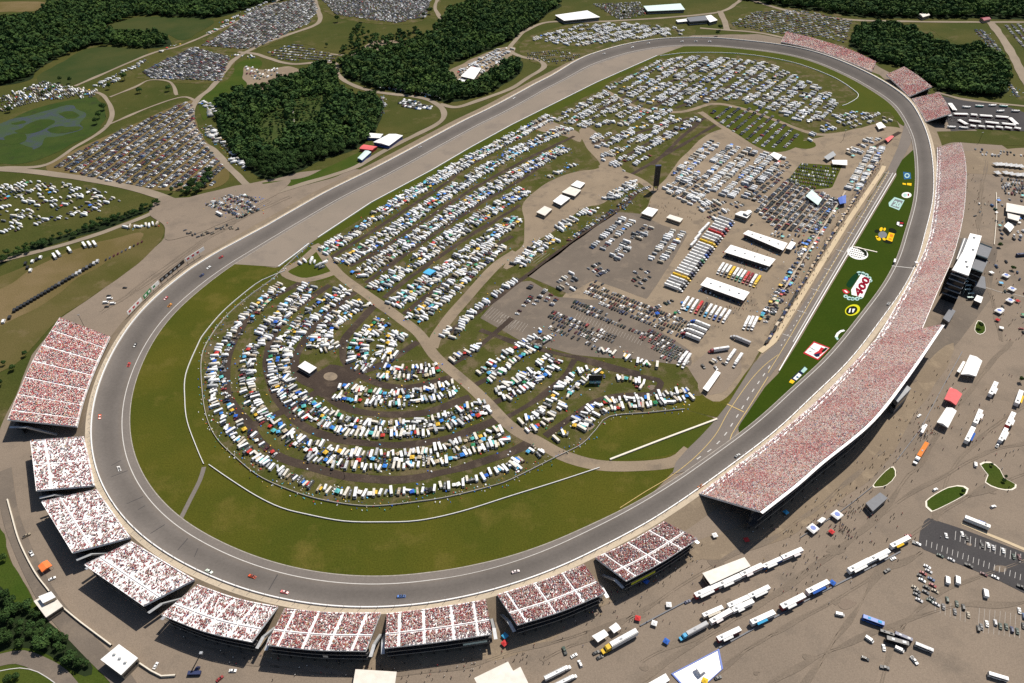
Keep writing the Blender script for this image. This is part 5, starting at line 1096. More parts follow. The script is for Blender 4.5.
def stand(label, front, back, zf, zb, occ, short, aisles, walk=None, seat=.62, wide=False, cols=8, patchy=.0, top_walk=0.0, banner=None, rear='pit_shade', stairs=True, front_empty=0.0, depth_row=.86, wall_in=.12, bed='aluminium'):
    root = thing('grandstand', label, 'grandstand', (0, 0, 0), 0, 'grandstands around the oval')
    n = max(6, int(np.linalg.norm(at(*front[0], zf)-at(*front[-1], zf))/9)) if len(front) > 2 else 8
    Fr, Bk = sample_line(front, zf, n+1), sample_line(back, zb, n+1)
    depth = float(np.mean(np.linalg.norm((Bk-Fr)[:, :2], axis=1))); N = max(6, int(depth/depth_row)); rise = (zb-zf)/N
    def pt(t, u, z=None):
        i = min(n-1, int(t*n)); a = t*n-i
        p = (Fr[i]*(1-a)+Fr[i+1]*a)*(1-u)+(Bk[i]*(1-a)+Bk[i+1]*a)*u
        return np.array([p[0], p[1], zf+(zb-zf)*u if z is None else z])
    mb = MB()
    for r in range(N):
        u0, u1 = r/N, (r+1)/N; z = zf+rise*r
        for i in range(n):
            a, b_ = i/n, (i+1)/n
            p, q, q2, p2 = pt(a, u0, z), pt(b_, u0, z), pt(b_, u1, z), pt(a, u1, z)
            mb.quad(p, q, q2, p2); up = np.array([0, 0, rise]); mb.quad(p2, q2, q2+up, p2+up)
    part('seating_deck', mb, bed, root)
    # aisles run up the slope, a walkway crosses them
    for t in aisles:
        am = MB(); L = float(np.linalg.norm((Fr[0]-Fr[-1])[:2])); w = .38/L
        am.quad(pt(t-w, 0)+(0, 0, .42), pt(t+w, 0)+(0, 0, .42), pt(t+w, 1)+(0, 0, .42), pt(t-w, 1)+(0, 0, .42)); part('aisle', am, 'aisle_white', root)
    if walk:
        wm = MB()
        for i in range(n):
            a, b_ = i/n, (i+1)/n; up = np.array([0, 0, rise+.35])
            wm.quad(pt(a, walk)+up, pt(b_, walk)+up, pt(b_, walk+.85/depth)+up, pt(a, walk+.85/depth)+up)
        part('walkway', wm, 'aisle_white', root)
    fm = MB(); up = np.array([0, 0, 1.0])
    for i in range(n):
        a, b_ = i/n, (i+1)/n
        fm.quad(pt(a, 0, zf-1), pt(b_, 0, zf-1), pt(b_, 0, zf+.9), pt(a, 0, zf+.9)); fm.quad(pt(a, 0, zf+.9), pt(b_, 0, zf+.9), pt(b_, .025, zf+.9), pt(a, .025, zf+.9))
    part('front_parapet', fm, 'aisle_white', root)
    rm = MB()
    for i in range(n):
        a, b_ = i/n, (i+1)/n; p, q = pt(a, 1, zb), pt(b_, 1, zb)
        nb = (Bk[i]-Fr[i]); nb[2] = 0; nb /= np.linalg.norm(nb)
        e = nb*(top_walk if top_walk else .35)
        rm.quad(p+(0, 0, .1), q+(0, 0, .1), q+e+(0, 0, .1), p+e+(0, 0, .1)); rm.quad(q+e-(0, 0, .5), p+e-(0, 0, .5), p+e+(0, 0, .7), q+e+(0, 0, .7)); rm.quad(p+e+(0, 0, .7), p+e*.9+(0, 0, .7), q+e*.9+(0, 0, .7), q+e+(0, 0, .7))
    part('rear_parapet', rm, 'aisle_white' if top_walk else 'aluminium', root)
    for t in (0, 1):
        sm = MB(); sm.quad(pt(t, 0)-(0, 0, .8), pt(t, 1)-(0, 0, .8), pt(t, 1)+(0, 0, 1.1), pt(t, 0)+(0, 0, 1.1)); part('side_rail', sm, 'aluminium', root)
    # concourse wall and frames below the deck
    wm = MB()
    for i in range(n):
        a, b_ = i/n, (i+1)/n; u = 1-wall_in; h = zf+(zb-zf)*u-.8
        wm.quad(pt(b_, u, -.25), pt(a, u, -.25), pt(a, u, h), pt(b_, u, h))
        for k, fz in enumerate((.3, .6)):
            z = fz*zb
            wm.quad(pt(a, u-.04, z), pt(b_, u-.04, z), pt(b_, u+wall_in*.7, z), pt(a, u+wall_in*.7, z))
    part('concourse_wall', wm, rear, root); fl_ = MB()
    for i in range(n):
        for fz in (.32, .62):
            a, b_ = i/n, (i+1)/n; z = fz*zb; fl_.quad(pt(a, 1, z), pt(b_, 1, z), pt(b_, 1, z+.7), pt(a, 1, z+.7))
    part('floor_edge', fl_, 'wall_gray', root)
    for k in range(cols):
        t = (k+.5)/cols; cm = MB(); p = pt(t, .97); b0 = pt(t, .97, -.25); q = pt(t, .5); q0 = pt(t, .5, -.25)
        cm.cyl(b0, p-(0, 0, .6), .35, n=5); cm.cyl(q0, q-(0, 0, .6), .35, n=5); cm.cyl(pt(t, .06, zf-.9), pt(t, .97)-(0, 0, .9), .3, n=4); cm.cyl(q0+(0, 0, zb*.1), p-(0, 0, zb*.45), .2, n=4)
        part('frame', cm, 'dark_steel', root)
    if stairs:
        for t, s in ((0, -1), (1, 1)):
            dv = (pt(1, .9)-pt(0, .9)); dv[2] = 0; dv /= np.linalg.norm(dv); o = dv*s
            st = MB(); A, B_ = pt(t, .75, zb*.62)+o*1.0, pt(t, 1.02, zb*.62)+o*1.0; C_ = pt(t, .35, 1.0)+o*1.0
            st.quad(A, B_, B_+o*2.2, A+o*2.2); st.quad(C_, A, A+o*2.2, C_+o*2.2)
            for zz in (0, .9): st.quad(C_+o*2.2+(0, 0, zz-.9), A+o*2.2+(0, 0, zz-.9), A+o*2.2+(0, 0, zz), C_+o*2.2+(0, 0, zz))
            part('stair', st, 'steel', root)
    if banner:
        t0, t1, mat = banner; bm_ = MB(); a, b_ = pt(t0, 1.0, zb*.42), pt(t1, 1.0, zb*.42); bm_.quad(a, b_, b_+(0, 0, 2.4), a+(0, 0, 2.4)); part('banner', bm_, mat, root)
    # seats taken
    Lw = np.linalg.norm((Fr[1:]-Fr[:-1])[:, :2], axis=1).sum(); M = int(Lw/seat)
    ph = npr.random(4)*6
    for r in range(N):
        if walk and walk < (r+.5)/N < walk+2.0/depth: continue
        if r < N*front_empty and npr.random() < .8: 
            o_row = occ*.25
        else: o_row = occ
        z = zf+rise*r; ts = (np.arange(M)+.5)/M; keep = npr.random(M) < np.clip(o_row*(1+patchy*np.sin(ts*9+ph[0]+r*.25)*np.cos(ts*23+ph[1]-r*.4)), 0, 1)
        for a in aisles: keep &= np.abs(ts-a) > .9/Lw
        for t in ts[keep]:
            p = pt(t, (r+.45)/N, z); SEATS.append((p[0], p[1], p[2], short, N-r, int(t*M)+1))
        fd = Fr[n//2]-Bk[n//2]
    FACE[short] = math.atan2(fd[1], fd[0])
    return root
FACE = {}
S = 'white bleacher stand'
stand('long white bleacher stand in two shades of crowd beside the grass field, first bend', [(110, 337), (95, 370), (84, 400), (77, 427)], [(60, 318), (36, 356), (19, 393), (8, 420)], 7.6, 17, .70, 'long first bend stand', (.14, .3, .46, .62, .78, .92), seat=.66, patchy=.25, cols=9)
stand('half empty white bleacher stand just below the long first bend stand', [(84, 437), (90, 462), (95, 486)], [(31, 441), (34, 466), (37, 491)], 7.6, 15, .27, 'eighth bend stand', (.5,), .72, patchy=.5, cols=6)
stand('half empty white bleacher stand, seventh along the bend from the main grandstand', [(97, 490), (131, 538)], [(42, 502), (73, 553)], 7.6, 15, .29, 'seventh bend stand', (.5,), .66, patchy=.5, cols=6)
stand('half empty white bleacher stand, sixth along the bend, casting a dark oblong shadow', [(132, 542), (195, 580)], [(85, 565), (144, 606)], 7.6, 15.5, .30, 'sixth bend stand', (.5,), .66, patchy=.5, cols=7)
stand('white bleacher stand, fifth along the bend, crowd thickest in its upper rows', [(198, 585), (238, 599), (278, 607)], [(162, 615), (206, 632), (252, 642)], 7.6, 15.5, .42, 'fifth bend stand', (.25, .5, .75), .62, patchy=.4, cols=8)
stand('full white bleacher stand, fourth along the bend, five blocks of crowd wide', [(285, 609), (334, 613), (381, 613)], [(267, 645), (316, 650), (366, 651)], 7.6, 15.5, .70, 'fourth bend stand', (.11, .36, .62, .86), .58, patchy=.2, cols=8, banner=(.55, .6, 'roof_cream'))
stand('full white bleacher stand, third along the bend, nearest the foot of the oval', [(387, 614), (437, 608), (486, 600)], [(385, 648), (438, 642), (492, 634)], 7.6, 15.5, .72, 'third bend stand', (.13, .37, .64, .87), .58, patchy=.15, cols=8, banner=(.72, .95, 'pale_teal'))
stand('full white bleacher stand, second along the bend from the main grandstand', [(497, 595), (542, 581), (584, 565)], [(517, 625), (562, 611), (605, 593)], 7.6, 15.5, .74, 'second bend stand', (.1, .42, .74), .6, patchy=.12, cols=7)
stand('full white bleacher stand with a yellow banner, beside the main grandstand', [(595, 558), (630, 542), (664, 522)], [(626, 581), (662, 562), (697, 539)], 7.0, 15.5, .74, 'first bend stand', (.12, .45, .77), .6, patchy=.12, cols=7, banner=(.08, .4, 'lime_paint'))
stand('huge tall main grandstand along the front straight, packed, with white rear walkway', [(699, 494), (735, 467), (768, 442), (818, 400), (850, 367), (876, 339)], [(760, 512), (796, 484), (820, 463), (870, 422), (906, 377), (942, 325)], 5.0, 27, .93, 'main grandstand', (), None, .60, patchy=.16, cols=22, top_walk=2.3, stairs=False, front_empty=.10, depth_row=.92)
M1H = 20.0
stand('long lower section of the main grandstand, packed, between press tower and finish line', [(876, 339), (893, 311), (915, 271), (928, 240), (934, 205), (936.5, 171), (937, 148)], [(922, 329), (937, 293), (953, 256), (963, 216), (966, 180), (965, 160), (961, 143)], 5.0, M1H, .95, 'press tower grandstand', (), None, .60, patchy=.14, cols=16, stairs=False, front_empty=.16, depth_row=.95)
stand('sloping stand packed with spectators at the far end of the front straight, nearer of two', [(912, 99), (919, 110), (926, 122)], [(939, 93), (946, 103), (951, 114)], 6, 17, .97, 'nearer far stand', (), None, .7, cols=5, rear='pit_shade', stairs=False, bed='wall_tan')
stand('sloping stand packed with spectators beside the dark wood, farther of two', [(886, 75), (897, 85), (909, 97)], [(904, 67), (918, 76), (932, 87)], 6, 17, .97, 'farther far stand', (), None, .75, cols=5, stairs=False, bed='wall_tan')
stand('low bleachers of mixed spectators on the outside of the far bend', [(781, 42), (800, 46), (818, 51), (843, 60), (872, 72)], [(786, 32), (804, 36), (822, 41), (850, 50), (876, 62)], 6, 11, .8, 'far bend bleachers', (), None, .85, cols=6, stairs=False, bed='wall_gray')

# people: one continuous skinned figure each, seated and walking
def figure(name, J, E):
    me = bpy.data.meshes.new(name); me.from_pydata([j[:3] for j in J], E, [])
    o = bpy.data.objects.new(name, me); COL.objects.link(o)
    o.modifiers.new('skin', 'SKIN'); sk = me.skin_vertices[0].data
    for i, j in enumerate(J): sk[i].radius = (j[3], j[3]); sk[i].use_root = (i == 0)
    dg = bpy.context.evaluated_depsgraph_get(); me2 = bpy.data.meshes.new_from_object(o.evaluated_get(dg)); me2.name = name
    bpy.data.objects.remove(o)
    for m in ('shirt', 'trousers', 'skin', 'bark'): me2.materials.append(MATS[m])
    return me2
stand_J = [(0, 0, .95, .15), (0, 0, 1.2, .16), (0, 0, 1.42, .15), (0, 0, 1.53, .06), (.02, 0, 1.66, .11), (0, 0, 1.76, .07),
           (0, .2, 1.42, .065), (-.06, .27, 1.14, .05), (.08, .28, .92, .04), (.12, .28, .83, .04), (0, -.2, 1.42, .065), (.05, -.27, 1.14, .05), (.14, -.28, .92, .04), (.18, -.28, .84, .04),
           (0, .1, .9, .09), (.12, .11, .5, .07), (.02, .11, .1, .05), (.14, .12, .05, .045), (0, -.1, .9, .09), (-.06, -.11, .5, .07), (-.24, -.11, .13, .05), (-.14, -.12, .06, .045)]
stand_E = [(0, 1), (1, 2), (2, 3), (3, 4), (4, 5), (2, 6), (6, 7), (7, 8), (8, 9), (2, 10), (10, 11), (11, 12), (12, 13), (0, 14), (14, 15), (15, 16), (16, 17), (0, 18), (18, 19), (19, 20), (20, 21)]
seat_J = [(0, 0, .50, .16), (-.02, 0, .75, .17), (0, 0, .98, .16), (0, 0, 1.09, .06), (.03, 0, 1.22, .11), (.01, 0, 1.32, .07),
          (0, .2, .98, .065), (.1, .27, .72, .05), (.3, .2, .58, .04), (.36, .17, .57, .04), (0, -.2, .98, .065), (.1, -.27, .72, .05), (.3, -.2, .58, .04), (.36, -.17, .57, .04),
          (.08, .1, .48, .09), (.45, .12, .48, .07), (.47, .12, .08, .05), (.58, .12, .04, .045), (.08, -.1, .48, .09), (.45, -.12, .48, .07), (.47, -.12, .08, .05), (.58, -.12, .04, .045)]
def dress(me, hip, neck, wrist_x, hair):
    for p in me.polygons:
        c = p.center
        p.material_index = 3 if c.z > hair and c.x < .06 else 2 if c.z > neck else 1 if c.z < hip and abs(c.y) < .235 else 0
        if c.z < hip and abs(c.y) > .235: p.material_index = 2
walker = figure('person', stand_J, stand_E); dress(walker, .96, 1.52, 0, 1.70)
sitter = figure('person', seat_J, stand_E); dress(sitter, .52, 1.08, 0, 1.27)
for p in sitter.polygons:
    if p.center.x > .2 and p.center.z < .56 : p.material_index = 1
SEATS.sort(key=lambda s: dist(s[:3]))
n_near = 180
for s in SEATS[:n_near]:
    k = int(npr.choice(len(SHIRTS), p=SHW)); nm, c, _ = SHIRTS[k]
    o = link('person', sitter, None, (s[0], s[1], s[2]-.02), FACE[s[3]]+rnd.uniform(-.25, .25), c)
    tag(o, f"spectator in {nm} shirt, {nth(s[5])} seat in {nth(s[4])} row from the top, {s[3]}", 'person', f"spectators in the {s[3]}")
pv = MB(); pv.frus(-.2, .26, -.29, .29, .40, 1.02, .04, .08, .05, 0, False); pv.frus(-.1, .14, -.12, .12, 1.08, 1.34, .03, .03, .03, 5, False); pv.frus(.15, .6, -.2, .2, .36, .58, 0, 0, 0, 4, False)
pv.m = [0]*5+[5]*5+[4]*5; pd_ = [0]*5+[5]*5+[1]*5
A = np.array([s[:3] for s in SEATS[n_near:]]); ks = npr.choice(len(SHIRTS), size=len(A), p=SHW)
red_ = np.sin(A[:, 0]*.09+A[:, 1]*.05)+np.sin(A[:, 1]*.13-A[:, 0]*.04)+np.sin(A[:, 0]*.31+A[:, 1]*.2)*.6       # clubs of fans in the same colour
flip = (red_ > .6) & (npr.random(len(A)) < .35); ks = np.where(flip, npr.choice([1, 1, 4, 2], size=len(A)), ks); flip = (red_ < -.7) & (npr.random(len(A)) < .3); ks = np.where(flip, npr.choice([0, 0, 7, 4], size=len(A)), ks)
main_ = np.array([('grandstand' in s[3]) or ('far' in s[3]) for s in SEATS[n_near:]]); SW = np.array([28, 24, 13, 11, 17, 4, 4, 5, 1, 1, .5]); ks = np.where(main_, ks, npr.choice(len(SHIRTS), size=len(A), p=SW/SW.sum()))
cols_ = np.array([s[1] for s in SHIRTS])[ks]*np.where(main_, 1.16, 1.0)[:, None]*npr.uniform(.8, 1.15, (len(A), 1)); rzs = np.array([FACE[s[3]] for s in SEATS[n_near:]])+npr.uniform(-.3, .3, len(A))
cols_ = np.clip(cols_, 0, 1); bulk('crowd', [(np.array(pv.v), np.array(pv.f), np.array(mm_), A[k_], rzs[k_], npr.uniform(.95, 1.15, int(k_.sum())), cols_[k_]) for mm_, k_ in ((pv.m, main_), (pd_, ~main_))], 'mixed_cloth', 'dense crowd of spectators in mostly red and white filling the stands', 'crowd')
# walkers on the paved ground
ZONES = [([(560, 620), (620, 600), (690, 570), (720, 600), (640, 640), (560, 660)], 'paving behind the second bend stand', 34), ([(770, 545), (840, 500), (880, 520), (860, 560), (790, 590)], 'paving by the blue topped tents', 34), ([(905, 395), (940, 360), (960, 380), (930, 450), (890, 470)], 'strip behind the main grandstand', 22),
         ([(960, 400), (1010, 360), (1020, 460), (960, 480)], 'lot between the vendor trailers', 14), ([(300, 668), (420, 672), (540, 650), (560, 670), (420, 682)], 'paving below the third bend stand', 16)]
w_n = {}
for px, nm, n in ZONES:
    for i in range(n):
        for _ in range(60):
            q = (rnd.uniform(min(p[0] for p in px), max(p[0] for p in px)), rnd.uniform(min(p[1] for p in px), max(p[1] for p in px)))
            if inside(q, px): break
        k = rnd.choice([0, 1, 3, 3, 3, 6, 5, 8, 2]); sn, c, _ = SHIRTS[k]; w = at(*q)
        o = link('person', walker, None, (w[0], w[1], -.12), rnd.uniform(0, 6.28), c)
        tag(o, f"person in {sn} top walking on the {nm}", 'person', f"people in {sn} on the {nm}")

# crowds on foot that nobody could count: queues, crews along the pits
LANES_ON_FOOT = [([(575, 618), (640, 585), (700, 556)], 70, 9), ([(770, 540), (820, 508), (880, 465), (930, 395)], 150, 16), ([(930, 428), (922, 436), (926, 442)], 46, 5), ([(832, 527), (846, 530), (850, 536)], 40, 5), ([(845, 516), (862, 508), (870, 514)], 30, 4), ([(780, 585), (840, 550), (900, 510)], 80, 22), ([(960, 380), (985, 440), (1000, 480)], 60, 22), ([(990, 260), (1010, 300), (1020, 340)], 60, 14), ([(300, 668), (430, 668), (540, 650)], 70, 8), ([(120, 575), (200, 640), (290, 668)], 40, 8), ([(768, 344), (812, 270), (840, 224), (880, 162)], 420, 4.5), ([(690, 300), (720, 312), (748, 300)], 60, 10), ([(760, 240), (745, 290), (720, 330)], 90, 14), ([(655, 205), (690, 215), (740, 210)], 60, 14), ([(940, 120), (990, 120), (1015, 124)], 120, 9), ([(950, 150), (975, 190), (985, 225)], 60, 14)]
fp = []
for px, n, w_ in LANES_ON_FOOT:
    a = resample(catmull(np.array(wpts(px)), 6.0), 2.0)
    for i in range(n):
        q = a[rnd.randrange(len(a))]; fp.append((q[0]+rnd.gauss(0, w_*.6), q[1]+rnd.gauss(0, w_*.6), .0))
fv = MB(); fv.frus(-.16, .16, -.24, .24, .8, 1.48, .02, .02, .04, 0, False); fv.frus(-.14, .14, -.19, .19, 0, .82, .0, .0, .02, 2, False); fv.frus(-.11, .11, -.1, .1, 1.48, 1.74, .02, .02, .02, 6, False)
ks = npr.choice(len(SHIRTS), size=len(fp), p=SHW); ks = np.where(npr.random(len(fp)) < .45, 3, ks)
bulk('walking_crowd', [(np.array(fv.v), np.array(fv.f), np.array(fv.m), np.array(fp), npr.uniform(0, 6.28, len(fp)), npr.uniform(.95, 1.1, len(fp)), np.array([s[1] for s in SHIRTS])[ks])], 'mixed_cloth', 'scattered visitors and pit crews on foot across the paved grounds', 'crowd')
# ------------------------------------------------------------------ trees
def crown_mesh(name, seed, n, size, mat='leaves_forest', H=13.0, R=5.0):
    r = np.random.default_rng(seed); m = MB()
    lobes = [(0, 0, H*.62, R*.8, H*.30)]+[(R*.5*math.cos(a), R*.5*math.sin(a), H*r.uniform(.42, .72), R*r.uniform(.45, .62), H*r.uniform(.16, .24)) for a in np.linspace(0, 6.28, 6)[:-1]+r.uniform(0, 1, 5)]
    for k in range(n):
        cx, cy, cz, a, b_ = lobes[r.integers(len(lobes))]
        d = r.normal(size=3); d /= np.linalg.norm(d)
        if d[2] < -.3: d[2] *= -.5
        s = r.uniform(.8, 1.08); p = np.array([cx+d[0]*a*s, cy+d[1]*a*s, cz+d[2]*b_*s])
        nn = d+r.normal(size=3)*.3; nn /= np.linalg.norm(nn)
        t = np.cross(nn, r.normal(size=3)); t /= np.linalg.norm(t); bt = np.cross(nn, t); q = size*r.uniform(.6, 1.3)
        m.quad(p-t*q-bt*q*.6, p+t*q-bt*q*.7, p+t*q*.8+bt*q*.7, p-t*q*.7+bt*q*.6)
    return m
CROWNS = [crown_mesh('crown', s, 520, .62).mesh('crown', ['leaves_forest']) for s in (1, 2, 3, 4)]
PALE = [crown_mesh('crown', s, 420, .6).mesh('crown', ['leaves_pale']) for s in (11, 12)]
tk = MB(); tk.cyl((0, 0, -.3), (.1, .1, 5.5), .32, .16, 6)
for a in (.3, 2.3, 4.4): tk.cyl((.1, .1, 4.5), (2.2*math.cos(a), 2.2*math.sin(a), 8.2), .13, .05, 4)
TRUNK = tk.mesh('trunk', ['bark'])
LITE = [crown_mesh('c', s, 105, 1.45) for s in (21, 22, 23)]
TREES = []
SCRUB = [[tuple(w) for w in wpts(p)] for p in ([(262, 120), (284, 104), (288, 120), (286, 142), (272, 150), (258, 138)], [(292, 112), (300, 98), (325, 96), (330, 108), (312, 124), (296, 132)])]
def plant(px, nm, gap, hs=(.75, 1.15), pale=.1):
    poly = [tuple(w) for w in wpts(px)]; P = np.array(poly); x0, y0 = P.min(0); x1, y1 = P.max(0)
    y = y0
    while y < y1:
        x = x0
        while x < x1:
            q = (x+rnd.uniform(-.42, .42)*gap, y+rnd.uniform(-.42, .42)*gap)
            if rnd.random() < .07: x += gap; continue
            if nm == 'backstretch wood' and any(inside(q, sp) for sp in SCRUB):
                if rnd.random() < .8: TREES.append((q[0], q[1], rnd.uniform(.28, .55), nm, True))
            elif inside(q, poly) and in_view((*q, 6), 14): TREES.append((q[0], q[1], rnd.uniform(*hs), nm, rnd.random() < pale))
            x += gap
        y += gap*.9
GAPS = {'backstretch wood': (8.2, (.7, 1.12)), 'central wood': (9.0, (.75, 1.2)), 'distant woods': (10.5, (.85, 1.3)), 'far woods beyond the road': (10.5, (.85, 1.3)), 'wood beside the far stands': (8.6, (.85, 1.25)), 'quarry trees': (13, (.5, .9)), 'corner thicket': (6.5, (.45, .8)), 'camp hedgerow': (7.5, (.45, .75)), 'roadside clump': (8, (.5, .8))}
for nm, px in FORESTS.items(): plant(px, nm, GAPS[nm][0], GAPS[nm][1], .25 if nm == 'backstretch wood' else .08)
LONE = [(140, 93, .85, 'lone round tree in the pasture below the dirt track'), (169, 91, .8, 'lone round tree at the corner of the pasture road'), (61, 82, .9, 'broad tree at the edge of the far field'), (71, 83, 1.0, 'taller tree beside the broad one at the edge of the far field'), (125, 80, 1.1, 'tree among the campers on the dirt track'), (110, 89, 1.0, 'dark tree above the swamp inlet'), (51, 93, .8, 'small tree at the pond side camp'), (44, 95, .75, 'small tree second along the pond side camp'), (10, 112, .8, 'bushy tree near the pond corner'),
        (338, 22, 1.2, 'lone spreading tree in the hay field'), (327, 47, .7, 'small conical tree beside the roadside car park'), (100, 118, 1.0, 'dark tree on the swamp bank'), (104, 110, 1.0, 'dark tree leaning over the swamp bank, upper one'), (97, 124, .9, 'dark tree at the lower end of swamp bank'), (344, 50, .8, 'tree by the quarry track'), (352, 46, .9, 'tree above the quarry track'), (360, 48, .9, 'tree beside the quarry clearing'), (372, 39, .9, 'tree behind the quarry clearing'), (358, 32, 1.0, 'tree in front of the farthest car park'), (430, 14, 1.1, 'tree at the end of the farthest car park'), (424, 18, 1.0, 'tree next to the road bend'), (720, 30, .9, 'tree at the end of the suite building'), (717, 36, .9, 'small tree beside the far wall'), (624, 16, .9, 'tree behind the long hall'),
        (1012, 270, .45, 'young tree near the press tower, lower one'), (999, 247, .5, 'young tree near the press tower, upper one'), (979, 328, .55, 'bushy tree in a kerbed bed below press tower'), (1020, 382, .5, 'small tree beside the vendor trailers'), (962, 493, .35, 'small tree on the planted island'), (991, 466, .3, 'shrub at the tip of the curved island'), (1005, 478, .3, 'shrub on the curved island, middle one'), (1003, 482, .28, 'shrub on the curved island, lower one'),
        (5, 365, .5, 'bush in the field corner behind the long stand'), (14, 370, .5, 'bush beside the field corner path'), (26, 356, .5, 'bush in the hedge behind the long stand'), (2, 385, .6, 'dark tree below the field corner path'), (6, 560, .6, 'tree at the road verge'), (-2, 600, .6, 'tree on the corner verge'), (10, 681, .5, 'tree beside the corner road'), (18, 678, .45, 'paler bush beside the corner road'), (80, 664, .45, 'bush on the bank by the gate house'), (62, 640, .6, 'tree behind the gate house wall'), (30, 608, .7, 'tree under the terrace building')]
for px, py, s, lab in LONE:
    w = at(px, py); TREES.append((w[0], w[1], s, lab, False))
TREES.sort(key=lambda t: dist((t[0], t[1], 0)))
lone = {l[3] for l in LONE}
n_ind = 0; REST = []
for x, y, s, nm, pale in TREES:
    if nm in lone or n_ind < 250:
        n_ind += nm not in lone
        lab = nm if nm in lone else f"{'paler leafy' if pale else 'dense dark green'} tree standing in the {nm}"
        o = thing('tree', lab, 'tree', (x, y, -.15), rnd.uniform(0, 6.28), None if nm in lone else f"{'paler' if pale else 'dark'} trees of the {nm}")
        w_ = s*rnd.uniform(.75, 1.3); o.scale = (w_, w_*rnd.uniform(.9, 1.1), s)
        link('crown', rnd.choice(PALE if pale else CROWNS), o); link('trunk', TRUNK, o)
    else: REST.append((x, y, s, nm))
for keyset, name, lab in ((('distant woods', 'far woods beyond the road'), 'distant_forest', 'dark unbroken forest reaching to the far edge behind the fields'), (('backstretch wood', 'central wood', 'wood beside the far stands', 'corner thicket', 'quarry trees', 'camp hedgerow', 'roadside clump'), 'woodland', 'dense dark woodland between the oval and the far car parks')):
    rs = [r for r in REST if r[3] in keyset]
    if not rs: continue
    gs = []
    for k in range(3):
        q = rs[k::3]; n = len(q)
        gs.append((np.array(LITE[k].v), np.array(LITE[k].f), np.zeros(len(LITE[k].f), int), np.array([(a[0], a[1], -.2) for a in q]), npr.uniform(0, 6.28, n), np.stack([npr.uniform(.75, 1.5, n)*np.array([a[2] for a in q])]*2+[np.array([a[2] for a in q])*npr.uniform(.8, 1.2, n)], 1), np.ones((n, 3))))
    fo = bulk(name, gs, 'leaves_forest', lab, 'forest')
    fo.data.materials.append(MATS['leaves_olive']); fo.data.materials.append(MATS['leaves_deep'])
    mi = np.concatenate([np.repeat(npr.choice([0, 0, 1, 2], size=len(g[3])), len(g[1])) for g in gs]).astype(np.int32); fo.data.polygons.foreach_set('material_index', mi)
# ------------------------------------------------------------------ buildings
def roofw(px, z): return [at(x, y, z) for x, y in px]
def ccw(w):
    a = sum(w[i][0]*w[(i+1) % len(w)][1]-w[(i+1) % len(w)][0]*w[i][1] for i in range(len(w)))
    return w if a > 0 else w[::-1]
def block(name, parent, w, z0, z1, mat, inset=0.0, roofmat=None):
    w = ccw([np.array(p[:2]) for p in w]); c = np.mean(w, 0); w = [c+(p-c)*(1-inset) for p in w]; m = MB(); n = len(w)
    m.poly([(*p, z1) for p in w], 1 if roofmat else 0)
    for i in range(n): m.quad((*w[i], z0), (*w[(i+1) % n], z0), (*w[(i+1) % n], z1), (*w[i], z1))
    return part(name, m, [mat]+([roofmat] if roofmat else []), parent)
def bands(parent, w, zs, h, mat, name='window_band', out=.06):
    w = ccw([np.array(p[:2]) for p in w]); n = len(w)
    for z in zs:
        m = MB()
        for i in range(n):
            a, b_ = w[i], w[(i+1) % n]; d = (b_-a)/(np.linalg.norm(b_-a)+1e-6); nn = np.array([d[1], -d[0]])*out; L = np.linalg.norm(b_-a)
            if L < 2: continue
            a2, b2 = a+d*.5+nn, b_-d*.5+nn; m.quad((*a2, z), (*b2, z), (*b2, z+h), (*a2, z+h))
        part(name, m, mat, parent)
def building(label, px, z, roofmat='roof_white', wallmat='wall_gray', cat='building', name='building', vents=0, eave=1.03, open_=False, z0=-.25, peak=0.0):
    w = ccw(roofw(px, z)); root = thing(name, label, cat)
    if not open_: block('wall', root, w, z0, z-.35, wallmat, .02); bands(root, w, [z*.35], z*.28, 'glass_dark', out=-.02 if False else .02)
    else:
        for p in w:
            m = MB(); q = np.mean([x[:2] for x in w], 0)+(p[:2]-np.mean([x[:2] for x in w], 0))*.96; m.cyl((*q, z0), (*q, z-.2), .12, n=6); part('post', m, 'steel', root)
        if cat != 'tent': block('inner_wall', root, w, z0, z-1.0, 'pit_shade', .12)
    c = np.mean([p[:2] for p in w], 0); rw = [c+(p[:2]-c)*eave for p in w]
    m = MB(); n = len(rw)
    for i in range(n): m.quad((*rw[i], z-.4), (*rw[(i+1) % n], z-.4), (*rw[(i+1) % n], z), (*rw[i], z))
    if peak and n == 4:
        e = [np.linalg.norm(rw[1]-rw[0]), np.linalg.norm(rw[2]-rw[1])]; k = 0 if e[0] > e[1] else 1
        A, B_, C_, D_ = rw[k], rw[(k+1) % 4], rw[(k+2) % 4], rw[(k+3) % 4]; r0, r1 = (A+D_)/2, (B_+C_)/2
        m.quad((*A, z), (*B_, z), (*r1, z+peak), (*r0, z+peak)); m.quad((*C_, z), (*D_, z), (*r0, z+peak), (*r1, z+peak)); m.poly([(*D_, z), (*A, z), (*r0, z+peak)]); m.poly([(*B_, z), (*C_, z), (*r1, z+peak)])
    else: m.poly([(*p, z) for p in rw])
    ro_ = part('roof', m, roofmat, root)
    if vents and n == 4:
        e = [np.linalg.norm(rw[1]-rw[0]), np.linalg.norm(rw[2]-rw[1])]; k = 0 if e[0] > e[1] else 1
        A, B_ = (rw[k]+rw[(k+3) % 4])/2, (rw[(k+1) % 4]+rw[(k+2) % 4])/2
        for i in range(vents):
            t = (i+.8)/(vents+.6); p = A+(B_-A)*t; v = MB(); v.frus(p[0]-.9, p[0]+.9, p[1]-.7, p[1]+.7, z+peak-.15, z+peak+.8, .1, .1, .1); part('roof_vent', v, 'roof_gray', ro_)
    return root
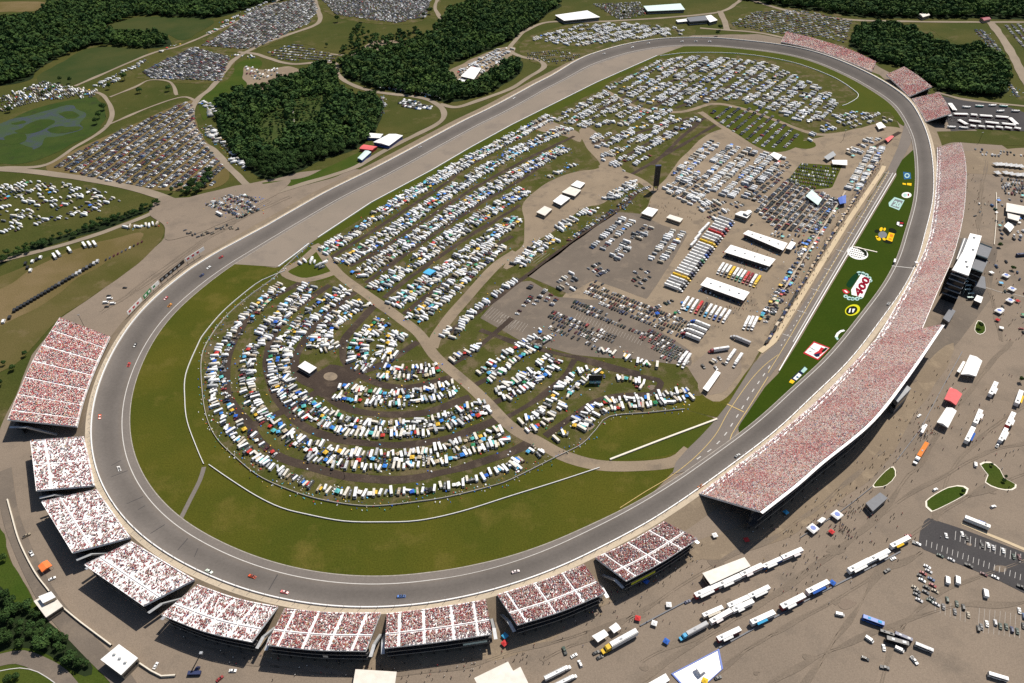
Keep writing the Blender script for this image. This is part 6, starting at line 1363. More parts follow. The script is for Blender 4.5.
building('long white garage with four roof vents, topmost of the three garages', [(743.7, 233.7), (748.5, 230.4), (787, 243), (782.5, 250)], 6, vents=4, open_=True)
building('long white garage with a row of race cars below, middle of the three garages', [(725, 252), (731.3, 245), (775, 259), (769, 266)], 6, vents=4, open_=True)
building('long white garage between the two transporter ranks, lowest of the three garages', [(701, 285), (707.5, 277.5), (749, 292), (743, 300)], 6, vents=4, open_=True)
building('small white inspection building joined to the topmost garage', [(786, 248), (791, 241), (796, 243), (791, 249.5)], 5)
building('white flat roofed building at the head of the transporter rank', [(735, 214), (741, 211), (752, 212.5), (747, 218)], 6)
building('small white gabled building beside the garage car lot', [(743, 213), (748, 210), (752, 211.6), (747.5, 215)], 8, peak=1)
building('white shop building by the paved lot, left of two by the tower', [(641.5, 213), (648, 207), (658, 209.5), (652, 216.5)], 5, 'roof_white', 'wall_tan')
building('cream shop building by the transporters near the scoring tower', [(666.5, 217.5), (670, 214.5), (683, 218.5), (680, 222)], 4.5, 'roof_cream', 'wall_tan')
building('cream shed standing alone on the dirt yard', [(536.5, 212), (544.5, 206), (552, 209), (545, 215.5)], 4.5, 'roof_cream', 'wall_tan')
building('white shower block on the dirt yard, lower of the joined three', [(553, 201), (561, 194.5), (570, 198), (561, 205)], 4.5)
building('cream shower block on the dirt yard, middle of the joined three', [(562, 192), (570, 186.5), (581, 190), (575, 196)], 4.5, 'roof_cream')
building('white shower block on the dirt yard, top of the joined three', [(571, 185), (577, 180.5), (585, 183), (580, 188)], 4.5)
building('white store building in the turning circle of the curved camp', [(298, 366.5), (305, 361), (316.5, 367.5), (309.5, 373)], 4.5, 'roof_white', 'wall_gray')
building('white trackside suite building with tall tents at the pit exit', [(703, 388), (716, 370.5), (720.5, 373), (708, 391)], 4, 'roof_white', 'wall_tan')
building('long white hall outside the far bend', [(555.5, 15), (587, 10.5), (599.5, 17), (564.5, 20.5)], 7, 'roof_white', 'wall_gray')
building('pale green roofed hall behind the far bend car park', [(644, 6), (680, 3.5), (684.5, 9.5), (648, 11)], 6, 'pale_teal', 'wall_gray')
building('dark green roofed suite building with white end beside the far wall', [(687, 17.5), (705, 15.5), (708, 20), (690, 21.5)], 7, 'roof_slate', 'wall_gray')
building('white entry pavilion at the end of the dark green suite building', [(705, 16), (711, 15), (717.5, 20), (710, 22)], 6)
building('white low shed left of the dark green suite building', [(676, 20), (688, 18.5), (689, 21), (678, 22)], 4)
building('white camp store in the clearing inside the central wood', [(461, 76), (471, 66.5), (481, 68.5), (474, 79)], 5)
building('small white shed below the camp store in the clearing', [(456.5, 82), (459, 79), (466, 80), (464, 84)], 4)
building('brick coloured house in the gap of the central wood', [(458, 22), (468, 20.5), (473, 24), (464, 27)], 6, 'wall_tan', 'wall_tan')
building('house with dark roof beside the far road', [(918, 14), (925, 12.5), (930, 15), (923, 17)], 6, 'roof_cream', 'wall_tan', peak=2)
building('red roofed house at the far road corner', [(980, 18), (987, 17), (991, 19), (984, 20.5)], 5, 'maroon_paint', 'wall_tan', peak=2)
building('white event tent with a blue end near the backstretch wood', [(373.5, 142), (389, 134), (402.5, 135.5), (389, 145.5)], 5, 'roof_white', 'blue_paint', peak=1.2)
building('white and blue striped tent beside the event tent', [(367, 137.5), (370, 133), (383, 134), (380, 138)], 4, 'roof_white', 'blue_paint', peak=1)
building('red canvas tent in front of the event tent', [(359.5, 148.5), (364, 144.5), (377, 146.5), (372, 150)], 4, 'red_canvas', 'red_paint', peak=1)
building('pale blue tent beside the red canvas tent', [(357.5, 158), (365, 150.5), (371, 152), (362, 160)], 4, 'pale_teal', 'blue_paint', peak=1)
building('cream terrace building on the retaining wall at the corner', [(34, 601), (51, 592), (62.5, 606), (46, 617)], 5, 'roof_cream', 'wall_tan')
building('small white pavilion on the terrace building', [(38.5, 596.5), (51, 591.5), (55.5, 597), (43, 603)], 8, 'roof_white', 'wall_tan')
gate = building('white flat roofed gate house on the retaining wall', [(101, 659.5), (119, 644.5), (137.5, 658), (121, 674.5)], 7, 'roof_white', 'wall_tan', vents=3)
building('big cream roofed ticket building at the bottom edge', [(475, 678), (508, 662), (513, 671), (520, 667), (531, 690), (488, 705)], 6, 'roof_cream', 'wall_tan')
building('white flat roofed kiosk below the fourth bend stand', [(356, 669.5), (396, 672), (393, 695), (352, 693)], 5, 'roof_cream', 'wall_tan')
building('large cream roofed hall behind the bottom row of trucks', [(703, 573), (744, 557.5), (750, 566), (711, 584)], 6, 'roof_cream', 'wall_tan')
building('dark slate roofed shelter beside the walkers', [(866, 503), (880, 492.5), (887.5, 498), (873, 511)], 5, 'roof_slate', 'wall_gray')
building('white merchandise tent, largest behind the main grandstand', [(961, 374), (970, 355), (982, 361), (976, 376)], 5.5, 'roof_white', 'pit_shade', 'tent', 'event_tent', open_=True, peak=1.4)
building('narrow white tent alongside the largest merchandise tent', [(957, 371), (963, 361), (965.5, 362), (960, 372.5)], 4, 'roof_white', 'pit_shade', 'tent', 'event_tent', open_=True)
building('red roofed tent with a white half behind the main grandstand', [(950, 387.5), (962, 394), (956, 405), (944.5, 399)], 5, 'red_canvas', 'pit_shade', 'tent', 'event_tent', open_=True, peak=1.2)
building('white strip tent joined to the red roofed tent', [(946, 398.5), (951, 387.5), (953, 388.5), (948, 400)], 5.2, 'roof_white', 'pit_shade', 'tent', 'event_tent', open_=True)
building('white barrel topped tent with a crowd queueing in front', [(937, 422), (946.5, 407.5), (956.5, 411), (948, 427.5)], 5, 'roof_white', 'pit_shade', 'tent', 'event_tent', open_=True, peak=1.6)
building('white square double tent among the lower vendor trucks', [(592, 636), (604, 629.5), (608.5, 635), (598, 642)], 3.6, 'roof_white', 'pit_shade', 'tent', 'event_tent', open_=True, peak=.5)
building('white square tent above the yellow fronted transporter', [(609, 627.5), (616, 622.5), (621, 628.5), (614, 633)], 3.6, 'roof_white', 'pit_shade', 'tent', 'event_tent', open_=True, peak=.5)
building('orange tent on the edge of the bend stands paving', [(38, 566), (47, 560), (52, 565.5), (42, 572)], 3.4, 'orange_canvas', 'pit_shade', 'tent', 'event_tent', open_=True, peak=.8)
building('wide white trailer roof at the bottom edge of the lot', [(647, 684), (665.5, 673.5), (669.5, 680), (655, 690)], 4, 'roof_white', 'wall_gray')
building('white cube tent on the blue edged pad', [(695, 666.5), (702.5, 661.5), (708, 668), (700.5, 674)], 3.6, 'roof_white', 'pit_shade', 'tent', 'event_tent', open_=True, peak=.6)
building('long white storage building behind the press tower car park', [(1007, 203), (1040, 209), (1040, 217), (1006.5, 211)], 5, 'roof_cream', 'wall_gray')
building('shorter cream storage building below the long one', [(1007.5, 213), (1020, 216), (1018.5, 221), (1008, 218)], 5, 'roof_cream', 'wall_gray')
building('white square tent near the storage buildings', [(1004, 226), (1008, 222), (1014, 227), (1010, 232)], 4, 'roof_white', 'pit_shade', 'tent', 'event_tent', open_=True, peak=.8)
building('small white ticket booth behind the main grandstand trucks', [(817, 521), (822, 517), (826, 519), (821.5, 523)], 3.6, 'roof_white', 'pit_shade', 'tent', 'event_tent', open_=True, peak=.5)
# stage of the drivers' meeting by pit wall, fan seating and pit canopy
building('striped silver awning over the blue fan stage at the garage end', [(806, 196), (812, 190), (822, 199), (818, 205)], 4, 'pale_teal', 'wall_gray', 'tent', 'event_tent', open_=True, peak=.6)
building('blue and white canopy above the garage gate near pit wall', [(838, 198), (846, 195), (846, 203), (840, 204)], 5, 'blue_paint', 'wall_gray', 'tent', 'event_tent', open_=True, peak=.6)
building('white canopy beside the motor coach strip', [(832, 160), (847, 160), (847, 165), (833, 164)], 4, 'roof_white', 'wall_gray', 'tent', 'event_tent', open_=True)
building('grey flat canopy joined to the white canopy by coach strip', [(824, 157), (833, 151), (836, 155), (828, 160)], 4, 'roof_gray', 'wall_gray', 'tent', 'event_tent', open_=True)
building('bright white tent by the far pit entry display', [(876, 124), (881, 122), (886, 127), (879, 129)], 4, 'roof_white', 'wall_gray', 'tent', 'event_tent', open_=True, peak=.6)
building('salmon red tent at the end of the coach strip', [(885, 139), (891, 135.5), (894, 136.5), (888, 142)], 3.4, 'red_canvas', 'pit_shade', 'tent', 'event_tent', open_=True, peak=.5)
building('striped blue tent on the grandstand row camp', [(423, 272.5), (429, 268.5), (436, 271), (430, 275)], 4, 'cyan_paint', 'pit_shade', 'tent', 'event_tent', open_=True, peak=.5)
for (lab, px, z) in (('tan tower hall by the owner coach lot', [(770, 154.5), (774, 152), (782, 155), (778, 160)], 4),): building(lab, px, z, 'roof_white', 'wall_tan')
# press tower
pt_ = thing('press_tower', 'tall dark glass press tower with white roof standing behind the main grandstand', 'tower')
main = roofw([(970, 234.5), (981, 237), (976, 253), (968.5, 274.5), (953, 269), (963, 252)], 36)
block('shaft', pt_, main, -.25, 35.2, 'glass_dark'); 
for z in (7, 13, 19, 25, 30.5): block('floor_slab', pt_, main, z, z+.9, 'roof_gray', -.03)
m = MB(); w = ccw([p[:2] for p in main]); c = np.mean(w, 0); m.poly([(*(c+(p-c)*1.06), 36.3) for p in w])
for i in range(len(w)):
    a, b_ = c+(w[i]-c)*1.06, c+(w[(i+1) % len(w)]-c)*1.06; m.quad((*a, 35.2), (*b_, 35.2), (*b_, 36.3), (*a, 36.3))
pr_ = part('roof', m, 'roof_white', pt_)
for px in ((966, 262), (967, 267), (974, 238), (973, 250)):
    p = at(*px, 36.3); m = MB(); m.frus(p[0]-1, p[0]+1, p[1]-.8, p[1]+.8, 36.3, 37.4, .1, .1, .1); part('roof_unit', m, 'roof_gray', pr_)
bal = roofw([(963.5, 237.5), (969.5, 238), (962, 256), (956, 260)], 32); block('viewing_deck', pt_, bal, 16, 31, 'glass_dark', 0, 'roof_slate')
rail = MB(); a, b_ = at(964.5, 238, 33), at(956.6, 259, 33); d = np.array([0, 0, 1.6]); n = np.array([1.0, 0, 0]); rail.quad(a, b_, b_+n, a+n); rail.quad(a-d, b_-d, b_, a); part('deck_rail', rail, 'white_paint', pt_)
for px, z in (([(980, 243.5), (992, 248), (987.5, 259), (976, 255)], 27), ([(976, 257.5), (988, 261), (982.5, 273), (971, 268.5)], 24)):
    w = roofw(px, z); block('terrace', pt_, w, -.25, z, 'glass_dark', 0, 'roof_slate'); bands(pt_, w, [z*.25, z*.5, z*.75], 1.0, 'roof_gray', 'floor_slab', .12)
    v = MB(); w2 = ccw([p[:2] for p in w])
    for i in range(4): v.quad((*w2[i], z), (*w2[(i+1) % 4], z), (*w2[(i+1) % 4], z+1.1), (*w2[i], z+1.1))
    part('parapet', v, 'pale_teal', pt_)
low = roofw([(977, 274), (985, 277), (986, 289), (975, 286)], 12); block('annex', pt_, low, -.25, 12, 'wall_gray', 0, 'roof_slate')
stt = MB(); A = at(968, 276, 14)
for k in range(6):
    p = at(966+k*1.3-(k % 2)*2, 277+k*4.0, 13-k*2.0); stt.frus(p[0]-3, p[0]+3, p[1]-1, p[1]+1, p[2]-.3, p[2]); stt.cyl((p[0]-2.5, p[1], 0), (p[0]-2.5, p[1], p[2]), .15, n=4); stt.cyl((p[0]+2.5, p[1], 0), (p[0]+2.5, p[1], p[2]), .15, n=4)
part('outside_stair', stt, 'pale_teal', pt_)
building('white roofed kiosk at the foot of the press tower', [(974, 300), (977, 295), (983, 297), (981, 303)], 6, 'roof_white', 'pit_shade')
building('grey slatted ramp roof between the grandstand sections', [(943, 318), (950, 308), (955.5, 311), (949, 322)], 6, 'roof_slate', 'wall_gray')
building('grey concourse bridge roof on the rear of main grandstand', [(894, 398), (907, 385.5), (911, 388.5), (898, 402)], 14, 'roof_gray', 'wall_gray')
# scoring tower
t = thing('scoring_tower', 'tall black scoring tower standing in the middle of the infield', 'tower'); p = at(655.5, 190, 0); m = MB(); m.frus(p[0]-3.4, p[0]+3.4, p[1]-1.4, p[1]+1.4, 6, 33); part('screen', m, 'black_paint', t)
m = MB()
for dx in (-2.6, 2.6): m.cyl((p[0]+dx, p[1], 0), (p[0]+dx, p[1], 6.2), .5, n=6)
part('column', m, 'dark_steel', t); m = MB(); m.frus(p[0]-3.6, p[0]+3.6, p[1]-1.6, p[1]+1.6, 33, 34.4); part('cap', m, 'navy_paint', t)
t = thing('video_board', 'black video screen on a trailer among the camps below the car lots', 'video screen'); p = at(595, 383, 0); m = MB(); m.frus(p[0]-6, p[0]+6, p[1]-.5, p[1]+.5, 3, 9.5); part('screen', m, 'black_paint', t); m = MB(); m.frus(p[0]-5, p[0]+5, p[1]-1.2, p[1]+1.2, .6, 2.4); part('trailer', m, 'teal_paint', t)
m = MB(); m.cyl((p[0], p[1], 2), (p[0], p[1], 4), .4, n=6); part('mast', m, 'steel', t)
# pits: long low wall with gantries and the crews' carts
t = thing('pit_stall_line', 'long tan fence of pit stalls and awnings along the garage side of pit lane', 'fence'); A = resample(np.array(wpts([(783, 292), (818, 236), (845, 193)])), 7.0); m = MB(); m2 = MB()
for i in range(len(A)-1):
    a, b_ = A[i], A[i+1]; d = (b_-a)/7; n = np.array([-d[1], d[0]])*(1.1 if i % 3 else .5)
    m.quad((*(a-n), 2.8), (*(b_-n), 2.8), (*(b_+n), 2.8), (*(a+n), 2.8)); m.quad((*(a-n), 0), (*(b_-n), 0), (*(b_-n), 2.8), (*(a-n), 2.8)); m.quad((*(b_+n), 0), (*(a+n), 0), (*(a+n), 2.8), (*(b_+n), 2.8))
    m2.cyl((*(a+n*1.6), 0), (*(a+n*1.6), 3.6), .1, n=4)
part('roof', m, 'wall_tan', t); part('pole', m2, 'dark_steel', t)
A = resample(np.array(wpts([(766, 344), (812, 268), (838, 226), (880, 158)])), 3.5); cartp = MB(); cartp.frus(-1.6, 1.6, -1.0, 1.0, .3, 1.9); tc = MB(); tc.frus(-1.8, 1.8, -1.2, 1.2, 2.5, 2.6, .4, .4, .3); tc2 = MB(); 
for s in (-1, 1): tc2.cyl((s*1.4, .8, 1.8), (s*1.4, .8, 2.5), .06, n=4); tc2.cyl((s*1.4, -.8, 1.8), (s*1.4, -.8, 2.5), .06, n=4)
c1, c2, c3 = cartp.mesh('cabinet', ['body_paint']), tc.mesh('canopy', ['canvas']), tc2.mesh('canopy_pole', ['steel'])
for i in range(len(A)-1):
    d = A[i+1]-A[i]; n = np.array([-d[1], d[0]])/np.linalg.norm(d); p = A[i]+n*rnd.uniform(-.8, .8); cn, c = rnd.choice([('black', (.02, .02, .02)), ('navy', (.02, .03, .09)), ('maroon', (.14, .02, .03)), ('black', (.03, .03, .03)), ('blue', (.03, .10, .3)), ('tan', (.4, .3, .2)), ('black', (.02, .02, .02))])
    o = thing('pit_cart', f"{cn} pit crew cart, {nth(i+1)} along pit wall from the pit exit", 'pit cart', (p[0], p[1], .1), math.atan2(d[1], d[0])+rnd.uniform(-.15, .15), 'pit crew carts along pit wall')
    link('cabinet', c1, o, col=c); link('canopy', c2, o, col=rnd.choice([(.03, .03, .03), (.4, .3, .2), (.02, .03, .08), (.03, .03, .03), (.5, .42, .32)])); link('canopy_pole', c3, o)
# ------------------------------------------------------------------ transporters of the garage
HC = dict(white=(.78, .78, .77), red=(.5, .04, .04), blue=(.03, .11, .42), yellow=(.72, .46, .03), orange=(.68, .2, .03), black=(.02, .02, .025), green=(.03, .2, .09), silver=(.45, .45, .46), navy=(.02, .03, .1), cyan=(.06, .36, .62), cream=(.66, .6, .5), maroon=(.2, .02, .03), teal=(.1, .35, .32), grey=(.25, .25, .26))
def by_px(kind, a, b_, label, group, col, col2='white', z=.1, name=None, cat=None, skip=(), fit=True, zc=1.5, fitmax=1.35):
    """a vehicle whose nose is at pixel a and tail at pixel b (read at its roof height)"""
    h = {'transporter': 3.8, 'bus': 3.3, 'vendor_trailer': 3.4, 'motorhome': 3.0}.get(kind, 1.2)
    A, B_ = at(*a, h), at(*b_, h); c = (A+B_)/2; L = np.linalg.norm((A-B_)[:2]); off = 0.0
    s = L/KINDS[kind][1] if fit else 1.0; s = max(.7, min(fitmax, s))
    return make(kind, c[0], c[1], z, math.atan2(A[1]-B_[1], A[0]-B_[0]), label, group, HC.get(col, (.7, .7, .7)) if isinstance(col, str) else col, HC[col2], s=s, skip=skip, name=name, cat=cat)
n = 27; g_ = 'race team transporters ranked beside the garages'
cl = ['white', 'white', 'silver', 'white', 'yellow', 'white', 'white', 'grey', 'white', 'white', 'white', 'green', 'white', 'blue', 'white', 'navy', 'white', 'yellow', 'white', 'white', 'white', 'red', 'white', 'red', 'white', 'blue', 'silver', 'white', 'maroon', 'red', 'white', 'orange', 'blue', 'white']
for i in range(n):
    t = i/(n-1); c = (673+(726-673)*t, 289+(221-289)*t); ccol = cl[i]
    full = ccol in ('white', 'orange', 'red', 'yellow', 'silver') and i not in (23,)
    o = make('transporter', *at(*c)[:2], .1, 0, f"{ccol if full else 'white'} transporter{'' if full else ' with ' + ccol + ' cab'}, {nth(i+1)} up the long rank from its lower end", g_, HC[ccol if ccol != 'white' else ['white', 'black', 'navy', 'grey'][i % 4]], HC[ccol if full else 'white'], s=1.0)
    o.scale = (1.05, .84, 1)
    a_, b_ = at(c[0]+9, c[1]+3.3)[:2], at(c[0]-9, c[1]-3.3)[:2]; d = a_-b_; o.rotation_euler = (0, 0, math.atan2(d[1], d[0]))
cl = ['white', 'silver', 'black', 'yellow', 'grey', 'green', 'teal', 'red', 'maroon', 'white', 'yellow']
for i, cn in enumerate(cl):
    t = i/(len(cl)-1); c = (721+(757.5-721)*t, 267+(280-267)*t); by_px('transporter', (c[0]-4.2, c[1]+6.2), (c[0]+4.2, c[1]-6.2), f"{cn} transporter, {nth(i+1)} in the rank between middle and lowest garages", g_, cn, 'white' if cn in ('white', 'silver', 'green', 'teal', 'black', 'grey') else cn, fit=False)
cl = ['white', 'cyan', 'white', 'red', 'black', 'cyan', 'silver', 'blue', 'navy', 'white']
for i, cn in enumerate(cl):
    t = i/(len(cl)-1); c = (685.5+(727-685.5)*t, 301.5+(315-301.5)*t); by_px('transporter', (c[0]-4.4, c[1]+6.6), (c[0]+4.4, c[1]-6.6), f"{cn} transporter, {nth(i+1)} in the rank below the lowest garage", g_, cn, 'red' if cn == 'red' else 'black' if cn == 'black' else 'white', fit=False)
for i, cn in enumerate(['white', 'white', 'white', 'maroon']):
    c = (701-i*3.2, 322.5+i*4.2); by_px('transporter', (c[0]-9, c[1]-3.6), (c[0]+9, c[1]+3.6), f"{'blue fronted ' if i == 0 else ''}{cn} transporter, {nth(i+1)} down the block of four below the ranks", g_, 'blue' if i == 0 else cn, 'white', fit=False)
for a, b_, lab, cn, c2 in [((708, 350), (731, 346.5), 'white transporter parked nearly crosswise by the pit exit lot', 'maroon', 'white'), ((726, 362), (736.5, 347.5), 'white transporter beside the crosswise one, pointing at the suite building', 'white', 'white'), ((734, 365), (742.5, 352.5), 'white transporter closest to pit lane by the pit exit', 'silver', 'white'),
                           ((744.5, 326), (749.5, 316.5), 'white transporter, first of three near pit lane', 'white', 'white'), ((748.5, 327), (753.5, 316), 'white transporter, second of three near pit lane', 'grey', 'white'), ((752.5, 327), (757.5, 317), 'white transporter, third of three near pit lane', 'white', 'white'), ((730.5, 334), (752, 343), 'silver fuel tanker truck below the three transporters', 'silver', 'silver'), ((679, 362), (687, 352), 'white transporter beside the dark car lot', 'white', 'white'), ((683.5, 364.5), (690, 354), 'white transporter second beside the dark car lot', 'white', 'white')]:
    by_px('transporter', a, b_, lab, None, cn, c2, fit=False)
for i, c in enumerate([(706, 226), (701, 231), (697, 237), (693, 243)]): by_px('transporter', (c[0]-3, c[1]+3.2), (c[0]+3, c[1]-3.2), f"white trailer, {nth(i+1)} in the short file beside the long rank", g_, 'white', 'white', fit=False, skip=('cab', 'windshield', 'cab_wheels'))
# ------------------------------------------------------------------ trucks and stalls behind the stands
V = 'vendor_trailer'
for a, b_, k, lab, cn, c2 in [
 ((717.5, 585.6), (695, 596), V, 'white vendor trailer with red trim, first in the line behind the cream hall', 'red', 'white'), ((740, 576), (718, 585.6), V, 'white vendor trailer, second in the line behind the cream hall', 'white', 'white'), ((762, 565.6), (740.5, 575.3), V, 'white vendor trailer with a red awning, third behind the cream hall', 'white', 'red'), ((781, 558.5), (763, 566.5), V, 'blue and white striped stall, fourth behind the cream hall', 'blue', 'white'),
 ((802, 549.5), (782, 558.2), V, 'white vendor trailer with red awning, last in the hall line', 'white', 'red'), ((769, 587), (749, 596.5), V, 'long white vendor trailer at the head of the middle line', 'white', 'white'), ((748.5, 597), (728, 606), V, 'long white vendor trailer, second in the middle line', 'white', 'white'), ((722.5, 607), (703, 615.5), V, 'cream vendor trailer with box extension, third in the middle line', 'cream', 'cream'),
 ((753, 601), (732.5, 610.5), V, 'white vendor trailer behind the middle line, upper one', 'white', 'white'), ((731, 610.5), (710.5, 622), V, 'white vendor trailer with pink red awning behind the middle line', 'white', 'red'), ((740, 629), (717.5, 639.5), V, 'white vendor trailer with open roof stall beside the low barrier', 'maroon', 'white'), ((774, 612.5), (751, 623), V, 'white vendor trailer with sky blue roof awning by the barrier', 'white', 'cyan'),
 ((804, 596), (781, 607.5), V, 'white vendor trailer along the barrier with maroon trim', 'maroon', 'white'), ((828, 582), (807, 592.5), V, 'white and blue vendor trailer along the barrier', 'white', 'blue'), ((869, 560.6), (848.6, 571), V, 'white vendor trailer in the pair beyond the barrier gap, lower', 'white', 'white'), ((888.6, 551), (869.5, 560.4), V, 'white vendor trailer in the pair beyond the barrier gap, upper', 'white', 'white'),
 ((909, 537.5), (891, 546.5), V, 'white stall trailer with yellow awning at the asphalt corner', 'white', 'yellow'), ((570, 665), (544, 678), 'transporter', 'white transporter trailer at the bottom edge, upper of two', 'white', 'white'), ((576, 674), (552, 686), 'transporter', 'white transporter trailer at the bottom edge, lower of two', 'white', 'white'),
 ((603, 650), (637.5, 631), 'transporter', 'white transporter with a yellow cab below the second stand', 'yellow', 'white'), ((681, 637), (708, 622.5), 'transporter', 'pale grey transporter with a sky blue cab in the middle line', 'cyan', 'silver'),
 ((998.5, 377.5), (987, 401), V, 'white vendor trailer with dark rear in the grandstand lot', 'white', 'white'), ((981, 409), (974, 426), V, 'white and orange vendor trailer, upper of the long pair', 'white', 'orange'), ((973.5, 427), (965.5, 443), V, 'white vendor trailer with blue trim, lower of the long pair', 'white', 'blue'), ((1014, 412), (1006, 428), V, 'white and red vendor trailer in the outer file, upper', 'red', 'white'), ((1006, 429), (1000, 441), V, 'white vendor trailer in the outer file, lower', 'white', 'white'), ((1022, 388), (1015, 408), V, 'white vendor trailer with yellow top in the outer file', 'white', 'yellow'),
 ((916, 461), (927, 443), 'transporter', 'white and orange transporter parked behind the main grandstand', 'white', 'orange'), ((965, 517), (990, 527), V, 'white trailer with a blue canopy beside the asphalt lot', 'white', 'blue'), ((922, 432), (926.5, 424), V, 'small white trailer with tables in front of barrel tent', 'white', 'white')]:
    by_px(k, a, b_, lab, None, cn, c2)
for a, b_, lab, cn, c2 in [((862.5, 616), (884.5, 624), 'blue coach parked alone on the gravel lot', 'blue', 'cyan'), ((895, 632), (913, 639.5), 'blue and white coach in the group of coaches', 'navy', 'white'), ((886, 637.5), (909, 644), 'black coach with white roof unit in the group', 'black', 'white'), ((915.5, 642.5), (934, 650), 'white roofed dark coach at the end of the group', 'silver', 'white'), ((989, 672.5), (1009, 678.5), 'white minibus at the bottom corner', 'white', 'white'), ((881.5, 629.5), (894, 633.5), 'black towed trailer beside the blue and white coach', 'black', 'black'),
                           ((861, 208), (861, 208.5), '', 'white', 'white')][:-1]:
    by_px('bus', a, b_, lab, None, cn, c2, fitmax=1.3)
for i in range(3): by_px('bus', (81.5+i*5.2, 240.5-i*.6), (86+i*5.2, 247-i*.6), f"white bus, {nth(i+1)} of three parked by the dry field track", 'buses by the dry field', 'white', 'white', fit=False)
for a, b_, lab in (((52, 252), (56, 258), 'white bus, first of the pair by the dry field track'), ((56, 250), (60, 255), 'white bus, second of the pair by the dry field track'), ((67, 246), (71, 251.5), 'white bus alone by the dry field track'), ((212, 209), (226, 216.5), 'long silver bus at the road junction')): by_px('bus', a, b_, lab, None, 'white', 'white', fit=False)
# single vehicles on the lots
def one(kind, px, ang, label, cn, s=1.0):
    w = at(*px); d = at(px[0]+math.cos(math.radians(ang)), px[1]-math.sin(math.radians(ang)))-w
    return make(kind, w[0], w[1], -.1, math.atan2(d[1], d[0]), label, None, dict(CARC+[('yellow', (.7, .5, .05)), ('orange', (.6, .2, .03)), ('green', (.03, .2, .08))])[cn], s=s)
for k, px, a, cn, where in [('pickup_truck', (564.5, 651), 110, 'dark green', 'towing a white trailer below the second stand'), ('car', (596, 653), 25, 'black', 'beside the yellow cab, upper'), ('car', (600, 657.5), 25, 'black', 'beside the yellow cab, lower'), ('suv', (580, 664), 115, 'white', 'next to the bottom trailers'), ('car', (574, 656), 30, 'white', 'behind the dark pickup'), ('car', (687.5, 602), 25, 'dark blue', 'at the end of the hall line'), ('car', (718, 678), 20, 'black', 'below the blue edged pad'),
  ('van', (869, 640), -35, 'white', 'left of the coaches'), ('car', (883.5, 648), 100, 'white', 'between the two vans by the coaches'), ('van', (899, 650), -25, 'white', 'below the coaches'), ('suv', (865, 659), -20, 'black', 'below the coach group, nearer to the pad'), ('pickup_truck', (884.5, 668), -12, 'dark grey', 'at the bottom edge below the coaches'), ('van', (839.5, 615), -12, 'white', 'alone between barrier and blue coach'), ('pickup_truck', (914, 661), -50, 'white', 'with a cart below the end coach'), ('van', (975, 465), 95, 'white', 'beside the curved island'), ('suv', (935, 490), 30, 'white', 'above the planted island'),
  ('suv', (993, 507), 20, 'white', 'in the open lot above the blue canopy'), ('car', (919, 416), 40, 'white', 'behind the barrel topped tent'), ('pickup_truck', (997, 446), 60, 'white', 'at the tail of the outer file'), ('pickup_truck', (887, 571), 30, 'black', 'at the barrier below the vendor pair'), ('car', (893, 559), 25, 'white', 'at the barrier beside the vendor pair'), ('pickup_truck', (916.5, 544), -20, 'white', 'on the asphalt corner'), ('car', (125, 288), 0, 'black', 'alone on the skid pad road'), ('car', (122, 331), 30, 'white', 'at the foot of the outer wall'),
  ('pickup_truck', (32, 554), -60, 'white', 'beside the orange tent'), ('pickup_truck', (27, 536), 30, 'tan', 'by the retaining wall'), ('car', (52.5, 579), 25, 'white', 'below the orange tent'), ('car', (156, 666), 60, 'white', 'near the gate house'), ('car', (220, 679), 40, 'red', 'at the bottom edge by the kiosk'), ('car', (233, 671), 0, 'white', 'below the fifth stand'), ('van', (197, 671), 60, 'dark blue', 'under the boom lift'),
  ('pickup_truck', (963, 178), 10, 'yellow' if False else 'white', 'on the strip behind the press tower stand'), ('suv', (979, 204), 90, 'white', 'on the strip above the press tower'), ('car', (985, 204), 90, 'tan', 'next to the white one above the press tower'), ('car', (975, 216), 20, 'black', 'below the pair above the press tower'), ('car', (980, 212), 70, 'black', 'near the pair above the press tower'), ('car', (1021, 329), 0, 'red', 'at the edge by the umbrella tents'), ('bus', (1021, 256), 5, 'dark blue', 'beside the press tower lot'), ('car', (908, 536), 0, 'red', 'near the yellow stall'),
  ('pickup_truck', (302, 451), 0, 'white', 'x')][:-1]:
    if k == 'bus': one(k, px, a, f"{cn} bus {where}", cn); continue
    one(k, px, a, f"{cn} {'car' if k in ('car', 'suv') else k.replace('_', ' ')} parked {where}", cn)
GL = [((927, 567), 'white'), ((928.5, 571.5), 'silver'), ((923, 573.5), 'red'), ((931, 579.5), 'blue'), ((920.5, 576.5), 'black'), ((922, 580.6), 'white'), ((932.5, 585.6), 'red'), ((926.5, 587.8), 'black'), ((915, 588), 'tan'), ((917, 591.5), 'black'), ((925.5, 592.5), 'dark grey'), ((935, 591.5), 'tan'), ((932, 599), 'black'), ((936, 604.5), 'silver'), ((916.5, 595), 'dark grey'), ((919, 600.5), 'silver'), ((930, 601), 'dark green')]
for i, (px, cn) in enumerate(GL): one('car', px, -28, f"{cn} car, {nth(i+1)} down the cluster of angled cars below the asphalt lot", cn, 1.0)
GL = [((947, 600), 'dark green'), ((943, 607), 'dark grey'), ((956.6, 604), 'dark green'), ((963, 607.5), 'black'), ((954.6, 612), 'dark grey'), ((968, 615), 'tan'), ((978, 629), 'black'), ((986.6, 624), 'white'), ((981, 627), 'dark grey'), ((995, 623), 'silver'), ((1000, 626.5), 'dark green'), ((1006, 627), 'dark green'), ((1011.6, 630), 'dark blue'), ((1017, 631.5), 'dark green'), ((1019, 611), 'white'), ((1023.5, 616.5), 'blue'), ((1023, 626), 'black')]
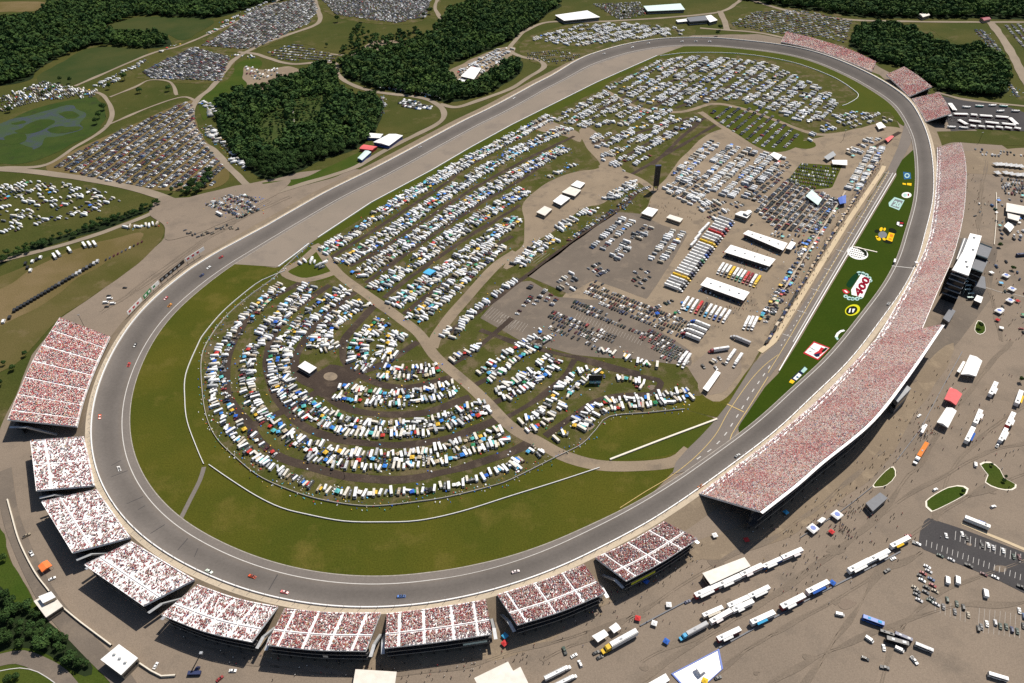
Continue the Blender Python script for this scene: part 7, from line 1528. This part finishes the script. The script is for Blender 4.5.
for i, (px, cn) in enumerate(GL): one('suv' if i % 3 == 0 else 'car', px, 98, f"{cn} car, {nth(i+1)} from the cluster end in the faded stall rows", cn)
one('van', (947, 581), 92, 'white box van standing above the faded stalls, first of two', 'white', 1.25); one('van', (957, 581), 92, 'white box van standing above the faded stalls, second of two', 'white', 1.35); one('van', (985, 594), 98, 'white van with red nose alone above the faded stalls', 'white', 1.3)
GL = [((946, 536), 'white'), ((962, 534.5), 'white'), ((966.6, 539), 'black'), ((981.6, 545.5), 'black'), ((988, 545.5), 'white'), ((993, 548), 'silver'), ((1003, 551), 'white'), ((1013.5, 557), 'dark green'), ((1019, 557.5), 'maroon')]
for i, (px, cn) in enumerate(GL): one('car', px, 105, f"{cn} car, {nth(i+1)} in the upper stalls of the dark asphalt lot", cn)
GL = [((940, 556), 'dark green'), ((951, 560), 'silver'), ((968.5, 566), 'black'), ((983.5, 574.5), 'maroon'), ((995, 577.5), 'white'), ((1021, 587.5), 'black')]
for i, (px, cn) in enumerate(GL): one('pickup_truck' if i in (2, 5) else 'car', px, -25, f"{cn} {'pickup' if i in (2, 5) else 'car'}, {nth(i+1)} along the lower edge of the dark asphalt lot", cn)
for i in range(25):
    t = i/24; px = (15+(98-15)*t, 311+(262-311)*t); cn = 'black' if i < 13 else rnd.choice(['dark grey', 'silver', 'black', 'silver'])
    one('van', px, 75, f"{cn} truck, {nth(i+1)} up the long file across the dry field", cn, 1.3)
for i in range(10):
    t = i/9; px = (106+(142-106)*t, 260+(242-260)*t); cn = rnd.choice(['black', 'dark grey', 'white', 'maroon']); one('car', px, 70, f"{cn} car, {nth(i+1)} up the short file at the end of dry field", cn)
for i, px in enumerate([(28, 268), (31, 271), (26, 264), (33, 262), (37, 260), (41, 258), (10, 318), (4, 322)]): one('van', px, 70, f"{'white' if i % 2 else 'black'} van, {nth(i+1)} by the dry field track", 'white' if i % 2 else 'black', 1.2)
for i, px in enumerate([(110, 299), (113, 304), (106, 303), (109, 296), (107, 307)]): one('van' if i in (0, 1, 2) else 'car', px, 5, f"{'white' if i < 3 else 'black'} {'van' if i < 3 else 'car'}, {nth(i+1)} in the huddle on the pad", 'white' if i < 3 else 'black')
for i in range(26):
    t = i/25; px = (186+52*t+rnd.uniform(-2, 2), 231+4*math.sin(t*6)+rnd.uniform(-2, 2)); one('car', px, rnd.choice([20, 110]), f"dark car, {nth(i+1)} along the service area by the backstretch end", rnd.choice(['black', 'dark grey', 'tan']))
# stock cars racing
TC = [((221, 258), 'red and white', (.5, .05, .05)), ((209.5, 268.5), 'white', (.7, .7, .7)), ((201, 276), 'dark blue', (.02, .04, .15)), ((167, 298.5), 'red', (.5, .04, .05)), ((169.5, 306), 'orange', (.75, .3, .03)), ((136, 346), 'black', (.02, .02, .025)), ((130, 366), 'bright red', (.6, .04, .03)), ((100.5, 416.5), 'orange red', (.65, .1, .03)), ((120.5, 470), 'white and red', (.7, .68, .66)), ((207.5, 576), 'pale green', (.55, .62, .52)), ((252.5, 575), 'red and orange', (.6, .09, .03)), ((286.5, 593), 'pink and red', (.65, .2, .2)), ((400, 596), 'blue and white', (.1, .2, .5)), ((516, 571.5), 'white and pink', (.72, .6, .6)), ((699.5, 487), 'orange', (.65, .2, .04)), ((738, 457.5), 'grey', (.3, .3, .3)), ((889, 304.5), 'white', (.7, .7, .68)), ((633, 47.5), 'white', (.7, .7, .7)), ((648, 43.5), 'white', (.7, .7, .7)), ((682, 41.5), 'pale grey', (.6, .6, .6)), ((696, 41), 'white', (.7, .7, .7)), ((709, 41.3), 'white', (.7, .7, .7)), ((420, 148), 'white', (.7, .7, .7)), ((515, 98.5), 'white', (.7, .7, .7)), ((604, 54.5), 'white', (.7, .7, .7))]
LM = [lane(v) for v in (2, 5, 8, 11, 14, 17, 20)]; LMq = [to_px(l) for l in LM]
for i, (px, nm, c) in enumerate(TC):
    best = min(((float(((LMq[k]-np.array(px))**2).sum(1).min()), k) for k in range(7)))[1]; j = int(((LMq[best]-np.array(px))**2).sum(1).argmin())
    p = LM[best][j]; d = LM[best][(j+1) % NT]-LM[best][j-1]; d = d/np.linalg.norm(d); across = (LM[6][j]-LM[0][j]); across /= np.linalg.norm(across)
    if np.cross(d, across)[2] < 0: across = -across
    upv = np.cross(d, across); M_ = Matrix((d, across, upv)).transposed().to_4x4()
    o = make('stock_car', *(p+upv*.03), 0, f"{nm} stock car racing on the oval, {nth(i+1)} from the backstretch end", None, c, (.75, .75, .72) if i % 2 else (.02, .02, .02), s=1.1)
    o.rotation_euler = M_.to_euler()
# billboards facing the track
for a, b_, c, c2, lab in [((130, 319), (144, 304.5), 'white_paint', 'red_paint', 'white billboard with red lettering blocks by the skid pad, lowest'), ((146, 303), (153, 295), 'green_paint', 'white_paint', 'green and white billboard by the skid pad'), ((154, 294), (161, 287.5), 'white_paint', 'green_paint', 'white billboard with green mark by the skid pad'), ((162, 286.5), (186, 266.5), 'black_paint', 'roof_gray', 'long black billboard by the skid pad'), ((187.5, 265.5), (206, 253.5), 'white_paint', 'red_paint', 'white billboard with red blocks by the skid pad, topmost')]:
    A, B_ = at(*a), at(*b_); d = (B_-A); L = np.linalg.norm(d); rz = math.atan2(d[1], d[0]); o = thing('billboard', lab, 'billboard', (A[0], A[1], 0), rz)
    m = MB(); m.frus(0, L, -.15, .15, 5.0, 9.2); part('panel', m, c, o); m = MB()
    for k in range(int(L/7)): m.frus(2+k*7, 5.5+k*7, -.22, .22, 6.2, 8.2)
    part('lettering', m, c2, o); m = MB()
    for k in range(max(2, int(L/9))): m.cyl((1+k*9, 0, -.2), (1+k*9, 0, 5), .2, n=5)
    part('post', m, 'dark_steel', o)
# umbrellas and blue topped tents
for i, px in enumerate([(812, 530.6), (836, 517), (1005, 277.5), (1011, 291), (1009, 302.5), (998, 313)]):
    w = at(*px); o = thing('blue_topped_tent', ['white tent with blue disc on its roof, lower of the two by the walkers', 'white tent with blue disc, upper of the two by the walkers', 'white tent with blue disc below the press tower, topmost', 'white tent with blue disc on the white kerb line', 'white tent with blue disc under the kerb line', 'white tent with blue disc below the press tower, lowest'][i], 'tent', (w[0], w[1], -.1), math.radians(35))
    m = MB(); m.frus(-3.6, 3.6, -3.2, 3.2, 2.6, 2.9); m.frus(-3.6, 3.6, -3.2, 3.2, 2.9, 3.6, 1.2, 1.2, 1.1); part('roof', m, 'roof_white', o); m = MB(); m.cyl((0, 0, 3.55), (0, 0, 3.7), 2.0, n=16); part('disc', m, 'blue_paint', o)
    for x in (-3.3, 3.3):
        for y in (-2.9, 2.9): m = MB(); m.cyl((x, y, 0), (x, y, 2.6), .07, n=5); part('leg', m, 'steel', o)
t2 = [(731.5, 555, 'cyan'), (505, 637, 'cyan'), (785.5, 513.5, 'cyan'), (645.8, 582.7, 'blue'), (746, 541, 'red'), (704.5, 682, 'yellow'), (666, 642.5, 'blue'), (504.5, 644.5, 'red'), (668.5, 606, 'white'), (714.5, 536.5, 'white'), (832, 584, 'blue'), (831, 533, 'red'), (997, 321, 'red'), (1017, 302, 'red'), (654, 624.5, 'white'), (637.5, 619.5, 'red')]
for i, (x, y, c) in enumerate(t2[1:]):
    w = at(x, y); make('canopy_tent', w[0], w[1], -.1, rnd.uniform(0, 1.5), f"small {dict(cyan='sky blue').get(c, c)} canopy, {nth(i+1)} of the loose canopies on the paving behind the stands", 'loose canopies behind the stands', HC.get(c, (.7, .7, .7)), HC.get(c, (.7, .7, .7)), s=.85)
# vendor village canopies beside the far stands
vv = [((950, 103), (955, 110), 3.2), ((954, 113.5), (968, 113.8), 3), ((971, 114), (977.5, 114.6), 3), ((980, 115), (992.5, 115.8), 3), ((996, 116), (1009, 117), 3), ((1010, 117.5), (1017, 124), 3), ((959, 119.5), (967, 124), 3), ((969, 120), (981, 121.5), 3), ((985.5, 121.5), (999, 123), 3), ((1002, 123), (1016, 124.5), 3), ((970.5, 125), (976, 126), 2.6), ((978.5, 125.6), (985, 126.4), 2.6), ((987, 126), (994, 127), 2.6), ((996, 126.3), (1003, 127.3), 2.6), ((1005, 126.8), (1012, 128), 2.6), ((1014.5, 127.2), (1021, 128.4), 2.6)]
for i, (a, b_, hw) in enumerate(vv):
    A, B_ = at(*a, 3), at(*b_, 3); d = B_-A; L = np.linalg.norm(d); o = thing('market_awning', f"white awning, {nth(i+1)} along the vendor village beside the far stands", 'awning', (A[0], A[1], -.1), math.atan2(d[1], d[0]), 'white awnings of the vendor village')
    m = MB(); m.frus(0, L, -hw, hw, 2.7, 3.0); m.prism([(0, 3.0), (L, 3.0), (L-.5, 3.5), (.5, 3.5)], -hw*.5, hw*.5); part('roof', m, 'roof_white', o); m = MB()
    for x in (.3, L-.3):
        for y in (-hw*.9, hw*.9): m.cyl((x, y, 0), (x, y, 2.8), .08, n=4)
    part('frame', m, 'steel', o); m = MB(); m.frus(1, L-1, -.5, .5, .1, 1.1); part('counter', m, 'maroon_paint', o)
for i, (px, c) in enumerate([((979, 107), 'teal'), ((966, 108), 'white'), ((992, 106.3), 'white'), ((1003, 107), 'teal'), ((1000, 112), 'white'), ((1015, 112), 'silver'), ((951, 128), 'white'), ((963, 128.6), 'white'), ((947.5, 117), 'white')]): one_ = at(*px); make('vendor_trailer', one_[0], one_[1], -.1, rnd.uniform(-.3, .1), f"{c} show trailer, {nth(i+1)} around the vendor village asphalt", 'show trailers of the vendor village', HC[c], HC[c], s=.8, parts=False)
pk = 0
for (x, y) in [(996.5, 164), (1001, 164), (1006, 164.5), (1011, 165), (1016, 165.5), (1021, 166), (997.5, 172.5), (1006, 172.5), (1011.5, 173.5), (1017.5, 174.5), (1023, 174.5)]:
    w = at(x, y, 3); pk += 1; o = thing('peaked_tent', f"white peaked tent, {nth(pk)} in the block above the storage buildings", 'tent', (w[0], w[1], -.1), .1, 'white peaked tents by the storage buildings'); m = MB(); m.frus(-3.2, 3.2, -4, 4, 2.6, 3.0); m.frus(-3.2, 3.2, -4, 4, 3.0, 5.6, 3.0, 3.0, 3.7); part('roof', m, 'roof_white', o); m = MB()
    for a in (-3, 3):
        for b_ in (-3.8, 3.8): m.cyl((a, b_, 0), (a, b_, 2.7), .07, n=4)
    part('frame', m, 'steel', o)
# planted islands with kerbs, pads, walls, markings
for px in ([(981, 465), (991, 463), (1000, 470), (1004, 478), (1015, 484), (1011, 489), (998.5, 488), (986, 482), (988.5, 475)], [(927, 501), (948, 488), (963, 487), (965, 494), (937, 509), (931, 509.5)], [(873.6, 485), (886, 471), (893, 467.5), (895, 476), (887, 484.5), (879, 486.5)], [(975, 330), (978, 321), (984, 324), (985, 331), (980, 334)]):
    c = np.mean(px, 0); big = [tuple(c+(np.array(p)-c)*1.1) for p in px]; sheet('island_kerb', big, .0, 'cream_paint'); sheet('island_grass', px, .06, 'pasture_green')
ribbon('sidewalk', [(961.6, 523), (985, 533), (1005, 541), (1045, 558)], 2.6, 0, 'pit_concrete', smooth=False)
ribbon('road_marking', [(985, 287), (1000, 292), (1012, 294), (1040, 300)], 1.2, 0, 'faded_line', smooth=False)
st = MB()
def stalls(a, b_, n, up, z=.0):
    for i in range(n):
        t = i/(n-1); p = at(a[0]+(b_[0]-a[0])*t, a[1]+(b_[1]-a[1])*t, z); q = at(a[0]+(b_[0]-a[0])*t+up[0], a[1]+(b_[1]-a[1])*t+up[1], z); d = (q-p)/np.linalg.norm(q-p); nn = np.array([-d[1], d[0], 0])*.14; st.quad(p-nn, q-nn, q+nn, p+nn)
stalls((955, 540), (1030, 566), 16, (.8, -9)); stalls((926, 546), (1020, 580), 19, (.8, -6)); structure('stall_marking', st.mesh('stall_marking', ['white_line']))
st = MB(); stalls((978, 632), (1030, 640), 11, (1.5, -24), -.12); stalls((935, 612), (965, 622), 7, (1, -14), -.12); structure('stall_marking', st.mesh('stall_marking', ['faded_line']))
st = MB()
for a, b_, n, up in (((484, 316), (510, 330), 12, (9, -9)), ((497, 322), (522, 332), 10, (6, -8)), ((612, 270), (640, 285), 12, (9, -10)), ((598, 264), (622, 275), 10, (9, -10)), ((575, 318), (640, 345), 24, (3, -5)), ((530, 262), (550, 268), 8, (14, -10))): stalls(a, b_, n, up, .06)
structure('stall_marking', st.mesh('stall_marking', ['faded_line']))
t = thing('display_pad', 'pale concrete display pad with a blue border at the bottom edge', 'display pad')
P_ = [at(x, y, 0)[:2] for x, y in [(671, 674), (719, 649), (723, 669), (700, 690), (686, 690)]]; c = np.mean(P_, 0); m = MB(); m.poly([(*(c+(p-c)*.94), .12) for p in ccw(P_)]); part('pad', m, 'aluminium', t); m = MB(); w = ccw(P_); nP = len(w)
for i in range(nP):
    a, b_ = w[i], w[(i+1) % nP]; a2, b2 = c+(a-c)*.93, c+(b_-c)*.93; m.quad((*a, .5), (*b_, .5), (*b2, .5), (*a2, .5)); m.quad((*a, -.1), (*b_, -.1), (*b_, .5), (*a, .5)); m.quad((*b2, -.1), (*a2, -.1), (*a2, .5), (*b2, .5))
part('border', m, 'blue_paint', t)
wall_line('retaining_wall', 'cream retaining wall along the service road at the corner, upper stretch', [(8, 500), (12, 515), (20, 542), (35, 572), (50, 592)], 1.6, .8, 'cream_paint', z=-.1)
wall_line('retaining_wall', 'cream retaining wall between terrace building and gate house', [(62, 607), (80, 622), (100, 637), (112, 646)], 1.8, .8, 'cream_paint', z=-.1, smooth=False)
wall_line('retaining_wall', 'cream retaining wall from the gate house to the bottom edge', [(133, 659), (146, 668), (160, 677), (176, 676)], 1.8, .8, 'cream_paint', z=-.1, smooth=False)
wall_line('low_barrier', 'low dark barrier along the lower row of vendor trailers', [(640, 626), (664, 613), (687, 601)], .7, .8, 'roof_slate', 'barrier', z=-.1, smooth=False)
wall_line('low_barrier', 'long low barrier from the display pad up to the asphalt lot', [(719, 648), (768, 621), (830, 588), (880, 563), (900, 552)], .7, .9, 'roof_slate', 'barrier', z=-.1, smooth=False)
wall_line('low_barrier', 'dark fence behind the main grandstand lot, running to the islands', [(962, 352), (940, 392), (920, 430), (897, 460)], .8, .5, 'roof_slate', 'fence', z=-.1, smooth=False)
wall_line('low_barrier', 'dark fence from the third island towards the slate roofed shelter', [(872, 487), (862, 495), (856, 500), (840, 512), (800, 538)], .8, .4, 'roof_slate', 'fence', z=-.1, smooth=False)
wall_line('low_barrier', 'cream wall beside the drive above the press tower', [(996, 193), (996.5, 215), (994, 245)], 1.2, .6, 'cream_paint', 'wall', z=-.1, smooth=False)
# boom lift by the fifth stand, lighting masts
t = thing('boom_lift', 'dark blue boom lift truck with raised arm below the fifth bend stand', 'boom lift', (*at(195, 674)[:2], -.1)); m = MB(); m.frus(-4, 4, -1.2, 1.2, .7, 2.2); part('base', m, 'navy_paint', t); m = MB(); m.cyl((-2, 0, 2.2), (5, 7, 12), .4, .25, 6); part('arm', m, 'black_paint', t); m = MB(); m.frus(4.2, 6.0, 6.4, 8.0, 11.6, 12.8); part('basket', m, 'steel', t); m = MB(); wheels(m, (-2.8, 2.8), 1.1, .5, .4); part('wheels', m, 'rubber', t)
for i, (px, py, h, lab) in enumerate([(84, 326, 14, 'thin dark pole standing behind the long first bend stand'), (843, 140, 15, 'light mast by the vendor village verge'), (979, 142, 14, 'light mast on the far verge'), (345, 478, 12, 'camp light pole above the outermost curved row')]):
    w = at(px, py); t = thing('light_mast', lab, 'light mast', (w[0], w[1], -.1)); m = MB(); m.cyl((0, 0, 0), (0, 0, h), .25, .14, 6); part('pole', m, 'dark_steel', t); m = MB(); m.frus(-1.2, 1.2, -.2, .2, h-.2, h+.5); part('lamp_head', m, 'steel', t)
t = thing('flag_stand', 'small white flag stand above the wall at the finish line', 'flag stand'); j = int(np.argmin(((to_px(lane(TW))-np.array([916, 266]))**2).sum(1))); p = beyond(.6, TH)[j]; m = MB(); m.frus(p[0]-1.5, p[0]+1.5, p[1]-1.5, p[1]+1.5, p[2]+3.2, p[2]+4.3); part('platform', m, 'white_paint', t); m = MB(); m.cyl((p[0], p[1], p[2]), (p[0], p[1], p[2]+3.3), .4, n=6); part('column', m, 'steel', t)
w = at(894, 263); t = thing('camera_stand', 'white camera stand on the turf edge at the finish line', 'camera stand', (w[0], w[1], .3), math.radians(60)); m = MB(); m.frus(-3.5, 3.5, -1, 1, 2.2, 3.2); part('platform', m, 'white_paint', t); m = MB()
for x in (-3, 3): m.cyl((x, 0, 0), (x, 0, 2.3), .15, n=5)
part('leg', m, 'steel', t)
